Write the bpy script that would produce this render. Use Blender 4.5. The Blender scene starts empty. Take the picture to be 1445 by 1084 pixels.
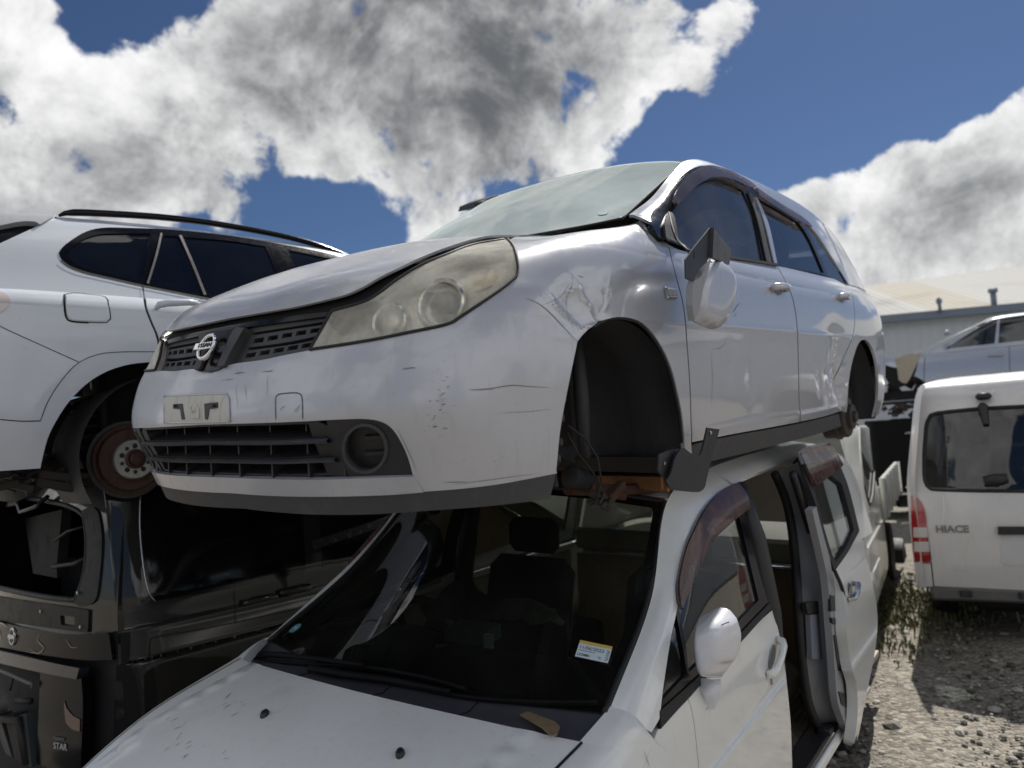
EXPOSURE = 0.35
BACK_CLOUD_FILL = 0.35
SKY_STRENGTH = 0.10
SUN_STRENGTH = 5.0
SKY_TINT = (0.29, 0.335, 0.41)
CLOUD_RIM, CLOUD_CORE = 0.80, 0.115
CLOUD_CUT = 0.31
# cloud banks: direction (as seen in the photograph), angular size, weight; then where they are thick and grey
CLOUDS = [(10, 60, 60, 1.0), (-70, 40, 110, 1.0), (110, 170, 55, .9), (40, 270, 90, .95), (180, 130, 60, .9), (255, 115, 60, .95), (330, 110, 70, .9), (200, 240, 90, .95), (320, 240, 60, .8), (20, 310, 70, .8), (345, 300, 38, .8), (120, 300, 70, .7),
          (430, 60, 90, .95), (560, 80, 110, 1.0), (520, 190, 85, .95), (700, 70, 110, 1.0), (650, 190, 75, .9), (830, 50, 90, .95), (840, 150, 70, .8), (930, 20, 60, .8), (770, 215, 50, .7), (950, 90, 40, .6), (430, 180, 60, .7),
          (1035, 105, 44, 1.4), (1085, 98, 30, 1.1), (1008, 130, 34, 1.1), (1045, 15, 36, 1.0),
          (612, 315, 36, 1.0), (580, 335, 26, .7), (660, 295, 26, .6),
          (1235, 262, 52, 1.15), (1165, 290, 50, 1.1), (1285, 250, 45, .9), (1105, 285, 36, .9), (1215, 375, 60, 1.1), (1150, 340, 45, .8), (1240, 322, 22, -.7), (1345, 185, 24, -.4), (1395, 215, 45, .9), (1340, 280, 50, .9), (1440, 160, 45, .9), (1425, 290, 70, 1.0), (1300, 350, 62, 1.0), (1420, 370, 75, 1.0), (1210, 398, 50, .8), (1560, 220, 120, 1.1),
          (185, 20, 90, -.9), (60, 200, 30, -.4), (470, 308, 58, -1.1), (600, 250, 55, .5), (720, 240, 45, .4), (1190, 140, 85, -.8), (1240, 70, 130, -1.0), (950, 230, 50, -.6), (1330, 150, 70, -.7),
          (-280, 150, 220, 1.0), (620, -260, 230, 1.2), (150, -200, 150, .7)]
SHADE = [(440, 60, 110, .7), (600, 80, 130, .65), (760, 70, 120, .65), (560, 200, 80, .3), (200, 195, 60, .45), (150, 290, 90, .4), (330, 270, 60, .3), (60, 280, 60, .3), (1340, 330, 70, .25), (620, -260, 200, .4),
         (330, 150, 50, -.35), (180, 110, 45, -.35), (1230, 250, 50, -.35), (1390, 190, 60, -.4), (860, 200, 50, -.35), (930, 100, 40, -.4), (1040, 105, 50, -.3), (610, 315, 40, -.3), (40, 80, 60, -.2)]
import bpy, math, random
import numpy as np
from mathutils import Vector, Matrix
from mathutils.geometry import delaunay_2d_cdt

SC = bpy.context.scene
COL = SC.collection
random.seed(7)
RNG = np.random.default_rng(11)
D = math.radians

# ---------------------------------------------------------------- camera
F, CX, CY, CAMZ = 1085.0, 722.5, 542.0, 1.75
_roll = math.atan(0.07)
_pit = math.atan(78 * math.cos(_roll) / F)
_r = np.array([1, 0, 0.]); _f = np.array([0, math.cos(_pit), math.sin(_pit)]); _u = np.array([0, -math.sin(_pit), math.cos(_pit)])
_r2 = math.cos(_roll) * _r - math.sin(_roll) * _u
_u2 = math.sin(_roll) * _r + math.cos(_roll) * _u
CAMM = np.stack([_r2, _u2, _f])
CAMO = np.array([0, 0, CAMZ])
cd = bpy.data.cameras.new("camera")
cam = bpy.data.objects.new("camera", cd); COL.objects.link(cam)
cam.matrix_world = Matrix(((_r2[0], _u2[0], -_f[0], 0), (_r2[1], _u2[1], -_f[1], 0), (_r2[2], _u2[2], -_f[2], CAMZ), (0, 0, 0, 1)))
cd.sensor_fit = 'HORIZONTAL'; cd.sensor_width = 36.0; cd.lens = 36.0 * F / 1445.0
cd.clip_start = 0.05; cd.clip_end = 3000
cd.dof.use_dof = True; cd.dof.focus_distance = 2.45; cd.dof.aperture_fstop = 2.6
SC.camera = cam
SC.render.resolution_x = 1024; SC.render.resolution_y = 768
SC.view_settings.view_transform = 'Standard'; SC.view_settings.look = 'None'
SC.view_settings.exposure = EXPOSURE; SC.view_settings.gamma = 1.0
SC.cycles.max_bounces = 10; SC.cycles.transparent_max_bounces = 16; SC.cycles.transmission_bounces = 8
SC.cycles.glossy_bounces = 5; SC.cycles.caustics_reflective = False; SC.cycles.caustics_refractive = False
SC.cycles.use_denoising = True
SC.cycles.sample_clamp_indirect = 8.0

def pix_dir(px, py):
    d = np.array([(px - CX) / F, -(py - CY) / F, 1.0]) @ CAMM
    return d

def at_depth(px, py, y):          # world point seen at (px, py) standing y metres ahead
    d = pix_dir(px, py); return CAMO + d * (y / d[1])

def at_height(px, py, z):
    d = pix_dir(px, py); return CAMO + d * ((z - CAMZ) / d[2])

def to_pix(W):
    d = (np.asarray(W) - CAMO) @ CAMM.T
    return np.stack([CX + F * d[..., 0] / d[..., 2], CY - F * d[..., 1] / d[..., 2]], -1), d[..., 2]

# ---------------------------------------------------------------- world
SUN_AZ, SUN_EL = D(32), D(50)     # azimuth clockwise from +Y
def nd(nt, t, **k):
    n = nt.nodes.new(t)
    for a, v in k.items():
        if a.startswith('i_'):
            n.inputs[a[2:].replace('_', ' ')].default_value = v
        else: setattr(n, a, v)
    return n
def lk(nt, a, b): nt.links.new(a, b)
def mth(nt, op, a, b=None, c=None, clamp=False):
    n = nt.nodes.new('ShaderNodeMath'); n.operation = op; n.use_clamp = clamp
    for i, v in enumerate((a, b, c)):
        if v is None: continue
        if isinstance(v, (int, float)): n.inputs[i].default_value = v
        else: nt.links.new(v, n.inputs[i])
    return n.outputs[0]
def vmth(nt, op, a, b=None):
    n = nt.nodes.new('ShaderNodeVectorMath'); n.operation = op
    for i, v in enumerate((a, b)):
        if v is None: continue
        if isinstance(v, (tuple, list)): n.inputs[i].default_value = v
        else: nt.links.new(v, n.inputs[i])
    return n.outputs['Value'] if op in ('DOT_PRODUCT', 'LENGTH', 'DISTANCE') else n.outputs['Vector']
def smooth(nt, x, lo, hi, a=0.0, b=1.0):
    n = nt.nodes.new('ShaderNodeMapRange'); n.interpolation_type = 'SMOOTHSTEP'
    nt.links.new(x, n.inputs['Value'])
    n.inputs['From Min'].default_value = lo; n.inputs['From Max'].default_value = hi
    n.inputs['To Min'].default_value = a; n.inputs['To Max'].default_value = b
    return n.outputs['Result']
def mixc(nt, fac, a, b, mode='MIX'):
    n = nt.nodes.new('ShaderNodeMix'); n.data_type = 'RGBA'; n.blend_type = mode
    for s, v in (('Factor', fac), ('A', a), ('B', b)):
        i = [q for q in n.inputs if q.name == s and (q.type == 'RGBA' or s == 'Factor' and q.type == 'VALUE')][0]
        if isinstance(v, (int, float)): i.default_value = v
        elif isinstance(v, (tuple, list)): i.default_value = (*v[:3], 1)
        else: nt.links.new(v, i)
    return [q for q in n.outputs if q.type == 'RGBA'][0]

def build_world():
    w = bpy.data.worlds.new("World"); SC.world = w; w.use_nodes = True
    nt = w.node_tree; nt.nodes.clear()
    out = nd(nt, 'ShaderNodeOutputWorld'); bg = nd(nt, 'ShaderNodeBackground')
    bg.inputs['Strength'].default_value = SKY_STRENGTH
    sky = nd(nt, 'ShaderNodeTexSky', sky_type='NISHITA', sun_disc=False)
    sky.sun_elevation = SUN_EL; sky.sun_rotation = SUN_AZ; sky.air_density = 0.9; sky.dust_density = 0.25; sky.ozone_density = 3.0
    tc = nd(nt, 'ShaderNodeTexCoord'); dirv = vmth(nt, 'NORMALIZE', tc.outputs['Generated'])
    # domain warp
    nz = nd(nt, 'ShaderNodeTexNoise', noise_dimensions='3D'); nz.inputs['Scale'].default_value = 2.6; nz.inputs['Detail'].default_value = 4
    lk(nt, dirv, nz.inputs['Vector'])
    wv = vmth(nt, 'SUBTRACT', nz.outputs['Color'], (0.5, 0.5, 0.5))
    sc = nd(nt, 'ShaderNodeVectorMath', operation='SCALE'); sc.inputs['Scale'].default_value = 0.17; lk(nt, wv, sc.inputs[0])
    dw = vmth(nt, 'ADD', dirv, sc.outputs[0])
    # where the cloud banks stand: directions and angular sizes
    def banks(blobs, vec):
        field = None
        for (px, py, sig, amp) in blobs:
            c = pix_dir(px, py); c = c / np.linalg.norm(c)
            dist = vmth(nt, 'DISTANCE', vec, tuple(float(x) for x in c))
            g = mth(nt, 'MULTIPLY', mth(nt, 'POWER', mth(nt, 'DIVIDE', dist, sig / F), 2.0), -1.0)
            g = mth(nt, 'MULTIPLY', mth(nt, 'EXPONENT', g), amp)
            field = g if field is None else mth(nt, 'ADD', field, g)
        return field
    field = banks(CLOUDS, dw); dark = banks(SHADE, dw)
    def fb(scale, det, ro, off=(0, 0, 0), dist=0.0):
        n = nd(nt, 'ShaderNodeTexNoise'); n.inputs['Scale'].default_value = scale; n.inputs['Detail'].default_value = det; n.inputs['Roughness'].default_value = ro; n.inputs['Distortion'].default_value = dist
        lk(nt, vmth(nt, 'ADD', dirv, off), n.inputs['Vector']); return mth(nt, 'SUBTRACT', n.outputs['Fac'], 0.5)
    # clouds all round behind the camera too
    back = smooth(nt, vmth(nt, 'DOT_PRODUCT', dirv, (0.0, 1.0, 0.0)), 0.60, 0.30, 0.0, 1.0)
    gz = fb(1.9, 3, 0.5)
    field = mth(nt, 'ADD', field, mth(nt, 'MULTIPLY', smooth(nt, gz, -0.07, 0.08, 0.0, 1.4), back))
    f01 = mth(nt, 'SUBTRACT', 1.0, mth(nt, 'EXPONENT', mth(nt, 'MULTIPLY', mth(nt, 'MAXIMUM', field, -0.6), -1.25)))
    det = fb(7.0, 7, 0.62, dist=0.35); mid = fb(4.6, 6, 0.66, (3.1, 1.7, 0.4), 0.4); fine = fb(19.0, 5, 0.66, (1.3, 4.4, 5.1), 0.4)
    vo = nd(nt, 'ShaderNodeTexVoronoi'); vo.feature = 'SMOOTH_F1'; vo.inputs['Scale'].default_value = 11.0; vo.inputs['Smoothness'].default_value = 0.6
    try: vo.inputs['Detail'].default_value = 1.0; vo.inputs['Roughness'].default_value = 0.6
    except Exception: pass
    wsc = nd(nt, 'ShaderNodeVectorMath', operation='SCALE'); wsc.inputs['Scale'].default_value = 0.10; lk(nt, wv, wsc.inputs[0]); lk(nt, vmth(nt, 'ADD', dirv, wsc.outputs[0]), vo.inputs['Vector'])
    puff = mth(nt, 'SUBTRACT', 0.42, vo.outputs['Distance'])
    dens = mth(nt, 'ADD', f01, mth(nt, 'ADD', mth(nt, 'MULTIPLY', det, 1.35), mth(nt, 'ADD', mth(nt, 'MULTIPLY', fine, 0.60), mth(nt, 'MULTIPLY', puff, 0.55))))
    alpha = smooth(nt, dens, CLOUD_CUT, CLOUD_CUT + 0.17)
    # relief: a puff is bright where less cloud stands between it and the sun above
    det2 = fb(7.0, 5, 0.62, (0.004, 0.006, 0.030), 0.35); relief = mth(nt, 'SUBTRACT', det2, det)
    th = mth(nt, 'ADD', mth(nt, 'MULTIPLY', dens, 0.50), mth(nt, 'ADD', mth(nt, 'MULTIPLY', mid, 2.1), mth(nt, 'ADD', mth(nt, 'MULTIPLY', dark, 0.80), mth(nt, 'ADD', mth(nt, 'MULTIPLY', fine, 0.7), mth(nt, 'MULTIPLY', puff, -0.35)))))
    th = mth(nt, 'ADD', th, mth(nt, 'MULTIPLY', relief, 2.6))
    core = smooth(nt, th, -0.45, 1.75)
    k = 1.0 / SKY_STRENGTH
    rim = tuple(CLOUD_RIM * k * c for c in (1.0, 1.0, 1.0)); shd = tuple(CLOUD_CORE * k * c for c in (0.93, 0.98, 1.06))
    cc = mixc(nt, core, rim, shd)
    cc = mixc(nt, mth(nt, 'MULTIPLY', smooth(nt, th, 1.3, 2.6), 0.5), cc, tuple(0.10 * k * c for c in (0.93, 0.98, 1.06)))
    # brightness added to the unseen clouds behind the camera, to fill surfaces facing it
    lit = nd(nt, 'ShaderNodeVectorMath', operation='SCALE'); lk(nt, cc, lit.inputs[0]); lk(nt, mth(nt, 'ADD', 1.0, mth(nt, 'MULTIPLY', back, BACK_CLOUD_FILL)), lit.inputs['Scale']); cc = lit.outputs[0]
    lowz = nd(nt, 'ShaderNodeSeparateXYZ'); lk(nt, dirv, lowz.inputs[0])
    col = mixc(nt, alpha, mixc(nt, 1.0, sky.outputs['Color'], SKY_TINT, 'MULTIPLY'), cc)
    # below the horizon: dull ground colour
    gnd = smooth(nt, lowz.outputs['Z'], -0.02, 0.0)
    col = mixc(nt, gnd, tuple(0.13 * k * c for c in (1.0, 0.95, 0.88)), col)
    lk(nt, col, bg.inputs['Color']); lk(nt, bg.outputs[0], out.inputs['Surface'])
    w.cycles.sampling_method = 'MANUAL'; w.cycles.sample_map_resolution = 1024

def build_sun():
    l = bpy.data.lights.new("sun", 'SUN'); l.energy = SUN_STRENGTH; l.angle = D(0.53); l.color = (1.0, 0.955, 0.88)
    o = bpy.data.objects.new("sun", l); COL.objects.link(o)
    d = Vector((math.sin(SUN_AZ) * math.cos(SUN_EL), math.cos(SUN_AZ) * math.cos(SUN_EL), math.sin(SUN_EL)))
    o.rotation_euler = d.to_track_quat('Z', 'Y').to_euler(); o.location = (0, 0, 30)
build_world(); build_sun()

# ---------------------------------------------------------------- materials
MATS = {}
def principled(name, col, rough=0.5, metal=0.0, coat=0.0, spec=0.5, coat_rough=0.03, alpha=1.0):
    m = bpy.data.materials.new(name); m.use_nodes = True
    nt = m.node_tree; b = nt.nodes['Principled BSDF']
    b.inputs['Base Color'].default_value = (*col, 1); b.inputs['Roughness'].default_value = rough
    b.inputs['Metallic'].default_value = metal; b.inputs['Coat Weight'].default_value = coat
    b.inputs['Coat Roughness'].default_value = coat_rough; b.inputs['Specular IOR Level'].default_value = spec
    MATS[name] = m
    return m, nt, b
def coords(nt, scale=(1, 1, 1)):
    tc = nd(nt, 'ShaderNodeTexCoord'); mp = nd(nt, 'ShaderNodeMapping'); mp.inputs['Scale'].default_value = scale
    lk(nt, tc.outputs['Object'], mp.inputs['Vector']); return mp.outputs['Vector']
def noise(nt, vec, scale, detail=4, rough=0.55):
    n = nd(nt, 'ShaderNodeTexNoise'); n.inputs['Scale'].default_value = scale; n.inputs['Detail'].default_value = detail; n.inputs['Roughness'].default_value = rough
    lk(nt, vec, n.inputs['Vector']); return n.outputs['Fac']
def dirty(name, col, rough, metal=0.0, coat=0.0, dirt=(0.16, 0.13, 0.10), amount=0.25, bump=0.0, scale=6.0, coat_rough=0.03, streak=True, spots=0.0, spec=0.5, wave=0.0):
    """painted or moulded surface with grime patches, run-down streaks and fine specks"""
    m, nt, b = principled(name, col, rough, metal, coat, spec, coat_rough)
    v = coords(nt)
    a = smooth(nt, noise(nt, v, scale, 6, 0.62), 0.5, 0.78)
    if streak:
        s = smooth(nt, noise(nt, coords(nt, (9, 9, 1.1)), 5.0, 4), 0.52, 0.8)
        a = mth(nt, 'MAXIMUM', a, mth(nt, 'MULTIPLY', s, 0.8))
    f = mth(nt, 'MULTIPLY', a, amount)
    if spots:
        sp = smooth(nt, noise(nt, v, 95.0, 2), 0.67, 0.74)
        f = mth(nt, 'MAXIMUM', f, mth(nt, 'MULTIPLY', sp, spots))
    c = mixc(nt, f, col, dirt)
    lk(nt, c, b.inputs['Base Color'])
    fine = noise(nt, v, 42.0, 5)
    r = mth(nt, 'ADD', mth(nt, 'MULTIPLY', f, 0.45), mth(nt, 'ADD', mth(nt, 'MULTIPLY', fine, 0.16), rough - 0.08), clamp=True)
    lk(nt, r, b.inputs['Roughness'])
    if coat:
        lk(nt, mth(nt, 'ADD', mth(nt, 'MULTIPLY', f, 0.6), mth(nt, 'ADD', coat_rough, mth(nt, 'MULTIPLY', fine, 0.05))), b.inputs['Coat Roughness'])
    if bump or wave:
        h = mth(nt, 'MULTIPLY', noise(nt, v, 160.0, 3), bump)
        if wave: h = mth(nt, 'ADD', h, mth(nt, 'MULTIPLY', noise(nt, v, 5.0, 1), wave))
        bp = nd(nt, 'ShaderNodeBump'); bp.inputs['Strength'].default_value = 1.0; bp.inputs['Distance'].default_value = 0.01
        lk(nt, h, bp.inputs['Height']); lk(nt, bp.outputs[0], b.inputs['Normal'])
        if coat: lk(nt, bp.outputs[0], b.inputs['Coat Normal'])
    return m
def glass(name, tint, dust=0.05, rough=0.0, tintmix=0.0, refl=1.0, dustcol=(0.55, 0.55, 0.52), scale=3.0, var=1.0):
    """thin sheet of window glass: straight-through tinted transmission plus a Fresnel reflection and a film of dust"""
    m = bpy.data.materials.new(name); m.use_nodes = True; nt = m.node_tree; nt.nodes.clear()
    out = nd(nt, 'ShaderNodeOutputMaterial'); tr = nd(nt, 'ShaderNodeBsdfTransparent'); tr.inputs['Color'].default_value = (*tint, 1)
    gl = nd(nt, 'ShaderNodeBsdfGlossy'); gl.inputs['Roughness'].default_value = rough; gl.inputs['Color'].default_value = (refl, refl, refl, 1)
    fr = nd(nt, 'ShaderNodeFresnel'); fr.inputs['IOR'].default_value = 1.65
    geo = nd(nt, 'ShaderNodeNewGeometry')
    mx = nd(nt, 'ShaderNodeMixShader'); lk(nt, fr.outputs[0], mx.inputs[0]); lk(nt, tr.outputs[0], mx.inputs[1]); lk(nt, gl.outputs[0], mx.inputs[2])
    df = nd(nt, 'ShaderNodeBsdfDiffuse'); df.inputs['Color'].default_value = (*dustcol, 1)
    tl = nd(nt, 'ShaderNodeBsdfTranslucent'); tl.inputs['Color'].default_value = (*dustcol, 1)
    ds = nd(nt, 'ShaderNodeAddShader'); lk(nt, df.outputs[0], ds.inputs[0]); lk(nt, tl.outputs[0], ds.inputs[1])
    v = coords(nt); d = smooth(nt, noise(nt, v, scale, 7, 0.65), 0.25, 0.8, (1 - .65 * var) * dust, (1 + .6 * var) * dust)
    m2 = nd(nt, 'ShaderNodeMixShader'); lk(nt, d, m2.inputs[0]); lk(nt, mx.outputs[0], m2.inputs[1]); lk(nt, ds.outputs[0], m2.inputs[2])
    lk(nt, m2.outputs[0], out.inputs['Surface']); MATS[name] = m
    return m

dirty('silver_paint', (0.48, 0.492, 0.535), 0.33, metal=0.25, coat=1.0, amount=0.13, dirt=(0.30, 0.27, 0.23), spots=0.10, wave=0.05)
dirty('bumper_paint', (0.48, 0.492, 0.54), 0.38, metal=0.22, coat=0.8, coat_rough=0.07, amount=0.30, dirt=(0.30, 0.27, 0.23), spots=0.30, wave=0.06)
dirty('hood_paint', (0.47, 0.48, 0.51), 0.36, metal=0.3, coat=0.7, coat_rough=0.10, amount=0.55, dirt=(0.36, 0.34, 0.30), spots=0.2, scale=9)
dirty('white_paint', (0.78, 0.79, 0.77), 0.32, coat=0.9, amount=0.15, dirt=(0.36, 0.33, 0.27), spots=0.15)
dirty('pearl_paint', (0.52, 0.55, 0.60), 0.30, coat=1.0, amount=0.10, dirt=(0.4, 0.38, 0.33), spots=0.08)
dirty('black_paint', (0.014, 0.0137, 0.013), 0.35, coat=1.0, coat_rough=0.02, amount=0.05, dirt=(0.04, 0.036, 0.03), spots=0.06, spec=.1)
dirty('van_paint', (0.66, 0.64, 0.625), 0.33, coat=0.8, amount=0.22, dirt=(0.34, 0.31, 0.27), spots=0.15)
dirty('sedan_paint', (0.36, 0.39, 0.46), 0.3, metal=0.4, coat=1.0, amount=0.12)
dirty('truck_paint', (0.70, 0.71, 0.68), 0.35, coat=0.6, amount=0.3, dirt=(0.33, 0.29, 0.23))
dirty('grey_plastic', (0.045, 0.047, 0.053), 0.55, amount=0.5, dirt=(0.12, 0.11, 0.10), bump=0.05)
dirty('dark_plastic', (0.018, 0.018, 0.021), 0.5, amount=0.4, dirt=(0.06, 0.055, 0.05), bump=0.05)
dirty('liner_plastic', (0.045, 0.045, 0.05), 0.62, amount=0.6, dirt=(0.035, 0.033, 0.032), bump=0.08, scale=3)
dirty('gloss_black', (0.004, 0.004, 0.006), 0.16, coat=0.04, amount=0.10, dirt=(0.03, 0.028, 0.026), spec=.2)
dirty('rubber', (0.012, 0.012, 0.013), 0.65, amount=0.3, dirt=(0.05, 0.045, 0.04))
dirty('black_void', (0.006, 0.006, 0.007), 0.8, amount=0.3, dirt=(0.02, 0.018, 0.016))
dirty('grime_metal', (0.035, 0.030, 0.027), 0.6, metal=0.3, amount=0.8, dirt=(0.06, 0.038, 0.025), scale=18)
dirty('rust', (0.085, 0.04, 0.027), 0.75, metal=0.2, amount=0.9, dirt=(0.05, 0.025, 0.018), scale=22, bump=0.3)
dirty('rust_disc', (0.075, 0.040, 0.030), 0.6, metal=0.35, amount=0.7, dirt=(0.035, 0.020, 0.016), scale=14)
dirty('alloy', (0.55, 0.55, 0.54), 0.35, metal=0.8, amount=0.5, dirt=(0.12, 0.10, 0.08), scale=25)
dirty('chrome', (0.78, 0.78, 0.79), 0.10, metal=1.0, amount=0.35, dirt=(0.25, 0.23, 0.2), scale=40)
dirty('dull_chrome', (0.45, 0.45, 0.47), 0.22, metal=1.0, amount=0.5, dirt=(0.15, 0.13, 0.12), scale=30)
dirty('interior_cloth', (0.035, 0.034, 0.032), 0.9, amount=0.4, dirt=(0.04, 0.036, 0.03))
dirty('interior_beige', (0.33, 0.30, 0.23), 0.7, amount=0.3, dirt=(0.15, 0.12, 0.09))
dirty('interior_tan', (0.42, 0.29, 0.17), 0.8, amount=0.4, dirt=(0.08, 0.06, 0.04))
dirty('interior_grey', (0.30, 0.31, 0.33), 0.6, amount=0.35, dirt=(0.14, 0.13, 0.12))
dirty('dash_plastic', (0.020, 0.021, 0.021), 0.75, amount=0.5, dirt=(0.05, 0.05, 0.045))
dirty('carpet', (0.42, 0.37, 0.31), 0.95, amount=0.6, dirt=(0.09, 0.07, 0.05), scale=12)
dirty('wood', (0.26, 0.125, 0.05), 0.75, amount=0.7, dirt=(0.12, 0.06, 0.03), scale=14, bump=0.3)
dirty('red_lens', (0.32, 0.012, 0.015), 0.12, coat=1.0, amount=0.15)
dirty('clear_lens', (0.55, 0.50, 0.48), 0.15, coat=1.0, amount=0.15)
dirty('orange_lens', (0.55, 0.20, 0.04), 0.15, coat=1.0, amount=0.1)
dirty('roof_sheet', (0.40, 0.40, 0.385), 0.85, spec=.1, metal=0.0, amount=0.25, dirt=(0.3, 0.26, 0.2), scale=0.5)
dirty('roof_sheet_tan', (0.38, 0.36, 0.315), 0.85, spec=.1, metal=0.0, amount=0.3, dirt=(0.33, 0.28, 0.2), scale=0.5)
dirty('shed_wall', (0.50, 0.54, 0.58), 0.6, amount=0.25, dirt=(0.24, 0.23, 0.21), scale=0.6)
dirty('gutter', (0.16, 0.20, 0.26), 0.5, amount=0.25)
dirty('mirror_paint', (0.46, 0.475, 0.53), 0.32, metal=0.15, coat=.6, amount=0.2, spots=0.2)
dirty('plate_recess', (0.55, 0.54, 0.50), 0.55, amount=0.75, dirt=(0.22, 0.18, 0.13), scale=12)
dirty('trunk_skin', (0.30, 0.16, 0.13), 0.35, coat=0.6, amount=0.3)
glass('windscreen_glass', (0.80, 0.87, 0.83), dust=0.50, rough=.05, dustcol=(0.66, 0.74, 0.72), scale=1.6, var=.35)
glass('low_windscreen_glass', (0.37, 0.41, 0.37), dust=0.012, scale=4)
glass('side_glass', (0.70, 0.76, 0.74), dust=0.02)
glass('dark_glass', (0.10, 0.105, 0.11), dust=0.012)
glass('privacy_glass', (0.06, 0.06, 0.065), dust=0.006)
glass('van_glass', (0.17, 0.21, 0.22), dust=0.012)
glass('visor_plastic', (0.40, 0.28, 0.28), dust=0.45, rough=0.10, dustcol=(0.17, 0.105, 0.10), scale=9, refl=.7)
glass('headlamp_lens', (0.92, 0.91, 0.84), dust=0.36, rough=0.05, dustcol=(0.88, 0.85, 0.74), scale=5, var=.75)

def flatmat(name, col, rough=0.6):
    return principled(name, col, rough)[0]
flatmat('sticker_white', (0.62, 0.72, 0.78)); flatmat('sticker_yellow', (0.62, 0.45, 0.10)); flatmat('ink', (0.03, 0.05, 0.09))
flatmat('sticker_blue', (0.10, 0.30, 0.42)); flatmat('scratch_dark', (0.10, 0.095, 0.10)); flatmat('gap_black', (0.004, 0.004, 0.005), 0.9)
flatmat('silver_letter', (0.5, 0.5, 0.52), 0.3); flatmat('grey_letter', (0.22, 0.21, 0.20), 0.4)
flatmat('paper', (0.42, 0.42, 0.40)); flatmat('teal_case', (0.16, 0.22, 0.22), 0.5)

# ---------------------------------------------------------------- objects
def link(name, me, mat, parent=None):
    o = bpy.data.objects.new(name, me); COL.objects.link(o)
    if mat is not None and not me.materials:
        for mm in (mat if isinstance(mat, (list, tuple)) else [mat]):
            me.materials.append(MATS[mm] if isinstance(mm, str) else mm)
    if parent is not None:
        o.parent = parent
    return o
def thing(name, label, cat, mw=None, group=None):
    o = bpy.data.objects.new(name, None); COL.objects.link(o); o.empty_display_size = 0.2
    if mw is not None: o.matrix_world = mw
    return tag(o, label, cat, group)
def tag(o, label=None, cat=None, group=None, kind=None):
    if label: o['label'] = label
    if cat: o['category'] = cat
    if group: o['group'] = group
    if kind: o['kind'] = kind
    return o

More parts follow.
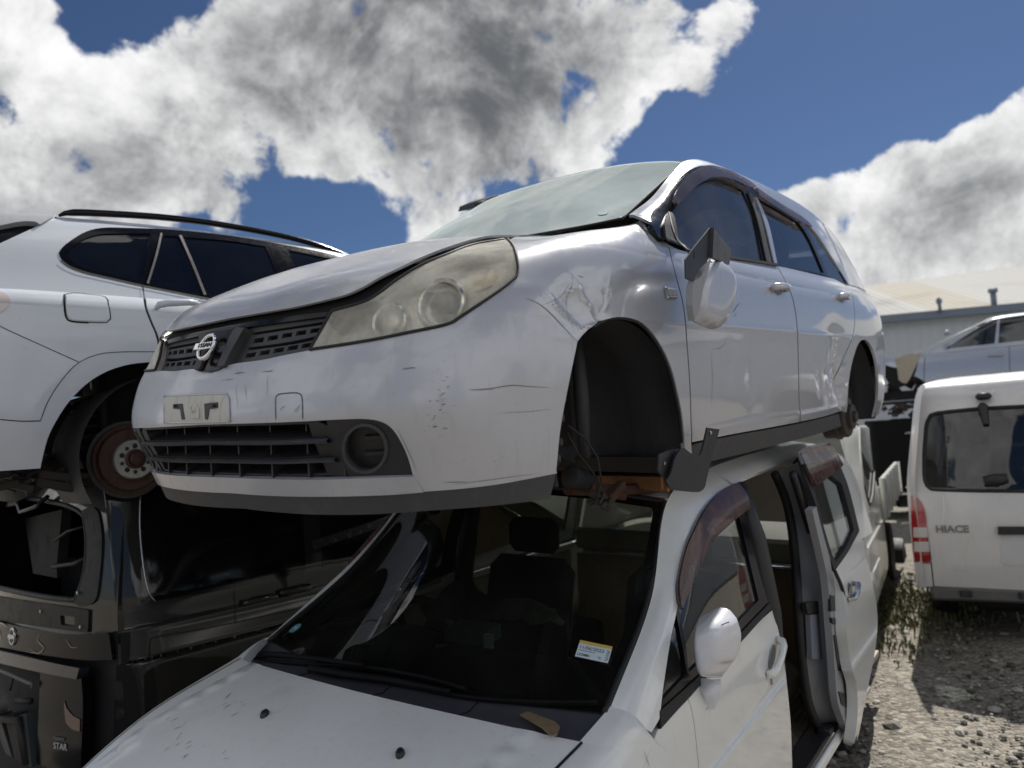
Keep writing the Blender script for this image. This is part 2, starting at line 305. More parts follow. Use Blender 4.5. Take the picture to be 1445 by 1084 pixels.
class MB:
    """collects simple shapes into one mesh"""
    def __init__(s): s.v = []; s.f = []; s.sm = []; s.mi = []
    def add(s, vs, fs, smooth=False, mi=0):
        n = len(s.v); s.v += [tuple(map(float, p)) for p in vs]
        for f in fs: s.f.append(tuple(i + n for i in f)); s.sm.append(smooth); s.mi.append(mi)
    def box(s, c, d, R=None, bev=0.0, mi=0):
        x, y, z = (q / 2 for q in d)
        if bev <= 0:
            vs = [(sx * x, sy * y, sz * z) for sx in (-1, 1) for sy in (-1, 1) for sz in (-1, 1)]
            fs = [(0, 1, 3, 2), (4, 6, 7, 5), (0, 4, 5, 1), (2, 3, 7, 6), (0, 2, 6, 4), (1, 5, 7, 3)]
        else:
            b = min(bev, x * .9, y * .9, z * .9); vs = []; fs = []
            for sx in (-1, 1):
                for sy in (-1, 1):
                    for sz in (-1, 1):
                        vs += [(sx * x, sy * (y - b), sz * (z - b)), (sx * (x - b), sy * y, sz * (z - b)), (sx * (x - b), sy * (y - b), sz * z)]
            def ix(a, b_, c_, k): return ((a > 0) * 4 + (b_ > 0) * 2 + (c_ > 0)) * 3 + k
            for sg in (-1, 1):
                fs.append([ix(sg, -1, -1, 0), ix(sg, 1, -1, 0), ix(sg, 1, 1, 0), ix(sg, -1, 1, 0)])
                fs.append([ix(-1, sg, -1, 1), ix(1, sg, -1, 1), ix(1, sg, 1, 1), ix(-1, sg, 1, 1)])
                fs.append([ix(-1, -1, sg, 2), ix(1, -1, sg, 2), ix(1, 1, sg, 2), ix(-1, 1, sg, 2)])
                for t in (-1, 1):
                    fs.append([ix(sg, t, -1, 0), ix(sg, t, 1, 0), ix(sg, t, 1, 1), ix(sg, t, -1, 1)])
                    fs.append([ix(sg, -1, t, 0), ix(sg, 1, t, 0), ix(sg, 1, t, 2), ix(sg, -1, t, 2)])
                    fs.append([ix(-1, sg, t, 1), ix(1, sg, t, 1), ix(1, sg, t, 2), ix(-1, sg, t, 2)])
                    for q in (-1, 1): fs.append([ix(sg, t, q, 0), ix(sg, t, q, 1), ix(sg, t, q, 2)])
            V = np.array(vs); out = []
            for f in fs:
                p = V[f]; n = np.cross(p[1] - p[0], p[2] - p[0]); out.append(f if n @ p.mean(0) > 0 else f[::-1])
            fs = out
        vs = np.array(vs)
        if R is not None: vs = vs @ np.array(R).T
        s.add(vs + np.array(c), fs, mi=mi); return s
    def tube(s, path, r, n=8, mi=0, cap=True):
        P = np.array(path, float); m = len(P); rr = np.broadcast_to(np.array(r, float), (m,))
        T = np.gradient(P, axis=0); T /= np.linalg.norm(T, axis=1)[:, None] + 1e-12
        a = np.array([0, 0, 1.]) if abs(T[0][2]) < .9 else np.array([1., 0, 0]); vs = []
        for i in range(m):
            b = np.cross(T[i], a); b /= np.linalg.norm(b) + 1e-12; a = np.cross(b, T[i])
            for k in range(n):
                an = 2 * math.pi * k / n; vs.append(P[i] + rr[i] * (math.cos(an) * a + math.sin(an) * b))
        fs = [(i * n + k, i * n + (k + 1) % n, (i + 1) * n + (k + 1) % n, (i + 1) * n + k) for i in range(m - 1) for k in range(n)]
        if cap: fs += [tuple(range(n))[::-1], tuple((m - 1) * n + k for k in range(n))]
        s.add(vs, fs, True, mi); return s
    def lathe(s, c, axis, prof, n=32, mi=0, up=None):
        """prof: list of (radius, height along axis)"""
        ax = np.array(axis, float); ax /= np.linalg.norm(ax)
        a = np.cross(ax, [0, 0, 1.] if abs(ax[2]) < .9 else [1., 0, 0]); a /= np.linalg.norm(a); b = np.cross(ax, a); vs = []
        for r, h in prof:
            for k in range(n):
                an = 2 * math.pi * k / n; vs.append(np.array(c) + ax * h + r * (math.cos(an) * a + math.sin(an) * b))
        m = len(prof)
        fs = [(i * n + k, i * n + (k + 1) % n, (i + 1) * n + (k + 1) % n, (i + 1) * n + k) for i in range(m - 1) for k in range(n)]
        if prof[0][0] > 1e-5: fs.append(tuple(range(n))[::-1])
        if prof[-1][0] > 1e-5: fs.append(tuple((m - 1) * n + k for k in range(n)))
        s.add(vs, fs, False, mi); return s
    def mesh(s, name, angle=None):
        me = bpy.data.meshes.new(name); me.from_pydata(s.v, [], s.f); me.update()
        if angle is None:
            me.polygons.foreach_set('use_smooth', s.sm)
        else:
            me.polygons.foreach_set('use_smooth', [True] * len(s.f)); 
        if any(s.mi): me.polygons.foreach_set('material_index', s.mi)
        if angle is not None: me.set_sharp_from_angle(angle=D(angle))
        return me
    def build(s, name, mat, parent=None, angle=None):
        return link(name, s.mesh(name, angle), mat, parent)

# ---------------------------------------------------------------- car surfaces
class Pose:
    """car frame: s metres back from the front bumper, Y outwards on the side facing the camera, Z up"""
    def __init__(s, x, y, z, yaw, pitch=0, roll=0, side=1):
        a, p, r = D(yaw), D(pitch), D(roll)
        A = np.array([[math.cos(a), -math.sin(a), 0], [math.sin(a), math.cos(a), 0], [0, 0, 1]])
        B = np.array([[math.cos(p), 0, math.sin(p)], [0, 1, 0], [-math.sin(p), 0, math.cos(p)]])
        C = np.array([[1, 0, 0], [0, math.cos(r), -math.sin(r)], [0, math.sin(r), math.cos(r)]])
        s.R = A @ B @ C; s.t = np.array([x, y, z], float); s.sc = np.array([-1, side, 1.]); s.side = side
        s.mw = Matrix([[*s.R[i], s.t[i]] for i in range(3)] + [[0, 0, 0, 1]])
        s.cam = ((CAMO - s.t) @ s.R) * s.sc
    def loc(s, P): return np.asarray(P, float) * s.sc              # (s,Y,Z) -> Blender local
    def world(s, P): return s.loc(P) @ s.R.T + s.t
    def pix(s, P): return to_pix(s.world(P))
    def ray(s, px, py): return s.cam, (pix_dir(px, py) @ s.R) * s.sc
    def on(s, px, py, ax, val):                                     # the point seen at (px,py) on plane coord[ax]=val
        o, d = s.ray(px, py); return o + d * ((val - o[ax]) / d[ax])

def crom(t):
    return np.stack([-.5 * t**3 + t**2 - .5 * t, 1.5 * t**3 - 2.5 * t**2 + 1, -1.5 * t**3 + 2 * t**2 + .5 * t, .5 * t**3 - .5 * t**2], -1)
class TS:
    """smooth surface through a grid of measured points K[i][j] = (s, Y, Z)"""
    def __init__(s, K, deform=None, sym=False):
        K = np.array(K, float); s.m, s.n = K.shape[:2]; s.sym = sym
        K = np.concatenate([K[1:2] * [1, -1, 1] if sym else 2 * K[:1] - K[1:2], K, 2 * K[-1:] - K[-2:-1]], 0)
        K = np.concatenate([2 * K[:, :1] - K[:, 1:2], K, 2 * K[:, -1:] - K[:, -2:-1]], 1)
        s.K = K; s.deform = deform
    def ev(s, u, v):
        u = np.asarray(u, float); v = np.asarray(v, float)
        if s.sym:
            neg = u < 0; u = np.abs(u)
        i = np.clip(np.floor(u).astype(int), 0, s.m - 2); j = np.clip(np.floor(v).astype(int), 0, s.n - 2)
        a = crom(np.clip(u - i, -.35, 1.35)); b = crom(np.clip(v - j, -.35, 1.35)); P = 0
        for p in range(4):
            for q in range(4): P = P + (a[..., p] * b[..., q])[..., None] * s.K[i + p, j + q]
        if s.sym: P = np.where(neg[..., None], P * np.array([1, -1, 1.]), P)
        return P
    def ev2(s, u, v):
        P = s.ev(u, v)
        if s.deform is not None:
            h = 1e-3; N = np.cross(s.ev(u + h, v) - s.ev(u - h, v), s.ev(u, v + h) - s.ev(u, v - h))
            N /= np.linalg.norm(N, axis=-1)[..., None] + 1e-15
            sg = np.sign((N * (P - axis_pt(P))).sum(-1))[..., None]
            P = P + N * sg * s.deform(P)[..., None]
        return P
    def normal(s, u, v):
        h = 2e-3; P = s.ev2(u, v)
        N = np.cross(s.ev2(u + h, v) - s.ev2(u - h, v), s.ev2(u, v + h) - s.ev2(u, v - h))
        N /= np.linalg.norm(N, axis=-1)[..., None] + 1e-15
        return N * np.sign((N * (P - axis_pt(P))).sum(-1))[..., None]
    def grid(s, k=9):
        if not hasattr(s, '_g'):
            U, V = np.meshgrid(np.linspace(-1 if s.sym else 0, s.m - 1, (s.m if s.sym else s.m - 1) * k + 1), np.linspace(0, s.n - 1, (s.n - 1) * k + 1), indexing='ij')
            s._g = (U.ravel(), V.ravel(), s.ev(U.ravel(), V.ravel()))
        return s._g
    def uv(s, pose, pts):
        """surface parameters of the points seen at pixels pts"""
        U, V, P = s.grid(); g, dep = pose.pix(P); out = []
        for p in pts:
            e = np.hypot(*(g - p).T); near = np.where(e < e.min() + 5)[0]; i = near[np.argmin(dep[near])]
            x = np.array([U[i], V[i]]); lam = 1e-3
            f = lambda x: pose.pix(s.ev(x[0], x[1]))[0] - p
            r = f(x)
            for _ in range(25):
                J = np.stack([(f(x + [1e-4, 0]) - r) / 1e-4, (f(x + [0, 1e-4]) - r) / 1e-4], 1)
                dx = np.linalg.solve(J.T @ J + lam * np.eye(2) * (1 + np.trace(J.T @ J)), -J.T @ r)
                dx = np.clip(dx, -.4, .4); r2 = f(x + dx)
                if r2 @ r2 < r @ r: x, r, lam = x + dx, r2, lam * .3
                else: lam *= 5
                if r @ r < 1e-4: break
            out.append(x)
        return np.array(out)
    def scales(s):
        U, V, P = s.grid(); h = 1e-2
        return (np.median(np.linalg.norm(s.ev(U + h, V) - s.ev(U - h, V), axis=1)) / (2 * h), np.median(np.linalg.norm(s.ev(U, V + h) - s.ev(U, V - h), axis=1)) / (2 * h))
AXIS = [0.7, 3.9, 0.62]
def axis_pt(P):
    return np.stack([np.clip(P[..., 0], AXIS[0], AXIS[1]), np.zeros_like(P[..., 0]), np.full_like(P[..., 0], AXIS[2])], -1)

def dens(seg, step=7.0):
    """Catmull-Rom through a run of points"""
    P = np.array(seg, float)
    if len(P) < 2: return [tuple(P[0])]
    Q = np.vstack([2 * P[0] - P[1], P, 2 * P[-1] - P[-2]]); out = []
    for i in range(len(P) - 1):
        L = np.linalg.norm(P[i + 1] - P[i]); k = max(1, int(round(L / step)))
        for a in range(k):
            c = crom(np.array(a / k)); out.append(tuple(c @ Q[i:i + 4]))
    out.append(tuple(P[-1])); return out
def loop(segs, step=7.0):
    out = []
    for sg in segs:
        d = dens(sg, step)
        if out and np.hypot(*(np.array(out[-1]) - d[0])) < 1e-6: d = d[1:]
        if out and len(d) and np.hypot(*(np.array(out[-1]) - d[0])) > 1.5 * step:
            d = dens([out[-1], d[0]], step)[1:-1] + d
        out += d
    if np.hypot(*(np.array(out[0]) - out[-1])) < 1e-6: out = out[:-1]
    elif np.hypot(*(np.array(out[0]) - out[-1])) > 1.5 * step: out += dens([out[-1], out[0]], step)[1:-1]
    return out
def inpoly(pts, poly):
    x, y = pts[:, 0], pts[:, 1]; r = np.zeros(len(pts), bool); n = len(poly)
    for i in range(n):
        x1, y1 = poly[i]; x2, y2 = poly[(i + 1) % n]
        c = (y1 > y) != (y2 > y)
        with np.errstate(divide='ignore', invalid='ignore'):
            r ^= c & (x < (x2 - x1) * (y - y1) / (y2 - y1 + 1e-30) + x1)
    return r
def segdist(pts, poly):
    P = np.asarray(poly); Q = np.roll(P, -1, 0); d = np.full(len(pts), 1e9)
    for a, b in zip(P, Q):
        ab = b - a; t = np.clip(((pts - a) @ ab) / (ab @ ab + 1e-30), 0, 1)
        d = np.minimum(d, np.hypot(*(pts - a - t[:, None] * ab).T))
    return d
def cdt(outer, holes, sp):
    outer = np.asarray(outer); allp = [outer] + [np.asarray(h) for h in holes]
    lo, hi = outer.min(0), outer.max(0)
    gx, gy = np.meshgrid(np.arange(lo[0] + sp * .5, hi[0], sp), np.arange(lo[1] + sp * .5, hi[1], sp * .87), indexing='ij')
    gx = gx + (np.arange(gx.shape[1]) % 2) * sp * .5
    G = np.stack([gx.ravel(), gy.ravel()], 1); k = inpoly(G, outer)
    for h in allp[1:]: k &= ~inpoly(G, h)
    G = G[k]
    for p in allp: G = G[segdist(G, p) > sp * .45]
    V = np.vstack(allp + [G]); E = []; n = 0
    for p in allp: E += [(n + i, n + (i + 1) % len(p)) for i in range(len(p))]; n += len(p)
    r = delaunay_2d_cdt([Vector(p) for p in V], E, [], 0, 1e-7)
    V2 = np.array([tuple(v) for v in r[0]]); T = [tuple(f) for f in r[2] if len(f) == 3]
    C = np.array([V2[list(t)].mean(0) for t in T]); k = inpoly(C, outer)
    for h in allp[1:]: k &= ~inpoly(C, h)
    return V2, [t for t, q in zip(T, k) if q]

class Panel:
    pass
def panel_geo(surf, pose, segs=None, holes=(), sp=0.022, off=0.0, flange=0.014, uvloop=None, uvholes=(), centre=False, step=7.0, grow=0.0):
    """trimmed piece of a car surface; returns verts (s,Y,Z), tris, normals"""
    su, sv = surf.scales(); S = np.array([su, sv])
    def conv(sg):
        return surf.uv(pose, loop(sg, step))
    ol = np.array(uvloop, float) if uvloop is not None else conv(segs)
    if centre: ol[np.abs(ol[:, 0]) < 0.15, 0] = 0.0; ol[:, 0] = np.maximum(ol[:, 0], 0.0)
    hl = [conv(h) for h in holes] + [np.array(h, float) for h in uvholes]
    def clean(L):
        keep = [L[0]]
        for p in L[1:]:
            if np.hypot(*((p - keep[-1]) * S)) > 0.0012: keep.append(p)
        if np.hypot(*((keep[0] - keep[-1]) * S)) < 0.0012: keep.pop()
        return np.array(keep) * S
    ol = clean(ol); hl = [clean(h) for h in hl]
    V2, T = cdt(ol, hl, sp)
    u, v = V2[:, 0] / su, V2[:, 1] / sv
    if centre: u = np.where(np.abs(u) < 1e-6, 0, u)
    P = surf.ev2(u, v); N = surf.normal(u, v)
    if off: P = P + N * off
    P0 = P; N0 = N
    T = [t if np.dot(np.cross(P[t[1]] - P[t[0]], P[t[2]] - P[t[0]]), N[t[0]]) > 0 else t[::-1] for t in T]
    faces = [tuple(t) for t in T]; nrm = [n for n in N]
    if flange:
        cnt = {}
        for t in T:
            for a, b in ((t[0], t[1]), (t[1], t[2]), (t[2], t[0])): cnt[(a, b)] = 1
        be = [(a, b) for (a, b) in cnt if (b, a) not in cnt]
        if centre: be = [(a, b) for a, b in be if not (u[a] == 0 and u[b] == 0)]
        idx = {}; PV = list(P)
        for a, b in be:
            for q in (a, b):
                if q not in idx:
                    idx[q] = (len(PV), len(PV) + 1); PV.append(P[q]); PV.append(P[q] - N[q] * flange); nrm += [np.zeros(3)] * 2
            faces.append((idx[b][0], idx[a][0], idx[a][1], idx[b][1]))
        P = np.array(PV)
    r = Panel(); r.P = np.array(P); r.F = faces; r.N = np.array(nrm); r.nt = len(T); r.ol = ol / S
    return r
def panel_obj(name, pose, geo, mat, parent=None, mirror=None):
    """mirror: None = as measured, 'only' = far side, 'both' = one mesh across the centre line"""
    P, Fc, N = geo.P, geo.F, geo.N
    m = np.array([1, -1, 1.])
    if mirror == 'only': P, N, Fc = P * m, N * m, [f[::-1] for f in Fc]
    elif mirror == 'both':
        n = len(P); rem = {i: (i if (abs(P[i][1]) < 1e-5 and np.any(N[i])) else i + n) for i in range(n)}
        Fc = list(Fc) + [tuple(rem[i] for i in f[::-1]) for f in Fc]; P = np.vstack([P, P * m]); N = np.vstack([N, N * m])
        z = (np.abs(P[:, 1]) < 1e-5) & (np.abs(N).sum(1) > 0); N[z, 1] = 0
    L = pose.loc(P); NL = N * pose.sc
    if pose.sc[0] * pose.sc[1] < 0: Fc = [f[::-1] for f in Fc]
    me = bpy.data.meshes.new(name); me.from_pydata([tuple(p) for p in L], [], [tuple(f) for f in Fc]); me.update()
    me.polygons.foreach_set('use_smooth', [True] * len(me.polygons))
    ln = np.linalg.norm(NL, axis=1); NL[ln > 0] /= ln[ln > 0][:, None]
    me.normals_split_custom_set_from_vertices([tuple(x) for x in NL])
    return link(name, me, mat, parent)
def panel(name, surf, pose, segs, mat, parent=None, mirror=None, both_sides=False, **k):
    g = panel_geo(surf, pose, segs, **k); o = panel_obj(name, pose, g, mat, parent, mirror)
    if both_sides: return o, panel_obj(name, pose, g, mat, parent, 'only')
    return o
def strip(surf, pose, pts, w, off=0.002, taper=True, step=5.0):
    """thin ribbon lying on a surface along pixel path pts; returns verts, quads in Blender local space"""
    d = dens(pts, step); uv = surf.uv(pose, d); P = surf.ev2(uv[:, 0], uv[:, 1]); N = surf.normal(uv[:, 0], uv[:, 1])
    T = np.gradient(P, axis=0); T /= np.linalg.norm(T, axis=1)[:, None] + 1e-12; B = np.cross(N, T)
    k = len(P); ww = w * (np.sin(np.linspace(0.25, math.pi - .25, k)) if taper else np.ones(k)) / 2
    A = P + B * ww[:, None] + N * off; C = P - B * ww[:, None] + N * off
    return pose.loc(np.vstack([A, C])), [(i, i + 1, k + i + 1, k + i) for i in range(k - 1)]
def inflate(pose, segs, plane, front, back, name, mat, parent, sp=0.012, step=5.0, power=0.5, rim=1.0):
    """a rounded solid whose outline is segs on plane = (axis, value): bulges 'front' towards +axis and 'back' the other way"""
    ax, val = plane; ol = loop(segs, step); P = np.array([pose.on(x, y, ax, val) if not callable(val) else None for x, y in ol])
    o2 = [i for i in range(3) if i != ax]; L = P[:, o2]
    V, T = cdt(L, [], sp); d = segdist(V, L); R = d.max() * rim
    h = np.clip(d / R, 0, 1); h = (1 - (1 - h) ** 2) ** power
    nb = [set() for _ in V]
    for t in T:
        for a_ in t: nb[a_].update(t)
    nb = [np.array(sorted(q)) for q in nb]
    for _ in range(8): h = np.array([h[i] if i < len(L) else h[nb[i]].mean() for i in range(len(V))])
    n = len(V); A = np.zeros((2 * n, 3))
    for k, sgn, amt in ((0, 1, front), (1, -1, back)):
        A[k * n:(k + 1) * n, o2] = V; A[k * n:(k + 1) * n, ax] = val + sgn * amt * h
    Fc = [tuple(t) for t in T] + [tuple(i + n for i in t[::-1]) for t in T]
    LV = pose.loc(A); c = LV.mean(0); f0 = Fc[0]
    q = np.cross(LV[f0[1]] - LV[f0[0]], LV[f0[2]] - LV[f0[0]])
    e = np.zeros(3); e[ax] = 1; e = pose.loc(e)
    if q @ e < 0: Fc = [f[::-1] for f in Fc]
    mb = MB(); mb.add(LV, Fc, True); me = mb.mesh(name)
    import bmesh
    bm = bmesh.new(); bm.from_mesh(me); bmesh.ops.remove_doubles(bm, verts=bm.verts, dist=1e-5); bm.to_mesh(me); bm.free()
    me.polygons.foreach_set('use_smooth', [True] * len(me.polygons))
    return link(name, me, mat, parent)
def slab(pose, segs, plane, thick, name, mat, parent, step=5.0, holes=()):
    """flat sheet of real thickness cut to an outline on plane = (axis, value)"""
    ax, val = plane; ol = [pose.on(x, y, ax, val) for x, y in loop(segs, step)]
    return slab3(pose, ol, ax, thick, name, mat, parent, [[pose.on(x, y, ax, val) for x, y in loop(h, step)] for h in holes])
def slab3(pose, pts, ax, thick, name, mat, parent, holes=()):
    o2 = [i for i in range(3) if i != ax]; P = np.array(pts); L = P[:, o2]
    V, T = cdt(L, [np.array(h)[:, o2] for h in holes], 0.06); n = len(V); A = np.zeros((2 * n, 3)); val = P[:, ax].mean()
    A[:n, o2] = V; A[n:, o2] = V; A[:n, ax] = val; A[n:, ax] = val - thick
    Fc = [tuple(t) for t in T] + [tuple(i + n for i in t[::-1]) for t in T]
    cnt = {(t[i], t[(i + 1) % 3]) for t in T for i in range(3)}
    for a, b in cnt:
        if (b, a) not in cnt: Fc.append((b, a, a + n, b + n))
    LV = pose.loc(A); f0 = Fc[0]; q = np.cross(LV[f0[1]] - LV[f0[0]], LV[f0[2]] - LV[f0[0]]); e = np.zeros(3); e[ax] = np.sign(thick); e = pose.loc(e)
    if q @ e < 0: Fc = [f[::-1] for f in Fc]
    mb = MB(); mb.add(LV, Fc); return mb.build(name, mat, parent)
def text_mesh(name, txt, height, depth, M, mat, parent, shear=0.0, bold=0.0, width=None):
    c = bpy.data.curves.new(name, 'FONT'); c.body = txt; c.size = height * 1.4; c.extrude = depth; c.align_x = 'CENTER'; c.align_y = 'CENTER'; c.shear = shear; c.offset = bold
    c.resolution_u = 3
    t = bpy.data.objects.new(name + '_tmp', c); COL.objects.link(t)
    me = bpy.data.meshes.new_from_object(t.evaluated_get(bpy.context.evaluated_depsgraph_get()))
    bpy.data.objects.remove(t); bpy.data.curves.remove(c); me.name = name; me.materials.clear()
    if width:
        xs = [v.co.x for v in me.vertices]; k = width / (max(xs) - min(xs))
        for v in me.vertices: v.co.x *= k
    me.transform(M); return link(name, me, mat, parent)
def surf_frame(surf, pose, px, py, right, off=0.0, seen=False):
    """local 4x4 whose Z is the surface normal at a pixel and X runs towards the pixel direction 'right'"""
    a, b = surf.uv(pose, [(px, py), (px + right[0] * 6, py + right[1] * 6)])
    P = surf.ev2(a[0], a[1]); Q = surf.ev2(b[0], b[1]); N = surf.normal(a[0], a[1])
    p, q, n = pose.loc(P), pose.loc(Q), N * pose.sc
    x = q - p; x -= n * (x @ n); x /= np.linalg.norm(x); y = np.cross(n, x); p = p + n * off
    return Matrix(((x[0], y[0], n[0], p[0]), (x[1], y[1], n[1], p[1]), (x[2], y[2], n[2], p[2]), (0, 0, 0, 1)))
dirty('lamp_inner', (0.60, 0.58, 0.53), 0.3, metal=0.6, amount=0.3, dirt=(0.2, 0.18, 0.12))
dirty('lamp_ring', (0.62, 0.61, 0.55), 0.22, metal=0.9, amount=0.2)
dirty('lamp_globe', (0.06, 0.058, 0.055), 0.12, coat=1.0, amount=0.2)
dirty('lamp_amber', (0.55, 0.48, 0.33), 0.3, metal=0.5, amount=0.2)
dirty('grey_cup', (0.16, 0.165, 0.18), 0.4, coat=0.5, amount=0.2)
glass('wagon_glass', (0.22, 0.25, 0.26), dust=0.06)
glass('quarter_glass', (0.06, 0.065, 0.07), dust=0.05)
glass('wagon_visor', (0.46, 0.40, 0.40), dust=0.22, rough=0.06, dustcol=(0.24, 0.20, 0.20), scale=5)
dirty('carrier_hood', (0.80, 0.81, 0.81), 0.34, coat=0.8, amount=0.2, dirt=(0.36, 0.34, 0.30), spots=0.25, coat_rough=.08)
dirty('pearl_white', (0.70, 0.71, 0.76), 0.3, coat=0.9, amount=0.12)
dirty('cowl_plastic', (0.05, 0.051, 0.065), 0.6, amount=0.5, dirt=(0.10, 0.09, 0.08), bump=.05)
dirty('interior_blue', (0.16, 0.17, 0.22), 0.6, amount=.3)
dirty('leaf_brown', (0.22, 0.16, 0.09), 0.8, amount=.5, dirt=(.1, .07, .04), scale=30)
dirty('paper_dim', (0.17, 0.175, 0.16), 0.9, amount=.5, dirt=(.06, .06, .05), scale=20)
dirty('visor_rail', (0.055, 0.032, 0.035), 0.25, coat=.6, amount=.3, dirt=(.1, .08, .07))
flatmat('sticker_teal', (0.09, 0.26, 0.30))
dirty('divider_grey', (0.09, 0.085, 0.09), 0.4, amount=.2)
dirty('van_window', (0.004, 0.004, 0.005), 0.08, amount=.1, dirt=(.03,.028,.025))
dirty('chrome_dark', (0.30, 0.28, 0.29), 0.18, metal=1.0, amount=.4, dirt=(.1, .08, .08), scale=20)
dirty('tailgate_trim', (0.016, 0.0155, 0.016), 0.45, spec=.25, amount=.5, dirt=(.035, .032, .028), scale=12)
dirty('lip_blue', (0.022, 0.024, 0.035), 0.3, coat=.6, amount=.3, dirt=(.06, .055, .05))
dirty('red_dim', (0.07, 0.012, 0.007), 0.2, coat=.8, amount=.3)
dirty('damper_grey', (0.14, 0.14, 0.135), 0.6, amount=.6, dirt=(.05, .05, .045), scale=25)
dirty('teal_dark', (0.028, 0.036, 0.04), 0.5, amount=.5, dirt=(.05, .05, .045))
dirty('interior_dim', (0.016, 0.0165, 0.016), 0.8, amount=.4, dirt=(.02, .02, .02))
dirty('van_recess', (0.60, 0.60, 0.61), 0.4, coat=.5, amount=.3, dirt=(.3, .27, .23))
dirty('beam_grey', (0.11, 0.105, 0.10), 0.6, amount=.7, dirt=(.2, .18, .15), scale=10)
dirty('crate_tan', (0.30, 0.23, 0.17), 0.8, amount=.5)
glass('far_glass', (0.16, 0.20, 0.22), dust=0.03)
dirty('roof_sheet_grey', (0.36, 0.36, 0.345), 0.85, spec=.1, metal=0, amount=.3, scale=.5)
dirty('mirror_black', (0.012, 0.012, 0.015), 0.45, amount=.25, dirt=(.03,.03,.03))
dirty('wiper_black', (0.006, 0.006, 0.007), 0.7, spec=.15, amount=.3, dirt=(.03,.03,.03))
flatmat('scratch_grey', (0.16, 0.155, 0.16))
glass('rear_glass', (0.10, 0.10, 0.105), dust=.02)
dirty('drum_brown', (0.05, 0.042, 0.038), 0.6, metal=.3, amount=.7, dirt=(.09,.055,.04), scale=20)
flatmat('sticker_dim', (0.10, 0.20, 0.24))
dirty('burnt_black', (0.006, 0.006, 0.006), 0.75, spec=.15, amount=.3, dirt=(.02,.018,.016))
# ---------------------------------------------------------------- silver wagon on top of the stack
MP = Pose(-.837, 2.116, 1.42, 231.8, 2.25, -2.5, 1)
wagon = thing('station_wagon', 'scratched silver station wagon without wheels, sitting on the white people carrier, door mirror hanging', 'car', MP.mw)
def bump(P, s, z, ss, sz, h, rot=0.0):
    a = P[..., 0] - s; b = P[..., 2] - z; c, q = math.cos(rot), math.sin(rot)
    x, y = (a * c + b * q) / ss, (-a * q + b * c) / sz
    if ss < .025: return h * np.exp(-1.6 * np.abs(x) - y ** 2)          # a crease: sharp across, long the other way
    if sz < .02: return h * np.exp(-x ** 2 - 1.6 * np.abs(y))
    return h * np.exp(-x ** 2 - y ** 2)
def dents(P):
    d = bump(P, .60, .685, .075, .05, -.020, .3) + bump(P, .655, .70, .010, .06, .012, .5) + bump(P, .56, .655, .06, .009, .009, -.6) + bump(P, .70, .665, .03, .04, -.013) + bump(P, .745, .70, .009, .05, .008, -.5) + bump(P, .52, .70, .012, .03, .007, .9) + bump(P, .66, .635, .04, .008, .006, .2)
    d = d + bump(P, .61, .735, .05, .012, .006, .2)
    d = d + bump(P, 2.95, .50, .16, .16, -.038) + bump(P, 3.02, .36, .04, .10, -.026, .4) + bump(P, 2.86, .43, .022, .09, .020, -.5) + bump(P, 3.07, .46, .016, .07, .018, .2) + bump(P, 2.96, .55, .014, .08, .012, .1) + bump(P, 2.60, .47, .03, .10, -.008, .3) + bump(P, 2.75, .38, .05, .06, -.010)
    d = d + bump(P, 1.75, .47, .05, .09, -.006) + bump(P, 1.55, .52, .03, .06, -.005)
    d = d + bump(P, 2.0, .875, .9, .014, -.004) + bump(P, 2.2, .66, 1.2, .012, .0045) + bump(P, 2.1, .30, 1.0, .018, .006)
    return d * np.where(P[..., 0] < 1.2, .72, 1.0) * (P[..., 1] > .5)
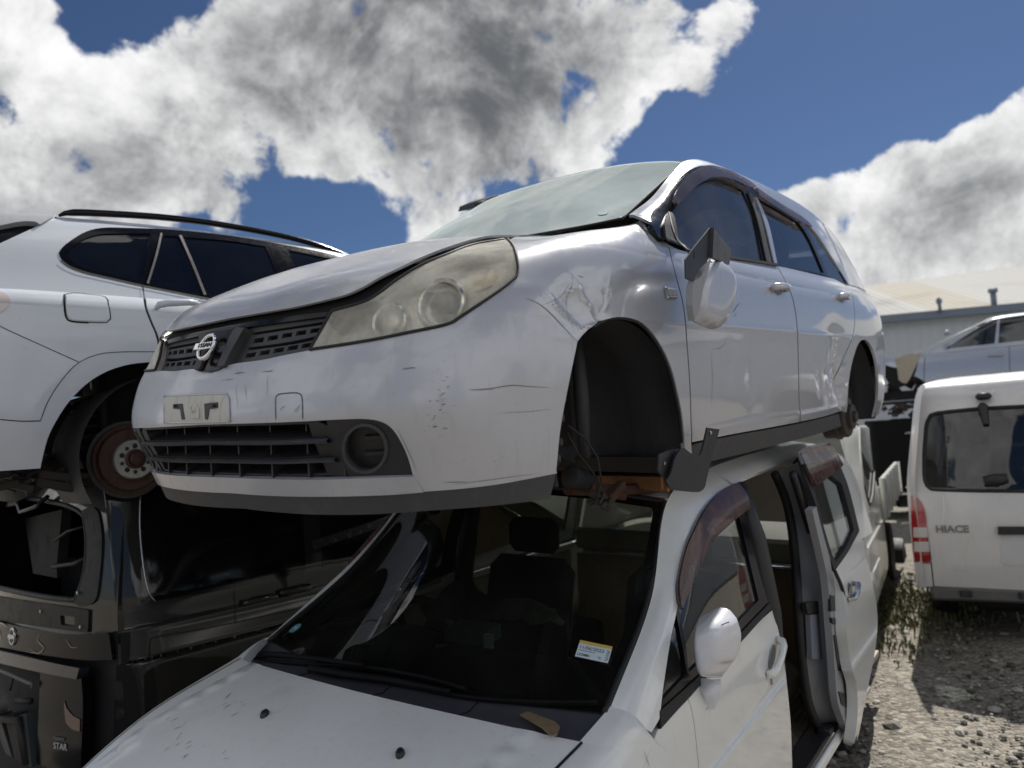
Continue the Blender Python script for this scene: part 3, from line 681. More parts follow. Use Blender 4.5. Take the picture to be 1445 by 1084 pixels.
B = TS([
 [(.085,0,.19),(.035,0,.30),(-.018,0,.43),(.005,0,.545),(.047,0,.634),(.088,0,.725),(.20,0,.812),(.53,0,.943),(.96,0,.988)],
 [(.095,.28,.19),(.045,.28,.30),(-.005,.28,.43),(.02,.28,.545),(.06,.28,.637),(.10,.28,.733),(.21,.27,.818),(.54,.25,.941),(.97,.22,.988)],
 [(.140,.52,.19),(.095,.52,.30),(.048,.53,.43),(.07,.53,.548),(.115,.52,.64),(.165,.50,.742),(.275,.48,.826),(.59,.45,.930),(1.01,.40,.986)],
 [(.235,.68,.19),(.195,.69,.30),(.16,.70,.43),(.175,.69,.55),(.22,.68,.645),(.285,.655,.75),(.375,.61,.836),(.655,.56,.922),(1.06,.52,.984)],
 [(.37,.765,.19),(.345,.785,.30),(.325,.79,.43),(.33,.79,.55),(.355,.778,.645),(.405,.75,.75),(.475,.70,.842),(.72,.635,.92),(1.10,.60,.985)],
 [(.59,.805,.19),(.575,.82,.30),(.565,.828,.43),(.565,.828,.55),(.575,.822,.645),(.595,.805,.75),(.64,.764,.862),(.84,.708,.938),(1.14,.665,1.0)],
 [(.86,.82,.19),(.86,.835,.30),(.86,.842,.43),(.86,.846,.55),(.86,.843,.65),(.86,.832,.755),(.88,.806,.87),(1.0,.757,.953),(1.18,.705,1.01)],
 [(1.05,.81,.185),(1.05,.832,.29),(1.05,.842,.42),(1.05,.847,.545),(1.05,.846,.65),(1.05,.837,.758),(1.06,.815,.865),(1.11,.775,.945),(1.215,.722,1.003)],
 [(1.25,.80,.17),(1.25,.828,.28),(1.25,.842,.41),(1.25,.848,.54),(1.25,.848,.65),(1.25,.840,.76),(1.25,.823,.86),(1.25,.787,.935),(1.26,.735,.995)],
 [(1.9,.80,.17),(1.9,.83,.28),(1.9,.845,.41),(1.9,.850,.54),(1.9,.850,.65),(1.9,.843,.75),(1.9,.832,.84),(1.9,.812,.905),(1.9,.785,.945)],
 [(2.6,.80,.17),(2.6,.83,.28),(2.6,.845,.41),(2.6,.850,.54),(2.6,.850,.65),(2.6,.843,.75),(2.6,.832,.845),(2.6,.812,.913),(2.6,.785,.955)],
 [(3.3,.80,.18),(3.3,.828,.29),(3.3,.843,.41),(3.3,.849,.54),(3.3,.849,.65),(3.3,.842,.755),(3.3,.83,.85),(3.3,.808,.92),(3.3,.78,.965)],
 [(3.85,.79,.20),(3.85,.815,.30),(3.85,.83,.42),(3.85,.838,.54),(3.85,.838,.65),(3.85,.83,.76),(3.85,.812,.86),(3.85,.785,.935),(3.85,.755,.975)],
 [(4.22,.73,.22),(4.22,.76,.31),(4.22,.775,.43),(4.22,.785,.55),(4.22,.785,.66),(4.22,.777,.77),(4.21,.757,.87),(4.20,.725,.94),(4.18,.695,.98)],
 [(4.38,.52,.24),(4.39,.58,.33),(4.39,.61,.44),(4.39,.63,.55),(4.39,.63,.66),(4.38,.62,.77),(4.37,.60,.87),(4.35,.57,.94),(4.33,.55,.98)],
 [(4.42,0,.24),(4.43,0,.33),(4.44,0,.44),(4.44,0,.55),(4.43,0,.66),(4.42,0,.77),(4.41,0,.87),(4.39,0,.94),(4.37,0,.98)],
], dents, True)
# greenhouse side: rows from the belt up to the windscreen / roof edge
G = TS([
 [(1.12,.795,.955),(1.13,.775,.99),(1.14,.745,1.01),(1.15,.715,1.025),(1.17,.665,1.035)],
 [(1.36,.790,.955),(1.36,.760,1.03),(1.37,.73,1.08),(1.38,.695,1.12),(1.405,.648,1.145)],
 [(1.60,.788,.950),(1.595,.752,1.075),(1.59,.715,1.165),(1.60,.675,1.235),(1.625,.625,1.275)],
 [(1.86,.787,.948),(1.85,.745,1.10),(1.84,.70,1.235),(1.845,.655,1.335),(1.86,.600,1.39)],
 [(2.2,.786,.95),(2.2,.742,1.12),(2.2,.695,1.265),(2.2,.645,1.385),(2.2,.575,1.445)],
 [(2.8,.783,.957),(2.8,.74,1.13),(2.8,.693,1.28),(2.8,.640,1.405),(2.8,.565,1.465)],
 [(3.4,.776,.966),(3.4,.733,1.13),(3.4,.685,1.275),(3.4,.630,1.395),(3.4,.555,1.455)],
 [(3.9,.75,.977),(3.88,.71,1.12),(3.87,.665,1.24),(3.87,.612,1.345),(3.88,.54,1.40)],
 [(4.25,.69,.98),(4.22,.66,1.07),(4.19,.625,1.16),(4.17,.58,1.25),(4.15,.52,1.30)],
 [(4.36,.56,.98),(4.33,.54,1.06),(4.30,.51,1.14),(4.26,.48,1.22),(4.22,.44,1.27)],
 [(4.38,0,.98),(4.36,0,1.07),(4.34,0,1.16),(4.31,0,1.25),(4.28,0,1.31)],
])
WS = TS([
 [(.945,0,.992),(1.30,0,1.215),(1.68,0,1.402)],
 [(.98,.35,.994),(1.34,.335,1.207),(1.71,.31,1.403)],
 [(1.075,.56,1.01),(1.41,.53,1.188),(1.77,.50,1.393)],
 [(1.175,.66,1.035),(1.49,.632,1.20),(1.83,.603,1.378)],
], None, True)
RF = TS([
 [(1.68,0,1.402),(2.2,0,1.452),(2.8,0,1.478),(3.4,0,1.475),(3.9,0,1.455),(4.28,0,1.33)],
 [(1.72,.31,1.403),(2.2,.30,1.450),(2.8,.30,1.474),(3.4,.30,1.468),(3.9,.29,1.44),(4.24,.26,1.315)],
 [(1.86,.600,1.39),(2.2,.575,1.445),(2.8,.565,1.465),(3.4,.555,1.455),(3.88,.54,1.40),(4.15,.52,1.30)],
], None, True)
SILV = 'silver_paint'
# --- outlines measured off the photograph
HL_BOT = [(728,391),(709,407),(679,428),(650.6,447),(632,457.6),(585,468),(514,482),(437.6,493.6)]
HL_TOP = [(469,439),(514,426),(538,412),(561,395),(596,374),(632,359),(667,346),(716,337.5)]
HL_RGT = [(716,337.5),(726,351),(730.6,379),(728,391)]
GR_BOT = [(437.6,494.5),(403,501),(370,508),(330,513.5),(314,519),(303,526),(287,528)]
ARCH = [(785,664),(790,612),(797,570),(805,530),(815,482),(828,467),(847,454),(870.5,447.5),(894,450),(913,461),(932.6,487),(948,521),(957.7,560),(963.5,591),(966,625),(967,650)]
LG_TOP = [(583,672),(577,650),(568,628),(555,607),(540,596),(518,591.5),(480,592),(400,596),(284,599.5)]
STRIP_T = [(583,672),(520,674),(450,676),(370,675),(297,672)]
STRIP_B = [(598,694),(540,698),(450,700),(370,698),(296,692)]
LIP_T = [(786,668),(740,677),(700,684),(650,690),(598,694)]
LIP_B = [(777,705),(735,710),(680,716),(600,722),(520,727),(440,727),(370,722),(300,712.5)]
k = dict(sp=.026)
bumper = panel('front_bumper', B, MP, [HL_BOT, GR_BOT, [(287,528),(284,599.5)], LG_TOP[::-1], [(583,672),(598,694)], LIP_T[::-1], [(786,668),(785,664)], ARCH[:5], [(815,482),(780,449),(745,420),(728,395)]], 'bumper_paint', wagon, 'both', centre=True, sp=.02, flange=.02)
panel('bumper_strip', B, MP, [STRIP_T, [(297,672),(296,692)], STRIP_B[::-1], [(598,694),(583,672)]], 'bumper_paint', bumper, 'both', centre=True, off=.004, sp=.02)
panel('chin_spoiler', B, MP, [LIP_T, STRIP_B, [(296,692),(300,712.5)], LIP_B[::-1], [(777,705),(786,668)]], 'grey_plastic', bumper, 'both', centre=True, off=-.003, flange=.03)
# lower grille: bars across a dark hole
lgr = B.uv(MP, dens([(458,594),(464,634),(470,674)], 10)); lgt = B.uv(MP, dens([(284,599),(380,597),(458,594)], 10)); lgb = B.uv(MP, dens([(470,674),(400,676),(297,673)], 10))
vt = lambda u: float(np.interp(u, np.maximum(lgt[:, 0], 0), lgt[:, 1])); vb = lambda u: float(np.interp(u, np.maximum(lgb[::-1, 0], 0), lgb[::-1, 1])); ur = float(lgr[:, 0].min())
lev = lambda u, f: (u, vb(u) + (vt(u) - vb(u)) * f)
us = np.linspace(0, ur - .1, 16); out = [lev(u, 1) for u in np.linspace(0, ur, 18)] + [tuple(q) for q in lgr[1:-1]] + [lev(u, 0) for u in np.linspace(ur, 0, 18)]
for f0, f1 in ((.05, .29), (.37, .62), (.70, .94)):
    out += [lev(u, f0) for u in us] + [lev(u, f1) for u in us[::-1]]
lg = panel('lower_grille', B, MP, None, 'dark_plastic', wagon, 'both', centre=True, uvloop=out, off=-.012, flange=.05)
panel('grille_backing', B, MP, None, 'gap_black', lg, 'both', centre=True, uvloop=[lev(u, 1.06) for u in np.linspace(0, ur + .05, 14)] + [lev(u, -.06) for u in np.linspace(ur + .05, 0, 14)], off=-.11, flange=0)
uu = np.linspace(0, ur + .12, 24)
for f in (.33, .66):
    q = np.array([lev(u, f) for u in uu]); P = B.ev(q[:, 0], q[:, 1]); P = np.vstack([(P * [1, -1, 1])[:0:-1], P])
    n = len(P); up = np.array([0, 0, .0055]); bk = np.array([.05, 0, .004]); fr = np.array([-.008, 0, 0]); mb = MB()
    L = [MP.loc(P + up), MP.loc(P + fr), MP.loc(P - up), MP.loc(P + bk - up), MP.loc(P + bk + up)]
    mb.add(np.vstack(L), [(r * n + i, r * n + i + 1, ((r + 1) % 5) * n + i + 1, ((r + 1) % 5) * n + i) for r in range(5) for i in range(n - 1)]); mb.build('grille_bar', 'grey_plastic', lg, 25)
for u in (.25, .75, 1.25, 1.7):
    for m_ in (1, -1):
        q = np.array([lev(u, f) for f in (.02, .98)]); P = B.ev(q[:, 0], q[:, 1]) * [1, m_, 1] + [.055, 0, 0]; mb = MB(); mb.box(MP.loc(P.mean(0)), (.05, .006, abs(P[1][2] - P[0][2]))); mb.build('grille_rib', 'dark_plastic', lg)
mb = MB(); 
for i in range(40): mb.box(MP.loc((.16, -.5 + i * .0256, .37)), (.01, .008, .16))
mb.build('radiator_fins', 'grime_metal', lg)
FOG = [[(458,594),(518,592),(540,597),(555,608),(568,629),(577,651),(582,672)], [(582,672),(470,674)], [(470,674),(458,594)]]
fcx, fcy = 516, 634
def ell(cx, cy, rx, ry, n=22, rot=0): return [[(cx + rx * math.cos(t) * math.cos(rot) - ry * math.sin(t) * math.sin(rot), cy + rx * math.cos(t) * math.sin(rot) + ry * math.sin(t) * math.cos(rot)) for t in np.linspace(0, 2 * math.pi, n, endpoint=False)]]
fogs = panel('fog_lamp_surround', B, MP, FOG, 'dark_plastic', wagon, both_sides=True, off=-.008, flange=.02, holes=[ell(fcx - 2, fcy, 30, 33)])
g1 = panel_geo(B, MP, ell(fcx - 2, fcy, 30, 33), off=-.008, flange=.030)
for o, mi in zip(fogs, (None, 'only')):
    gg = Panel(); kk = g1.nt; gg.P, gg.N = g1.P, -g1.N; gg.F = [f[::-1] for f in g1.F[kk:]]
    panel_obj('lamp_tunnel', MP, gg, 'dark_plastic', o, mi)
    panel('tunnel_back', B, MP, ell(fcx - 2, fcy, 32, 35), 'dark_plastic', o, mi, off=-.033, flange=0)
    panel('fog_rim', B, MP, ell(fcx - 2, fcy, 33, 36), 'grey_plastic', o, mi, off=-.002, flange=.012, holes=[ell(fcx - 2, fcy, 28.5, 31.5)])
    for yy in (622, 645):
        panel('tunnel_bar', B, MP, [[(508,yy),(538,yy-2)],[(538,yy-2),(538,yy+3)],[(538,yy+3),(508,yy+5)]], 'dark_plastic', o, mi, off=-.022, flange=.010)
# grille
gr = panel('grille', B, MP, [[(469,441),(437.6,494)], GR_BOT, [(287,528),(313,459)], [(313,459),(343,454.5),(370,450),(420,444),(469,438)]], 'grey_plastic', wagon, 'both', centre=True, off=-.016, flange=.02, sp=.012,
      holes=[[[(350,466.5),(400,459),(455,450)],[(455,450),(452,455)],[(452,455),(400,463),(348,471)]]]
      + [ [[(352+k*20.2,475.5-k*3.55),(366+k*20.2,473-k*3.55)],[(366+k*20.2,473-k*3.55),(364.5+k*20.2,479.5-k*3.6)],[(364.5+k*20.2,479.5-k*3.6),(349.5+k*20.2,482-k*3.6)]] for k in range(5)]
      + [[[(344,487),(400,479),(446,469.5)],[(446,469.5),(443.5,475)],[(443.5,475),(400,483.5),(342.5,491)]]]
      + [ [[(341+k*20,495.5-k*3.5),(355+k*20,493-k*3.5)],[(355+k*20,493-k*3.5),(353+k*20,499.5-k*3.55)],[(353+k*20,499.5-k*3.55),(338.5+k*20,502-k*3.55)]] for k in range(5)])
panel('grille_backing', B, MP, [[(475,438),(437.6,497)], [(437.6,497),(303,527),(287,528)], [(287,528),(313,457)], [(313,457),(370,448),(475,436)]], 'gap_black', gr, 'both', centre=True, off=-.06, flange=0)
# raised centre shield behind the emblem
shield = panel('centre_shield', B, MP, [[(345.5,466),(316,519)], [(316,519),(303,525.5),(287,527.5)], [(287,527.5),(312,462)], [(312,462),(345.5,466-5)]], 'gloss_black', gr, 'both', centre=True, off=.004, flange=.03)
panel('shield_edge', B, MP, [[(345,465),(334,468),(311.5,519),(316,520)], [(316,520),(321,518),(331,498),(350,464)]], 'grey_plastic', gr, both_sides=True, off=.012, flange=.03)
panel('grille_brow', B, MP, [[(470,438),(420,443),(370,450),(312,459.5)],[(312,459.5),(311,464.5)],[(311,464.5),(352,459.5),(370,457),(467,444)]], 'gloss_black', gr, 'both', centre=True, off=-.006, flange=.03)
M = surf_frame(B, MP, 303.5, 495.5, (1, -.12), .022)
em = MB()
def ringpts(r, n=40): return [(r * math.cos(t), r * math.sin(t)) for t in np.linspace(0, 2 * math.pi, n, endpoint=False)]
n = 40; R0, R1 = .0305, .0415; prof = [(R1, 0), (R1, .006), (R1 - .003, .0095), (R0 + .003, .0095), (R0, .006), (R0, 0)]; vs = [(r * math.cos(t), r * math.sin(t), h) for r, h in prof for t in np.linspace(0, 2 * math.pi, n, endpoint=False)]
em.add(vs, [(i * n + k, i * n + (k + 1) % n, (i + 1) * n + (k + 1) % n, (i + 1) * n + k) for i in range(5) for k in range(n)], True)
em.box((0, 0, .010), (.104, .0225, .008), bev=.002)
me = em.mesh('emblem', 40); me.transform(M); emb = link('emblem', me, 'chrome', shield)
text_mesh('emblem_lettering', 'SSAN', .0125, .0008, M @ Matrix.Translation((.010, 0, .0146)), 'ink', emb, bold=.0006, width=.058)
text_mesh('emblem_lettering', 'I', .0125, .0008, M @ Matrix.Translation((-.027, 0, .0146)), 'ink', emb)
# hood
HOOD_E = [(312,453.5),(343,448),(370,443.3),(420,434.5),(462,425),(490.6,417.5),(514,407),(537.6,393.5),(566,379.5),(596,365.5),(632,351.5),(667,340.5),(702,332.5),(730,328)]
hood_uv_edge = B.uv(MP, dens(HOOD_E, 10)); hood_uv_edge[0, 0] = 0
rear = [(float(u), 7.93) for u in np.linspace(hood_uv_edge[-1][0] if hood_uv_edge[-1][0] > 1 else 5.4, 0, 26)]
hl = np.vstack([hood_uv_edge, [[hood_uv_edge[-1][0], vv] for vv in np.linspace(hood_uv_edge[-1][1], 7.93, 8)[1:-1]], rear, [[0, vv] for vv in np.linspace(7.93, hood_uv_edge[0][1], 30)[1:-1]]])
panel('hood', B, MP, None, 'hood_paint', wagon, 'both', centre=True, uvloop=hl, sp=.03, off=.006, flange=.007)
up = [(x, y - 5) for x, y in HOOD_E]; dn = [(312,463),(343,461),(370,456),(420,448),(469,441)] + [(x + 1.5, y + 3) for x, y in HL_TOP[1:]] + [(733,333)]
panel('hood_gap', B, MP, [[(312,448)] + up[1:], [up[-1], (733, 333)], dn[::-1], [(312,463),(312,448)]], 'gap_black', wagon, 'both', centre=True, off=-.016, flange=0, sp=.02)
# headlamps
for mi in (None, 'only'):
    h = panel('headlight', B, MP, [HL_BOT[::-1], HL_TOP, HL_RGT], 'gap_black', wagon, mi, off=-.075, flange=0) if False else None
    lens_segs = [[(437.6,493.6)] + HL_BOT[::-1][1:], HL_RGT[::-1], HL_TOP[::-1], [(469,439),(437.6,493.6)]]
    h = panel('headlight', B, MP, lens_segs, 'headlamp_lens', wagon, mi, off=.001, flange=.004, sp=.02)
    panel('lamp_housing', B, MP, lens_segs, 'lamp_inner', h, mi, off=-.055, flange=0, sp=.02)
    g = panel_geo(B, MP, lens_segs, off=-.003, flange=.055); gg = Panel(); gg.P, gg.N = g.P, -g.N; gg.F = [f[::-1] for f in g.F[g.nt:]]
    panel_obj('lamp_wall', MP, gg, 'lamp_inner', h, mi)
    g = panel_geo(B, MP, lens_segs, off=.004, flange=.01, step=6)
    # black rubber seal round the lens
    uvl = g.ol; P = B.ev(uvl[:, 0], uvl[:, 1]); N = B.normal(uvl[:, 0], uvl[:, 1]); P = P + N * .0015
    P = np.vstack([P, P[:1]]); mb = MB(); mb.tube(MP.loc(P * ([1, -1, 1] if mi else [1, 1, 1])), .0042, 6, cap=False); mb.build('lamp_seal', 'rubber', h)
    for (cx, cy, rr, dep) in ((625, 420, .066, .045), (548, 447, .050, .045)):
        uvc = B.uv(MP, [(cx, cy)])[0]; P = B.ev(*uvc); N = B.normal(*uvc); ax = np.array([-.93, .25, .25]); c = P - N * .03
        if mi: c = c * [1, -1, 1]; ax = ax * [1, -1, 1]
        mb = MB(); c0 = MP.loc(c); a0 = ax * MP.sc
        mb.lathe(c0, a0, [(rr, -.01), (rr, .016), (rr - .005, .020), (rr - .011, .016), (rr - .016, -.015), (rr * .62, -.028)], 36)
        mb.build('reflector_ring', 'lamp_ring', h, 30)
        mb = MB(); mb.lathe(c0, a0, [(rr * .60, -.024), (rr * .60, -.004), (rr * .5, .006), (rr * .3, .013), (0.0001, .016)], 30)
        mb.build('projector_lens', 'lamp_globe' if rr > .06 else 'lamp_inner', h, 40)
    panel('amber_bulb', B, MP, [[(668,372),(708,366)],[(708,366),(700,384)],[(700,384),(672,392)]], 'lamp_amber', h, mi, off=-.05, flange=.01)
# fenders
DOOR_LEAD = [(942,343),(952,386),(963.6,432),(969,490),(973,549),(975,620),(976.5,643)]
FEND = [[(728,395),(745,420),(780,449),(815,482)], ARCH[4:], [(967,650),(976.5,645)], DOOR_LEAD[::-1], [(942,343),(932.6,335.6),(919,313),(914,301),(894,291.5)], [(894,291.5),(885,300),(868,308.5),(820,315),(780,320),(733,328)], [(720,338),(727.5,351),(732,379),(729.5,391)]]
panel('front_fender', B, MP, FEND, SILV, wagon, both_sides=True, sp=.0095, flange=.014, off=0.0)
# doors
FD_BELT = [(942,345),(957,352),(970,355.5),(1000,360.5),(1030,365.5),(1062,370.5),(1096,376)]
RD_LEAD = [(1097,376),(1111,401.5),(1120.5,428.6),(1125.5,471),(1127.5,549),(1129,595)]
dr = panel('front_door', B, MP, [[(944,345)] + [(x + 1.6, y) for x, y in DOOR_LEAD[1:-1]], [(976.8,624),(1037,612),(1082,604),(1127.5,595.5)], [(x - .9, y) for x, y in RD_LEAD[::-1]], FD_BELT[::-1]], SILV, wagon, both_sides=True, sp=.02)
RD_REAR = [(1200,409),(1205,432),(1204.5,467),(1195,502),(1186.5,549),(1187,580)]
rd = panel('rear_door', B, MP, [[(x + .5, y) for x, y in RD_LEAD], [(1129,595),(1160,588.5),(1187,581)], RD_REAR[::-1], [(1200,406.5),(1170,390.5),(1140,383),(1097.5,375.5)]], SILV, wagon, both_sides=True, sp=.016)
RARCH = [(1187,585),(1189,565),(1192.5,543),(1195.5,514),(1203,487),(1213,478),(1224,486),(1230.6,507),(1235,530),(1234,552),(1230,566)]
qp = panel('quarter_panel', B, MP, [[(x + .8, y) for x, y in RD_REAR[:-1]], RARCH[1:]], SILV, wagon, uvloop=None, both_sides=True, sp=.02) if False else None
ua = B.uv(MP, dens([(x + .8, y) for x, y in RD_REAR], 6)); ub = B.uv(MP, dens(RARCH, 5))
arch_r = [(10.3 + .62 * math.cos(t), 1.2 + 3.05 * math.sin(t)) for t in np.linspace(0, math.pi, 40)]
u0 = float(ua[0][0])
# the rear arch is a round opening about the rear axle, s = 3.46
def arch_uv(sc, zc, r, z0, n=40):
    out = []
    t0 = math.asin((z0 - zc) / r)
    for t in np.linspace(math.pi - t0, t0, n):
        sx, z = sc + r * math.cos(t), zc + r * math.sin(t)
        x = np.array([11.0, 2.0])
        for _ in range(30):
            f = lambda q: B.ev(q[0], q[1])[[0, 2]] - [sx, z]
            r0 = f(x); J = np.stack([(f(x + [1e-4, 0]) - r0) / 1e-4, (f(x + [0, 1e-4]) - r0) / 1e-4], 1); x = x - np.clip(np.linalg.solve(J, r0), -.6, .6)
        out.append(x)
    return np.array(out)
RA = arch_uv(3.475, .295, .355, .195)
ql = np.vstack([ua[ua[:, 1] < 7.95][:, :], ])
low_v = RA[-1][1]
qloop = np.vstack([[[u0, 7.95]], ua[1:], RA[2:], [[uu, low_v] for uu in np.linspace(RA[-1][0], 15, 30)[1:]], [[15, vv] for vv in np.linspace(low_v, 7.95, 16)[1:]], [[uu, 7.95] for uu in np.linspace(15, u0, 40)[1:-1]]])
panel('quarter_panel', B, MP, None, SILV, wagon, both_sides=True, uvloop=qloop, sp=.03)
# sills
panel('sill_cover', B, MP, [[(968,648),(976,630),(1037,615.5),(1082,607.5),(1127,599),(1187,584.5)], [(1187,584.5),(1189.5,602)], [(1189.5,602),(1150,615),(1099,628),(1050,641),(1009,651),(985,660),(968,660)]], 'grey_plastic', wagon, both_sides=True, off=-.006, flange=.05)
# windows: black frame, glass, visors
FRAME = [[(942,343.5),(932.6,335.6),(919,313),(917.7,305),(926.6,290),(948.7,261),(973,240),(997,233.5),(1024,241),(1050.6,254),(1064,266),(1090,283.5),(1128,306.5),(1150,327),(1172,360),(1199,403.5)], [(1199,403.5),(1169,390),(1140,383),(1097,375.5),(1062,370),(1030,365),(1000,360),(970,355),(957,351.5)]]
WIN_F = [[(951,299),(958,287),(972,271),(993,258.5),(1012,256),(1033,260.5),(1049,268.7)], [(1049,268.7),(1064,305),(1077,367.5)], [(1077,367.5),(1028,362.5),(975,354),(962,347)], [(962,347),(954,325)]]
WIN_R = [[(1070,279.5),(1090,290),(1127,312.5)], [(1127,312.5),(1143.5,338),(1164,385)], [(1164,385),(1130,380),(1100,374.5)], [(1100,374.5),(1084,320)]]
WIN_Q = [[(1135,315),(1154,327),(1175,362),(1195.5,400.5)], [(1195.5,400.5),(1170,388.5)], [(1170,388.5),(1149,340)]]
wf = panel('window_frame', G, MP, FRAME, 'gloss_black', wagon, both_sides=True, off=-.004, flange=.02, holes=[WIN_F, WIN_R, WIN_Q], sp=.03)
panel('side_window', G, MP, WIN_F, 'wagon_glass', wagon, both_sides=True, off=-.010, flange=0, sp=.03)
panel('side_window', G, MP, WIN_Q, 'quarter_glass', wagon, both_sides=True, off=-.008, flange=0, sp=.03)
panel('side_window', G, MP, [*WIN_R], 'rear_glass', wagon, both_sides=True, off=-.012, flange=0, sp=.03)
panel('pillar_trim', G, MP, [[(1055,272),(1068,311),(1081,369)],[(1081,369),(1088,371)],[(1088,371),(1074,311),(1061,274)]], 'grey_plastic', wf[0], off=.004, flange=.006)
panel('pillar_trim', G, MP, [[(1064,278),(1078,315),(1091.5,371)],[(1091.5,371),(1096,373)],[(1096,373),(1084,318),(1068,280)]], SILV, wf[0], off=.004, flange=.006)
panel('window_sill_trim', G, MP, [[(958,349),(1000,357.5),(1050,365),(1096,372.5)],[(1096,372.5),(1096,376)],[(1096,376),(1050,368.5),(1000,361),(957,352)]], 'rubber', wf[0], off=.006, flange=.008)
VIS = [[(945.5,286),(954,269),(966,254),(980,243.5),(997.4,238.5),(1024,245),(1050.6,258),(1062,267)], [(1062,267),(1053,268),(1033,258.5),(1010.7,253.5),(993,257),(973,271),(951,295)]]
VIS2 = [[(1063,268),(1090,286),(1128,309),(1142,322)], [(1142,322),(1130,318),(1092,296),(1066,279)]]
panel('rain_visor', G, MP, VIS, 'wagon_visor', wagon, both_sides=True, off=.022, flange=.012, sp=.02)
panel('rain_visor', G, MP, VIS2, 'wagon_visor', wagon, both_sides=True, off=.020, flange=.012, sp=.02)
# pillars and roof edge: from windscreen edge to the frame
def uvline(fn, a, b, n): return [fn(t) for t in np.linspace(a, b, n)]
fu = G.uv(MP, dens(FRAME[0][2:], 8)); fu = fu[(fu[:, 0] > .15)]
top = [[u, 4.0] for u in np.linspace(fu[-1][0], fu[0][0], 60)]
panel('roof_pillar', G, MP, None, SILV, wagon, both_sides=True, uvloop=np.vstack([fu, [[fu[-1][0] + .0, 3.9]], top, [[fu[0][0], 3.6]]]), sp=.025, flange=.01)
lo = [[u, .03] for u in np.linspace(fu[-1][0], 10, 20)]
panel('tailgate', G, MP, None, SILV, wagon, 'both', uvloop=np.vstack([lo, [[10, v] for v in np.linspace(.03, 4, 12)[1:]], [[u, 4.0] for u in np.linspace(10, fu[-1][0], 20)[1:]]]), sp=.04, flange=0)
panel('roof', RF, MP, None, SILV, wagon, 'both', centre=True, uvloop=[(2 * t, 0) for t in np.linspace(0, 1, 12)] + [(2, 5 * t) for t in np.linspace(0, 1, 30)[1:]] + [(2 - 2 * t, 5) for t in np.linspace(0, 1, 12)[1:]] + [(0, 5 - 5 * t) for t in np.linspace(0, 1, 30)[1:-1]], sp=.05, flange=.004)
panel('windshield', WS, MP, None, 'windscreen_glass', wagon, 'both', centre=True, uvloop=[(2.94 * t, 0.02) for t in np.linspace(0, 1, 14)] + [(2.94, .02 + 1.95 * t) for t in np.linspace(0, 1, 20)[1:]] + [(2.94 - 2.94 * t, 1.97) for t in np.linspace(0, 1, 14)[1:]] + [(0, 1.97 - 1.95 * t) for t in np.linspace(0, 1, 20)[1:-1]], sp=.04, flange=.004)
g = panel_geo(WS, MP, uvloop=[(3 * t, -.05) for t in np.linspace(0, 1, 24)] + [(3, 2 * t) for t in np.linspace(0, 1, 20)[1:]] + [(3 - 3 * t, 2) for t in np.linspace(0, 1, 24)[1:]] + [(0, 2 - 2 * t) for t in np.linspace(0, 1, 20)[1:-1]], off=-.006, flange=0, sp=.05, centre=True)
rim = [(2.93, .03 + 1.93 * t) for t in np.linspace(0, 1, 30)]; P = WS.ev(*np.array(rim).T); mb = MB()
for m_ in (1, -1): mb.tube(MP.loc(P * [1, m_, 1]), .0028, 6)
Pb = WS.ev(np.linspace(0, 2.93, 40), np.full(40, .03)); mb.tube(MP.loc(np.vstack([(Pb * [1, -1, 1])[::-1], Pb])), .0055, 6)
mb.build('windshield_seal', 'rubber', wagon)
# inner shell so that gaps and windows look into a dark cabin
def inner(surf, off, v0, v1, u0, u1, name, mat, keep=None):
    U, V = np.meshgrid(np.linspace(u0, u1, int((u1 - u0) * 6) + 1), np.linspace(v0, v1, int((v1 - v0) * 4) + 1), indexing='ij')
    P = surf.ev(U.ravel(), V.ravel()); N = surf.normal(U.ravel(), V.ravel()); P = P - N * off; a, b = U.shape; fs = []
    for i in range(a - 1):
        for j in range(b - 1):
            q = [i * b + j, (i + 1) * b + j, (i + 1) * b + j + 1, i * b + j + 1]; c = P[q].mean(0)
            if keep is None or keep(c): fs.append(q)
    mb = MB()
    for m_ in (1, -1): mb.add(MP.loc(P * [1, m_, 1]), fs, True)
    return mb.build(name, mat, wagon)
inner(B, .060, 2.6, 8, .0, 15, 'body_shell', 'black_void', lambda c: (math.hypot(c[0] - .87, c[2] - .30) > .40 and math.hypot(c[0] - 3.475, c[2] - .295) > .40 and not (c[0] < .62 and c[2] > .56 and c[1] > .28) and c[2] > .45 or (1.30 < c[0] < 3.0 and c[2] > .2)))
# underside
mb = MB(); mb.box(MP.loc((2.25, 0, .20)), (2.2, 1.50, .05)); mb.box(MP.loc((.75, 0, .40)), (.75, .86, .26)); mb.box(MP.loc((3.9, 0, .34)), (.8, 1.35, .1)); mb.box(MP.loc((.30, 0, .33)), (.16, .8, .16)); mb.box(MP.loc((3.45, 0, .36)), (.5, .9, .14))
mb.build('floor_pan', 'grime_metal', wagon)
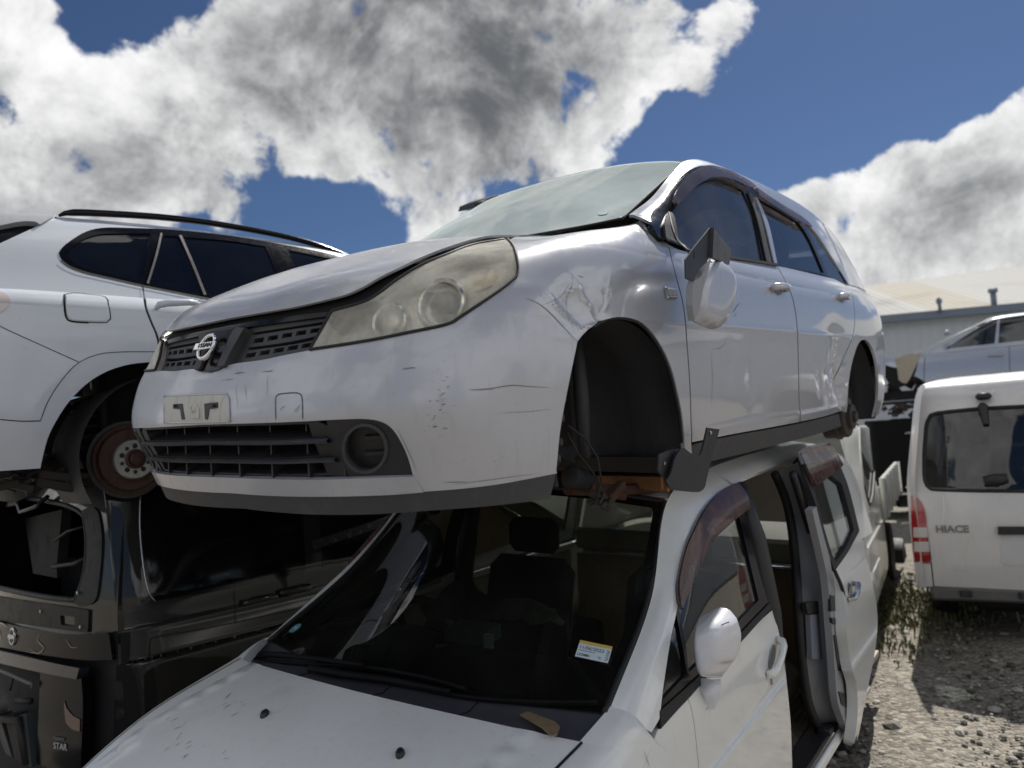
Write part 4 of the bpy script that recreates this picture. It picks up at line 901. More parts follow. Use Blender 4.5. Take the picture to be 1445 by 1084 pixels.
# wheel houses
def liner(sc, zc, r, y0, y1, name, front):
    n = 34; t = np.linspace(-.22, math.pi + .30, n); vs = []; ys = [y0, y0 - .03, y0 - .09, y0 - .16, (y0 + y1) / 2, y1 + .06, y1]
    rr = [r + .004, r + .012, r + .02, r + .006, r + .02, r + .012, r - .02]
    for y, q in zip(ys, rr):
        for a in t:
            w = 1 + (.018 * math.cos(9 * a) if front and y0 - .1 < y < y0 - .02 else 0)
            vs.append((sc - q * w * math.cos(a), y, zc + q * w * math.sin(a)))
    # inner wall with a strut tower bulge
    k = len(ys); fs = [(i * n + j, i * n + j + 1, (i + 1) * n + j + 1, (i + 1) * n + j) for i in range(k - 1) for j in range(n - 1)]
    for fr_, dy in ((.75, .0), (.45, .05), (.15, .07)):
        for a in t: vs.append((sc - (r - .02) * fr_ * math.cos(a), y1 + dy * (1 if math.sin(a) > .2 else .3), zc + (r - .02) * fr_ * math.sin(a)))
    for i in range(k - 1, k + 2): fs += [(i * n + j, i * n + j + 1, (i + 1) * n + j + 1, (i + 1) * n + j) for j in range(n - 1)]
    mb = MB(); v = np.array(vs)
    for m_ in (1, -1): mb.add(MP.loc(v * [1, m_, 1]), fs, True)
    return mb.build(name, 'liner_plastic', wagon)
lin = liner(.855, .295, .362, .80, .42, 'wheel_arch_liner', True)
liner(3.475, .295, .358, .80, .45, 'wheel_arch_liner', False)
mb = MB()
for s0, z0, s1, z1, y in ((.80, .64, .86, .22, .56), (.93, .64, .98, .24, .60)):   # pressed ribs on the liner wall
    mb.tube(MP.loc(np.array([(s0, y, z0), ((s0 + s1) / 2 + .015, y - .02, (z0 + z1) / 2), (s1, y - .03, z1)])), [.02, .026, .02], 8)
mb.build('liner_rib', 'liner_plastic', lin)
# arch lip edge, bolts and clips
mb = MB(); ua_ = B.uv(MP, dens(ARCH[1:-1], 6)); P = B.ev(ua_[:, 0], ua_[:, 1]); N = B.normal(ua_[:, 0], ua_[:, 1]); mb.tube(MP.loc(P - N * .010), .006, 6); mb.build('arch_edge', 'rubber', wagon)
mb = MB()
for (x, y) in ((803, 540), (800, 562), (797, 590), (795, 625), (792, 650)):
    uvc = B.uv(MP, [(x + 6, y)])[0]; P = B.ev(*uvc) - B.normal(*uvc) * .03; mb.box(MP.loc(P), (.018, .02, .022), bev=.004)
mb.build('liner_clip', 'dark_plastic', lin)
# front suspension remains under the arch
mb = MB()
A_ = lambda x, y, Y: MP.loc(MP.on(x, y, 1, Y))
mb.tube([A_(800, 690, .55), A_(850, 692, .58), A_(905, 690, .60), A_(950, 684, .62)], .020, 8)
mb.tube([A_(806, 672, .50), A_(840, 690, .62), A_(884, 700, .70)], [.02, .026, .016], 8)
mb.box(A_(868, 694, .68), (.10, .03, .03), R=Matrix.Rotation(D(22), 3, 'Y'), bev=.004)
mb.build('suspension_arm', 'rust', wagon, 35)
mb = MB()
for i in range(7):
    x = 806 + i * 5.0; mb.lathe(A_(x, 672 + i * 1.5, .60), np.array(A_(x + 6, 674, .60)) - A_(x, 672, .60), [(.030 - .002 * i, -.008), (.038 - .002 * i, 0), (.030 - .002 * i, .008)], 14)
mb.build('driveshaft_boot', 'rubber', wagon, 50)
mb = MB(); mb.tube([A_(801, 600, .66), A_(825, 618, .66), A_(843, 645, .68), A_(849, 680, .70), A_(842, 702, .70)], .0035, 6); mb.tube([A_(800, 610, .64), A_(816, 640, .64), A_(838, 668, .66), A_(846, 700, .68)], .003, 6); mb.tube([A_(845, 700, .7), A_(838, 712, .7), A_(850, 716, .7)], .003, 6)
mb.build('brake_hose', 'rubber', wagon)
mb = MB(); rr = random.Random(3)
for i in range(16): mb.box(A_(846 + rr.uniform(-12, 12), 706 + rr.uniform(-9, 8), .68), (rr.uniform(.008, .03),) * 2 + (rr.uniform(.006, .016),), R=Matrix.Rotation(rr.uniform(0, 3), 3, Vector((rr.random(), rr.random(), 1))), bev=.002)
mb.build('corroded_joint', 'grime_metal', wagon)
# rear hub and drum
c = MP.on(1201, 588, 1, .80); mb = MB(); mb.lathe(MP.loc(c), (0, 1, 0), [(.118, -.13), (.118, -.075), (.124, -.07), (.124, -.055), (.112, -.05), (.112, -.02), (.106, -.012), (.07, -.008), (.066, .012), (.03, .014), (.028, .03), (0.0001, .032)], 36); mb.build('brake_drum', 'drum_brown', wagon, 30)
mb = MB(); mb.tube([MP.loc(c + [0, -.1, 0]), MP.loc(c * [1, 0, 1]), MP.loc((c + [0, -.1, 0]) * [1, -1, 1])], .035, 8); mb.lathe(MP.loc(c * [1, -1, 1]), (0, -1, 0), [(.118, -.12), (.118, -.05), (.112, -.02), (.06, -.008), (0.0001, .0)], 24); mb.build('rear_axle', 'grime_metal', wagon, 30)
# mud flap / splash guard torn loose behind the front wheel
slab(MP, [[(960,634),(953,646),(947,668),(940,678)], [(940,678),(947,690),(968,693.5),(988,694),(995,687)], [(995,687),(1002,656),(1008,634),(1015.5,606)], [(1015.5,606),(998.5,603.5)], [(998.5,603.5),(990.6,637),(985,642.5),(977,641),(966,632.5)]], (1, .905), .006, 'splash_guard', 'dark_plastic', wagon)
slab(MP, [[(931,641),(944,636),(962,633)], [(962,633),(953,650),(944,682)], [(944,682),(935,672),(930,665)]], (1, .88), .006, 'splash_guard', 'liner_plastic', wagon)
mb = MB(); mb.lathe(MP.loc(MP.on(1003, 611, 1, .908)), (0, 1, 0), [(.0055, -.001), (.0055, .002), (.0001, .0025)], 14); mb.lathe(MP.loc(MP.on(938, 654, 1, .885)), (0, 1, 0), [(.005, -.001), (.005, .002), (.0001, .0025)], 14); mb.build('bolt', 'alloy', wagon)
# number plate recess and bracket remains
pl = panel('plate_recess', B, MP, [[(232.5,597.5),(231.5,566),(234,560),(240,558.5)], [(240,558.5),(312,555.5),(320,557),(323,562)], [(323,562),(324.5,595)]], 'plate_recess', bumper, off=.0025, flange=.004, step=4)
mb = MB(); uvl = B.uv(MP, loop([[(233,597),(231.8,566),(234,560.5),(240,559),(312,556),(320,557.5),(323,562),(324.5,595)]], 4)); P = B.ev(uvl[:, 0], uvl[:, 1]); N = B.normal(uvl[:, 0], uvl[:, 1]); mb.tube(MP.loc(P + N * .002), .0028, 6); mb.build('recess_edge', 'bumper_paint', pl)
def patch(pts, mat, off, name, par, fl=.003): return panel(name, B, MP, [[p, q] for p, q in zip(pts, pts[1:])], mat, par, off=off, flange=fl, step=4, sp=.01)
patch([(246,571),(259,570),(262,592),(258,592),(256,578),(246,577)], 'dark_plastic', .004, 'bracket_slot', pl)
patch([(290,570),(309,568),(309,576),(297,577.5),(295,592),(291,592)], 'dark_plastic', .004, 'bracket_slot', pl)
mb = MB(); 
for x, y in ((250,573.5),(304.5,573)):
    uvc = B.uv(MP, [(x, y)])[0]; mb.lathe(MP.loc(B.ev(*uvc) + B.normal(*uvc) * .006), B.normal(*uvc) * MP.sc, [(.0042, -.002), (.0042, .003), (.002, .0045), (.0001, .0045)], 10)
mb.build('plate_screw', 'grime_metal', pl)
uvc = B.uv(MP, [(276, 577)])[0]; mb = MB(); mb.lathe(MP.loc(B.ev(*uvc) + B.normal(*uvc) * .003), B.normal(*uvc) * MP.sc, [(.013, -.002), (.012, .004), (.008, .008), (.0035, .009), (.0030, .002), (.0001, .002)], 18); mb.build('plate_boss', 'plate_recess', pl, 40)
patch([(273,590),(270,577),(273,569.5),(279,570),(283,577),(283,590)], 'plate_recess', .005, 'plate_boss', pl)
# tow-eye cover: a shut line
mb = MB(); v, f = strip(B, MP, [(389.5,592),(389,565),(391,558.5),(397,556),(415,554.5),(423,556),(426.5,562),(427.5,591)], .0022, .0012, taper=False, step=3); mb.add(v, f); mb.build('tow_cover_gap', 'gap_black', bumper)
# scratches and scuffs
mb = MB()
for pts, w in ((([(661,550),(690,548.5),(722,544),(745,545.5),(775,547)]), .003), ([(664,551.5),(700,549)], .0016), ([(567,521.5),(576,520),(585,518.5)], .003), ([(571,520),(588,519.5)], .0015), ([(330,527.5),(346,525.5)], .003), ([(370,525),(384,523.5),(386,521)], .003),
    ([(313,537),(331,535)], .0018), ([(395,580),(400,574),(404,573)], .0018), ([(413,584),(420,576),(425,570)], .0018), ([(417,585),(424,574)], .0014), ([(334,513),(337,530),(341,519),(344,511)], .0012), ([(346,541),(348,565)], .0014), ([(377,528),(378,560)], .0013), ([(333,545),(336,580)], .0013),
    ([(700,583),(745,581),(780,577)], .0012), ([(640,684),(700,676),(760,668)], .0016), ([(625,681),(660,680)], .002), ([(310,688),(325,685)], .002), ([(330,687),(338,686)], .0015), ([(445,699),(470,697)], .0014), ([(573,694),(594,692.5)], .0025),
    ([(560,604),(572,628),(580,645),(588,665)], .002)):
    v, f = strip(B, MP, pts, w * .75, .0012); mb.add(v, f)
mb.build('scratch', 'scratch_grey', bumper)
def scuffs():
    nt = MATS['bumper_paint'].node_tree; b = nt.nodes['Principled BSDF']; src = b.inputs['Base Color'].links[0].from_socket
    v = coords(nt); col = src
    for (px, py, rx, rz, th) in ((622, 562, .035, .10, .60), (612, 590, .03, .05, .60), (690, 650, .14, .04, .66), (600, 505, .10, .03, .69), (740, 600, .12, .10, .70)):
        uvc = B.uv(MP, [(px, py)])[0]; c = MP.loc(B.ev(*uvc)); mp = nd(nt, 'ShaderNodeMapping'); mp.inputs['Location'].default_value = tuple(-c * np.array([1 / rx, 1 / rx, 1 / rz])); mp.inputs['Scale'].default_value = (1 / rx, 1 / rx, 1 / rz)
        tc = nd(nt, 'ShaderNodeTexCoord'); lk(nt, tc.outputs['Object'], mp.inputs['Vector']); d = vmth(nt, 'LENGTH', mp.outputs['Vector'])
        m = mth(nt, 'SUBTRACT', noise(nt, coords(nt, (60, 60, 170)), 1.0, 5, .7), mth(nt, 'MULTIPLY', d, .11)); col = mixc(nt, smooth(nt, m, th - .07, th - .02, 0, .85), col, (.09, .088, .09))
    # fine horizontal rub marks
    m = smooth(nt, noise(nt, coords(nt, (3, 3, 260)), 1.0, 4, .6), .60, .72, 0, .35); g = smooth(nt, noise(nt, v, 3.0, 2), .45, .65)
    col = mixc(nt, mth(nt, 'MULTIPLY', m, g), col, (.30, .30, .31)); lk(nt, col, b.inputs['Base Color'])
scuffs()
mb = MB()
for pts, w in (([(742,421),(757,427),(775,440),(795,460),(815,483)], .0025), ([(816,389),(824,392)], .002), ([(806,384),(808,400),(803,425),(812,470)], .0012), ([(848,398),(852,425),(846,445)], .001), ([(762,432),(790,420),(806,398)], .001), ([(1033,442),(1040,432),(1044,427)], .003), ([(1035,447),(1039,443),(1036,438)], .003),
    ([(1003,494),(1004,510),(1005,540),(1003,575)], .0016), ([(1004,494),(1018,490),(1025,481)], .0018)):
    v, f = strip(B, MP, pts, w, .0015); mb.add(v, f)
mb.build('scratch', 'scratch_grey', wagon)
# door handles, side indicator
for (x, y, dx, sc, dj) in ((1097, 408, 1, 1.0, dr), (1187, 420.5, 1, .92, rd)):
    M = surf_frame(B, MP, x, y, (1, .12), 0)
    for par, mir in ((dj[0], 1), (dj[1], -1)):
        mb = MB(); mb.lathe((0, 0, .001), (0, 0, 1), [(.036, 0), (.034, .0015), (.02, -.006 + .008), (.0001, .0012)], 24)
        me = mb.mesh('handle_cup', 30); me.transform(Matrix.Diagonal((1.35, .8, 1, 1))); me.transform(M)
        if mir < 0: me.transform(Matrix.Diagonal((1, -1, 1, 1))); me.flip_normals()
        cup = link('handle_cup', me, 'grey_cup', par)
        mb = MB(); pth = [(-.085, 0, .004), (-.078, 0, .022), (-.05, 0, .032), (0, 0, .036), (.05, 0, .033), (.074, 0, .024), (.085, 0, .006)]
        mb.tube(pth, [.011, .0125, .012, .0115, .0125, .014, .012], 10); me = mb.mesh('handle'); me.transform(Matrix.Diagonal((sc, 1.25, 1, 1))); me.transform(M)
        if mir < 0: me.transform(Matrix.Diagonal((1, -1, 1, 1))); me.flip_normals()
        link('handle', me, 'silver_paint', par)
M = surf_frame(B, MP, 945, 414, (1, .1), .001)
mb = MB(); mb.box((0, 0, .003), (.07, .040, .014), bev=.005); me = mb.mesh('side_indicator', 30); me.transform(M); si = link('side_indicator', me, 'chrome', wagon)
mb = MB(); mb.box((0, 0, .0105), (.052, .025, .005), bev=.002); mb.box((-.004, 0, .013), (.009, .018, .003)); me = mb.mesh('indicator_lens', 30); me.transform(M); link('indicator_lens', me, 'clear_lens', si)
# the broken door mirror hanging upside-down by its wires
mir = inflate(MP, [[(1003,366),(1015,368),(1026,376),(1032,390),(1033.5,408),(1031,428),(1023,452),(1011,464.5),(995,462),(979,452.5)], [(979,452.5),(976.5,430),(977,402),(985,380)]], (1, .965), .032, .04, 'door_mirror', 'mirror_paint', wagon, rim=.5, power=.4, sp=.008)
slab(MP, [[(977,404),(985,381)], [(985,381),(1002,367),(1001,376),(994,400),(986,440),(980,452)], [(980,452),(976.8,430)]], (1, 1.0), .02, 'mirror_rim', 'interior_grey', mir)
slab(MP, [[(967,366.6),(979,350),(1002,321.5)], [(1002,321.5),(1001,340),(1000,363)], [(1000,363),(994,382),(986,393),(977,397)], [(977,397),(968,393)]], (1, 1.0), .004, 'mirror_base', 'mirror_black', mir)
P4 = [MP.on(1002, 321.5, 1, 1.0), MP.on(1027, 353, 1, .93), MP.on(1024, 374, 1, .93), MP.on(1000, 364, 1, 1.0)]
mb = MB(); q = np.array([MP.loc(p) for p in P4]); nn = np.cross(q[1] - q[0], q[3] - q[0]); nn /= np.linalg.norm(nn); q2 = q - nn * .012
mb.add(np.vstack([q, q2]), [(0, 1, 2, 3), (7, 6, 5, 4), (0, 4, 5, 1), (1, 5, 6, 2), (2, 6, 7, 3), (3, 7, 4, 0)]); mb.build('mirror_plate', 'mirror_black', mir)
mb = MB(); W_ = lambda x, y, Y: MP.loc(MP.on(x, y, 1, Y))
for k_ in range(5):
    mb.tube([W_(944 + k_ * 1.5, 300 + k_ * 6, .80), W_(949 + k_, 325 + k_ * 3, .84), W_(957 + 2 * k_, 342 + k_, .86), W_(970 + k_, 352 + k_ * 2, .93), W_(979, 356 + 2 * k_, 1.0)], .0028, 5)
mb.build('mirror_wire', 'rubber', mir)
ms = panel('mirror_mount', G, MP, [[(936,318),(942,300),(950,303)],[(950,303),(954,330),(957,347)],[(957,347),(945,344),(938,335)]], 'dark_plastic', wagon, off=.006, flange=.01)
# far door mirror folded up behind the windscreen
mb = MB(); pts = [MP.on(x, y, 1, -.95) for x, y in ((668, 293), (670, 286), (686, 279), (698, 275.5), (726, 272.5), (716, 283), (690, 290))]
q = np.array([MP.loc(p) for p in pts]); n = len(q); q2 = q + np.array([0, -.12, 0]); q3 = q + (q.mean(0) - q) * .2 + np.array([0, .02, 0])
mb.add(np.vstack([q2, q, q3]), [tuple(range(n))[::-1], tuple(range(2 * n, 3 * n))] + [(r * n + i, r * n + (i + 1) % n, (r + 1) * n + (i + 1) % n, (r + 1) * n + i) for r in range(2) for i in range(n)]); mb.build('far_mirror', 'dark_plastic', wagon, 50)
# cabin
mb = MB(); mb.box(MP.loc((1.42, 0, .86)), (.5, 1.3, .16), bev=.04); mb.build('dashboard', 'interior_grey', wagon, 40)
for s_ in (2.15, 3.05):
    for y_ in (.36, -.36):
        mb = MB(); mb.box(MP.loc((s_, y_, .50)), (.5, .5, .18), bev=.05); mb.box(MP.loc((s_ + .26, y_, .82)), (.14, .48, .62), R=Matrix.Rotation(D(-14), 3, 'Y'), bev=.05); mb.box(MP.loc((s_ + .33, y_, 1.20)), (.09, .26, .16), bev=.03); mb.build('seat', 'interior_cloth', wagon, 40)
mb = MB(); mb.box(MP.loc((1.35, 0, 1.315)), (.05, .24, .06), bev=.01); mb.tube([MP.loc((1.62, 0, 1.40)), MP.loc((1.36, 0, 1.32))], .008, 6) if False else None
mb = MB(); mb.box(MP.loc((2.85, 0, 1.38)), (1.7, 1.0, .02)); mb.build('headliner', 'interior_beige', wagon)
uvw = WS.uv(MP, [(851, 302)])[0]
mb = MB(); P = WS.ev(*uvw); N = WS.normal(*uvw); mb.lathe(MP.loc(P + N * .002), N * MP.sc, [(.018, -.0005), (.018, .0005), (.0001, .0006)], 18); mb.build('window_sticker', 'sticker_dim', wagon)
# ---------------------------------------------------------------- white people carrier at the bottom of the stack
LP = Pose(-.987, 1.727, .043, 235.59, -.09, -2.76, 1)
carrier = thing('people_carrier', 'white people carrier under the silver station wagon, sliding door open, date sticker on windshield', 'van', LP.mw)
AXIS[:] = [0.9, 3.9, 0.6]
def axis_lo(P): return P
LF = TS([   # hood and wings, from the middle out and down the side
 [(-.04,0,.30),(-.03,0,.55),(.06,0,.76),(.20,0,.838),(.48,0,.928),(.775,0,.988)],
 [(.0,.40,.30),(.0,.40,.55),(.09,.40,.755),(.22,.40,.832),(.49,.40,.920),(.795,.38,.983)],
 [(.12,.66,.30),(.12,.66,.55),(.19,.64,.735),(.29,.655,.800),(.53,.68,.893),(.862,.70,.960)],
 [(.25,.77,.30),(.25,.77,.55),(.29,.745,.705),(.36,.755,.765),(.58,.765,.857),(.93,.775,.945)],
 [(.36,.80,.30),(.36,.80,.50),(.38,.785,.63),(.44,.792,.695),(.64,.805,.79),(1.06,.805,.905)],
 [(.50,.815,.30),(.50,.82,.42),(.50,.815,.53),(.54,.82,.60),(.72,.83,.69),(1.20,.830,.80)],
 [(.80,.82,.25),(.80,.825,.33),(.80,.83,.40),(.82,.83,.46),(.90,.835,.54),(1.30,.840,.62)],
], lambda P: .006 * np.exp(-((np.abs(P[..., 1]) - .585 + .03 * P[..., 0]) / .016) ** 2) * (P[..., 2] > .7), True)
LS = TS([[(s, y + dy, z + dz) for y, z in ((.815,.20),(.832,.32),(.840,.50),(.840,.66),(.838,.703),(.826,.723),(.822,.80),(.815,.88),(.80,.945))]
  for s, dy, dz in ((.90,-.004,-.02),(1.3,0,0),(1.75,0,.025),(2.2,0,.045),(2.9,0,.055),(3.6,-.005,.06),(4.2,-.03,.06),(4.5,-.10,.06))])
LG = TS([
 [(1.03,.80,.925),(1.02,.782,.955),(1.005,.755,.98),(.985,.708,.995)],
 [(1.40,.80,.960),(1.40,.765,1.10),(1.395,.715,1.195),(1.38,.662,1.210)],
 [(1.75,.80,.985),(1.76,.745,1.22),(1.745,.685,1.405),(1.695,.595,1.490)],
 [(2.18,.80,1.01),(2.19,.74,1.28),(2.19,.675,1.48),(2.15,.572,1.562)],
 [(2.9,.80,1.03),(2.9,.742,1.30),(2.9,.682,1.52),(2.9,.575,1.60)],
 [(3.8,.795,1.035),(3.8,.735,1.30),(3.8,.675,1.52),(3.8,.57,1.60)],
 [(4.45,.74,1.035),(4.42,.69,1.28),(4.38,.63,1.46),(4.34,.54,1.53)],
 [(4.55,0,1.03),(4.54,0,1.28),(4.5,0,1.46),(4.42,0,1.54)],
])
LW = TS([
 [(.875,0,.992),(1.245,0,1.280),(1.60,0,1.535)],
 [(.905,.38,.995),(1.275,.35,1.265),(1.63,.32,1.522)],
 [(.985,.702,.995),(1.380,.655,1.207),(1.69,.590,1.488)],
], None, True)
LR = TS([
 [(1.60,0,1.535),(2.15,0,1.61),(2.9,0,1.645),(3.8,0,1.645),(4.42,0,1.56)],
 [(1.63,.32,1.522),(2.15,.31,1.597),(2.9,.31,1.632),(3.8,.31,1.632),(4.40,.30,1.55)],
 [(1.695,.595,1.490),(2.15,.572,1.562),(2.9,.575,1.60),(3.8,.57,1.60),(4.34,.54,1.53)],
], None, True)
WP = 'white_paint'
def full(ts, u0=0, u1=None, v0=0, v1=None, n=24):
    u1 = ts.m - 1 if u1 is None else u1; v1 = ts.n - 1 if v1 is None else v1
    a = np.linspace(0, 1, n)
    return np.vstack([[(u0 + (u1 - u0) * t, v0) for t in a], [(u1, v0 + (v1 - v0) * t) for t in a[1:]], [(u1 - (u1 - u0) * t, v1) for t in a[1:]], [(u0, v1 - (v1 - v0) * t) for t in a[1:-1]]])
# hood: centre to the crease at column 2, wing beyond
lh = panel('hood', LF, LP, None, 'carrier_hood', carrier, 'both', centre=True, uvloop=full(LF, 0, 1.97, 2.0, 5.0), sp=.035, off=.004, flange=.02)
panel('front_fender', LF, LP, None, WP, carrier, both_sides=True, uvloop=full(LF, 2.0, 6.0, 1.2, 5.0), sp=.04, flange=.02)
panel('front_bumper', LF, LP, None, WP, carrier, 'both', centre=True, uvloop=full(LF, 0, 6, 0, 1.18), sp=.05, flange=.02)
panel('grille', LF, LP, None, 'dark_plastic', carrier, 'both', centre=True, uvloop=full(LF, 0, 1.0, 1.22, 1.96), sp=.05, flange=.02)
panel('headlight', LF, LP, None, 'clear_lens', carrier, both_sides=True, uvloop=full(LF, 1.03, 1.98, 1.22, 1.96), sp=.05, flange=.02)
# wing corner between hood, cowl and pillar foot
a_ = np.linspace(0, 1, 14); c0 = LF.ev(1.95 + 2.55 * a_, np.full(14, 5.0)); c1 = LG.ev(np.full(14, .06), 3.0 - 3.0 * a_); mb = MB()
ms_ = [c0 + (c1 - c0) * t_ + np.outer(np.sin(math.pi * a_), [0, .006, .008]) * math.sin(math.pi * t_) for t_ in np.linspace(0, 1, 7)]
for m_ in (1, -1):
  mb = MB(); mb.add(LP.loc(np.vstack(ms_) * [1, m_, 1]), [(r * 14 + i, r * 14 + i + 1, (r + 1) * 14 + i + 1, (r + 1) * 14 + i) for r in range(6) for i in range(13)], True)
  mb.build('wing_corner', WP, carrier)
# windscreen, black surround, seal
wsu = full(LW, 0, 1.995, .01, 1.99)
panel('windshield', LW, LP, None, 'low_windscreen_glass', carrier, 'both', centre=True, uvloop=wsu, sp=.06, flange=.003)
fr_in = [(1.87, .10 + 1.80 * t) for t in np.linspace(0, 1, 24)]
band = [(0, 0)] + [(2 * t, 0) for t in np.linspace(0, 1, 24)[1:]] + [(2, 2 * t) for t in np.linspace(0, 1, 24)[1:]] + [(2 - 2 * t, 2) for t in np.linspace(0, 1, 24)[1:]] + [(1.84 * t, 1.90) for t in np.linspace(0, 1, 24)] + [(1.87, 1.86)] + fr_in[::-1][1:] + [(1.80 - 1.80 * t, .07) for t in np.linspace(0, 1, 24)]
panel('screen_frit', LW, LP, None, 'gap_black', carrier, 'both', centre=True, uvloop=band, sp=.05, off=-.004, flange=0)
mb = MB(); P = LW.ev(np.full(30, 1.99), np.linspace(.0, 1.98, 30)); 
for m_ in (1, -1): mb.tube(LP.loc(P * [1, m_, 1]), .009, 6)
P = LW.ev(np.linspace(0, 1.99, 30), np.full(30, 1.985)); mb.tube(LP.loc(np.vstack([(P * [1, -1, 1])[::-1], P])), .010, 6)
mb.build('windshield_seal', 'rubber', carrier)
# cowl tray between hood and glass
a = np.linspace(0, 2, 30); Pa = LF.ev(a, np.full(30, 5.0)) + [0.004, 0, -.004]; Pb = LW.ev(np.linspace(0, 2, 30), np.full(30, .03)) + [0, 0, -.008]; Pm = (Pa + Pb) / 2 + [0, 0, -.012]
row = lambda P: np.vstack([(P * [1, -1, 1])[::-1][:-1], P]); R3 = [row(Pa), row(Pm), row(Pb)]; n = len(R3[0]); mb = MB()
mb.add(LP.loc(np.vstack(R3)), [(r * n + i, r * n + i + 1, (r + 1) * n + i + 1, (r + 1) * n + i) for r in range(2) for i in range(n - 1)], True); cowl = mb.build('cowl_panel', 'cowl_plastic', carrier)
mb = MB()
for y in (-.31, .02, .35):
    i = int(np.argmin(np.abs(R3[0][:, 1] - y))); mb.tube(LP.loc(np.array([R3[0][i], R3[1][i], R3[2][i]]) + [0, 0, .001]), .0022, 5)
mb.build('cowl_seam', 'gap_black', cowl)
# roof, pillars, sides
panel('roof', LR, LP, None, WP, carrier, 'both', centre=True, uvloop=full(LR), sp=.09, flange=.004)
mb = MB(); P = LW.ev(np.linspace(0, 1.9, 20), np.full(20, 2.0)) + [.03, 0, .004]; P2 = P + [.10, 0, .022]; r1, r2 = row(P), row(P2); n = len(r1); mb.add(LP.loc(np.vstack([r1, r2])), [(i, i + 1, n + i + 1, n + i) for i in range(n - 1)], True); mb.build('roof_lip', 'interior_grey', carrier)
DOORWIN = [[(957,853),(964,828),(972,800),(984,765),(1000,732),(1018,705),(1035,690),(1041,686)], [(1041,686),(1052,720),(1072,806),(1086,853)], [(1086,853),(1040,901),(1000,943),(969,973),(931,1014)], [(931,1014),(936,970),(946,905),(957,853)]]
wu = LG.uv(LP, loop(DOORWIN, 8)); ab = LG.uv(LP, dens(DOORWIN[0], 8)); bb = LG.uv(LP, dens(DOORWIN[3], 8)); 
left_edge = np.vstack([bb, ab[1:]])
apil = np.vstack([left_edge, [[3.0, left_edge[-1][1] + .02]], [[3.02, 2.95]], [[3.02 - 2.98 * t, 2.985] for t in np.linspace(0, 1, 40)], [[.04, 2.0], [.04, 1.0], [.1, .2]]])
panel('windshield_pillar', LG, LP, None, WP, carrier, both_sides=True, uvloop=apil, sp=.02, flange=.012)
v_rail = float(ab[-1][1]) + .02
panel('roof_rail', LG, LP, None, WP, carrier, both_sides=True, uvloop=full(LG, 3.03, 6.0, 2.15, 2.99), sp=.06, flange=.03)
panel('tailgate', LG, LP, None, WP, carrier, 'both', uvloop=full(LG, 6.0, 7.0, 0, 2.99), sp=.06, flange=0)
panel('rear_quarter', LG, LP, None, WP, carrier, both_sides=True, uvloop=full(LG, 4.62, 6.0, 0, 2.15), sp=.06, flange=.02)
wfr = panel('window_frame', LG, LP, DOORWIN, 'gloss_black', carrier, both_sides=True, off=-.002, flange=.02, sp=.02, step=6,
   holes=[[[(959,858),(972,812),(986,772),(1002,738),(1020,712),(1036,697)], [(1036,697),(1043,727),(1071.5,847)], [(1071.5,847),(1040,880),(1000,922),(973,949)], [(973,949),(970,920)]],
          [[(955,866),(967,930),(968,953)], [(968,953),(934,989)], [(934,989),(941,940),(955,866)]]])
for w in ([[(959,858),(972,812),(986,772),(1002,738),(1020,712),(1036,697)], [(1036,697),(1043,727),(1071.5,847)], [(1071.5,847),(1040,880),(1000,922),(973,949)], [(973,949),(970,920)]], [[(955,866),(967,930),(968,953)], [(968,953),(934,989)], [(934,989),(941,940),(955,866)]]):
    panel('side_window', LG, LP, w, 'side_glass', carrier, both_sides=True, off=-.010, flange=0, sp=.05)
panel('belt_moulding', LG, LP, [[(931,1003),(968,970),(1000,940),(1040,898),(1085,851)], [(1085,851),(1088,858)], [(1088,858),(1040,911),(1000,953),(971,984),(931,1029)]], 'rubber', carrier, both_sides=True, off=.004, flange=.012, sp=.03)
VISL = [[(955,858),(954,825),(962,785),(972,757),(991,721),(1014,697),(1041,683.5)], [(1041,683.5),(1049,700),(1053,719)], [(1053,719),(1036,731),(1020,745),(997,768),(979.5,806),(966,838),(957,862)]]
visor = panel('rain_visor', LG, LP, VISL, 'visor_plastic', carrier, both_sides=True, off=.020, flange=.012, sp=.02)
panel('visor_rail', LG, LP, [[(954,850),(953,825),(961,785),(971,756),(990,720),(1013,696),(1041,682)], [(1041,682),(1043,690)], [(1043,690),(1018,705),(999,727),(980,761),(968,795),(960,835),(957,858)]], 'visor_rail', visor[0], off=.014, flange=.012, sp=.02)
DL = [(971,988),(977,1010),(981,1040),(986,1090),(988,1130)]
DRR = [(1088,858),(1098,888),(1106,930),(1112,980),(1116,1025),(1118,1084),(1119,1120)]
fd = panel('front_door', LS, LP, [[(x + 1.2, y) for x, y in DL], [(988,1130),(1119,1120)], DRR[::-1], [(1088,860),(1040,912),(1000,954),(972,986)]], WP, carrier, both_sides=True, sp=.025, flange=.03)
panel('front_wing', LS, LP, [[(928,1031),(971,987)], DL, [(988,1130),(900,1200)], [(900,1200),(905,1100),(928,1031)]], WP, carrier, both_sides=True, sp=.03, flange=.02)
g = full(LS, 4.3, 7, .2, 8)
panel('rear_quarter', LS, LP, None, WP, carrier, both_sides=True, uvloop=g, sp=.08, flange=.02)
panel('sill', LS, LP, None, WP, carrier, both_sides=True, uvloop=full(LS, .6, 5.0, 0, .42), sp=.08, flange=.09)
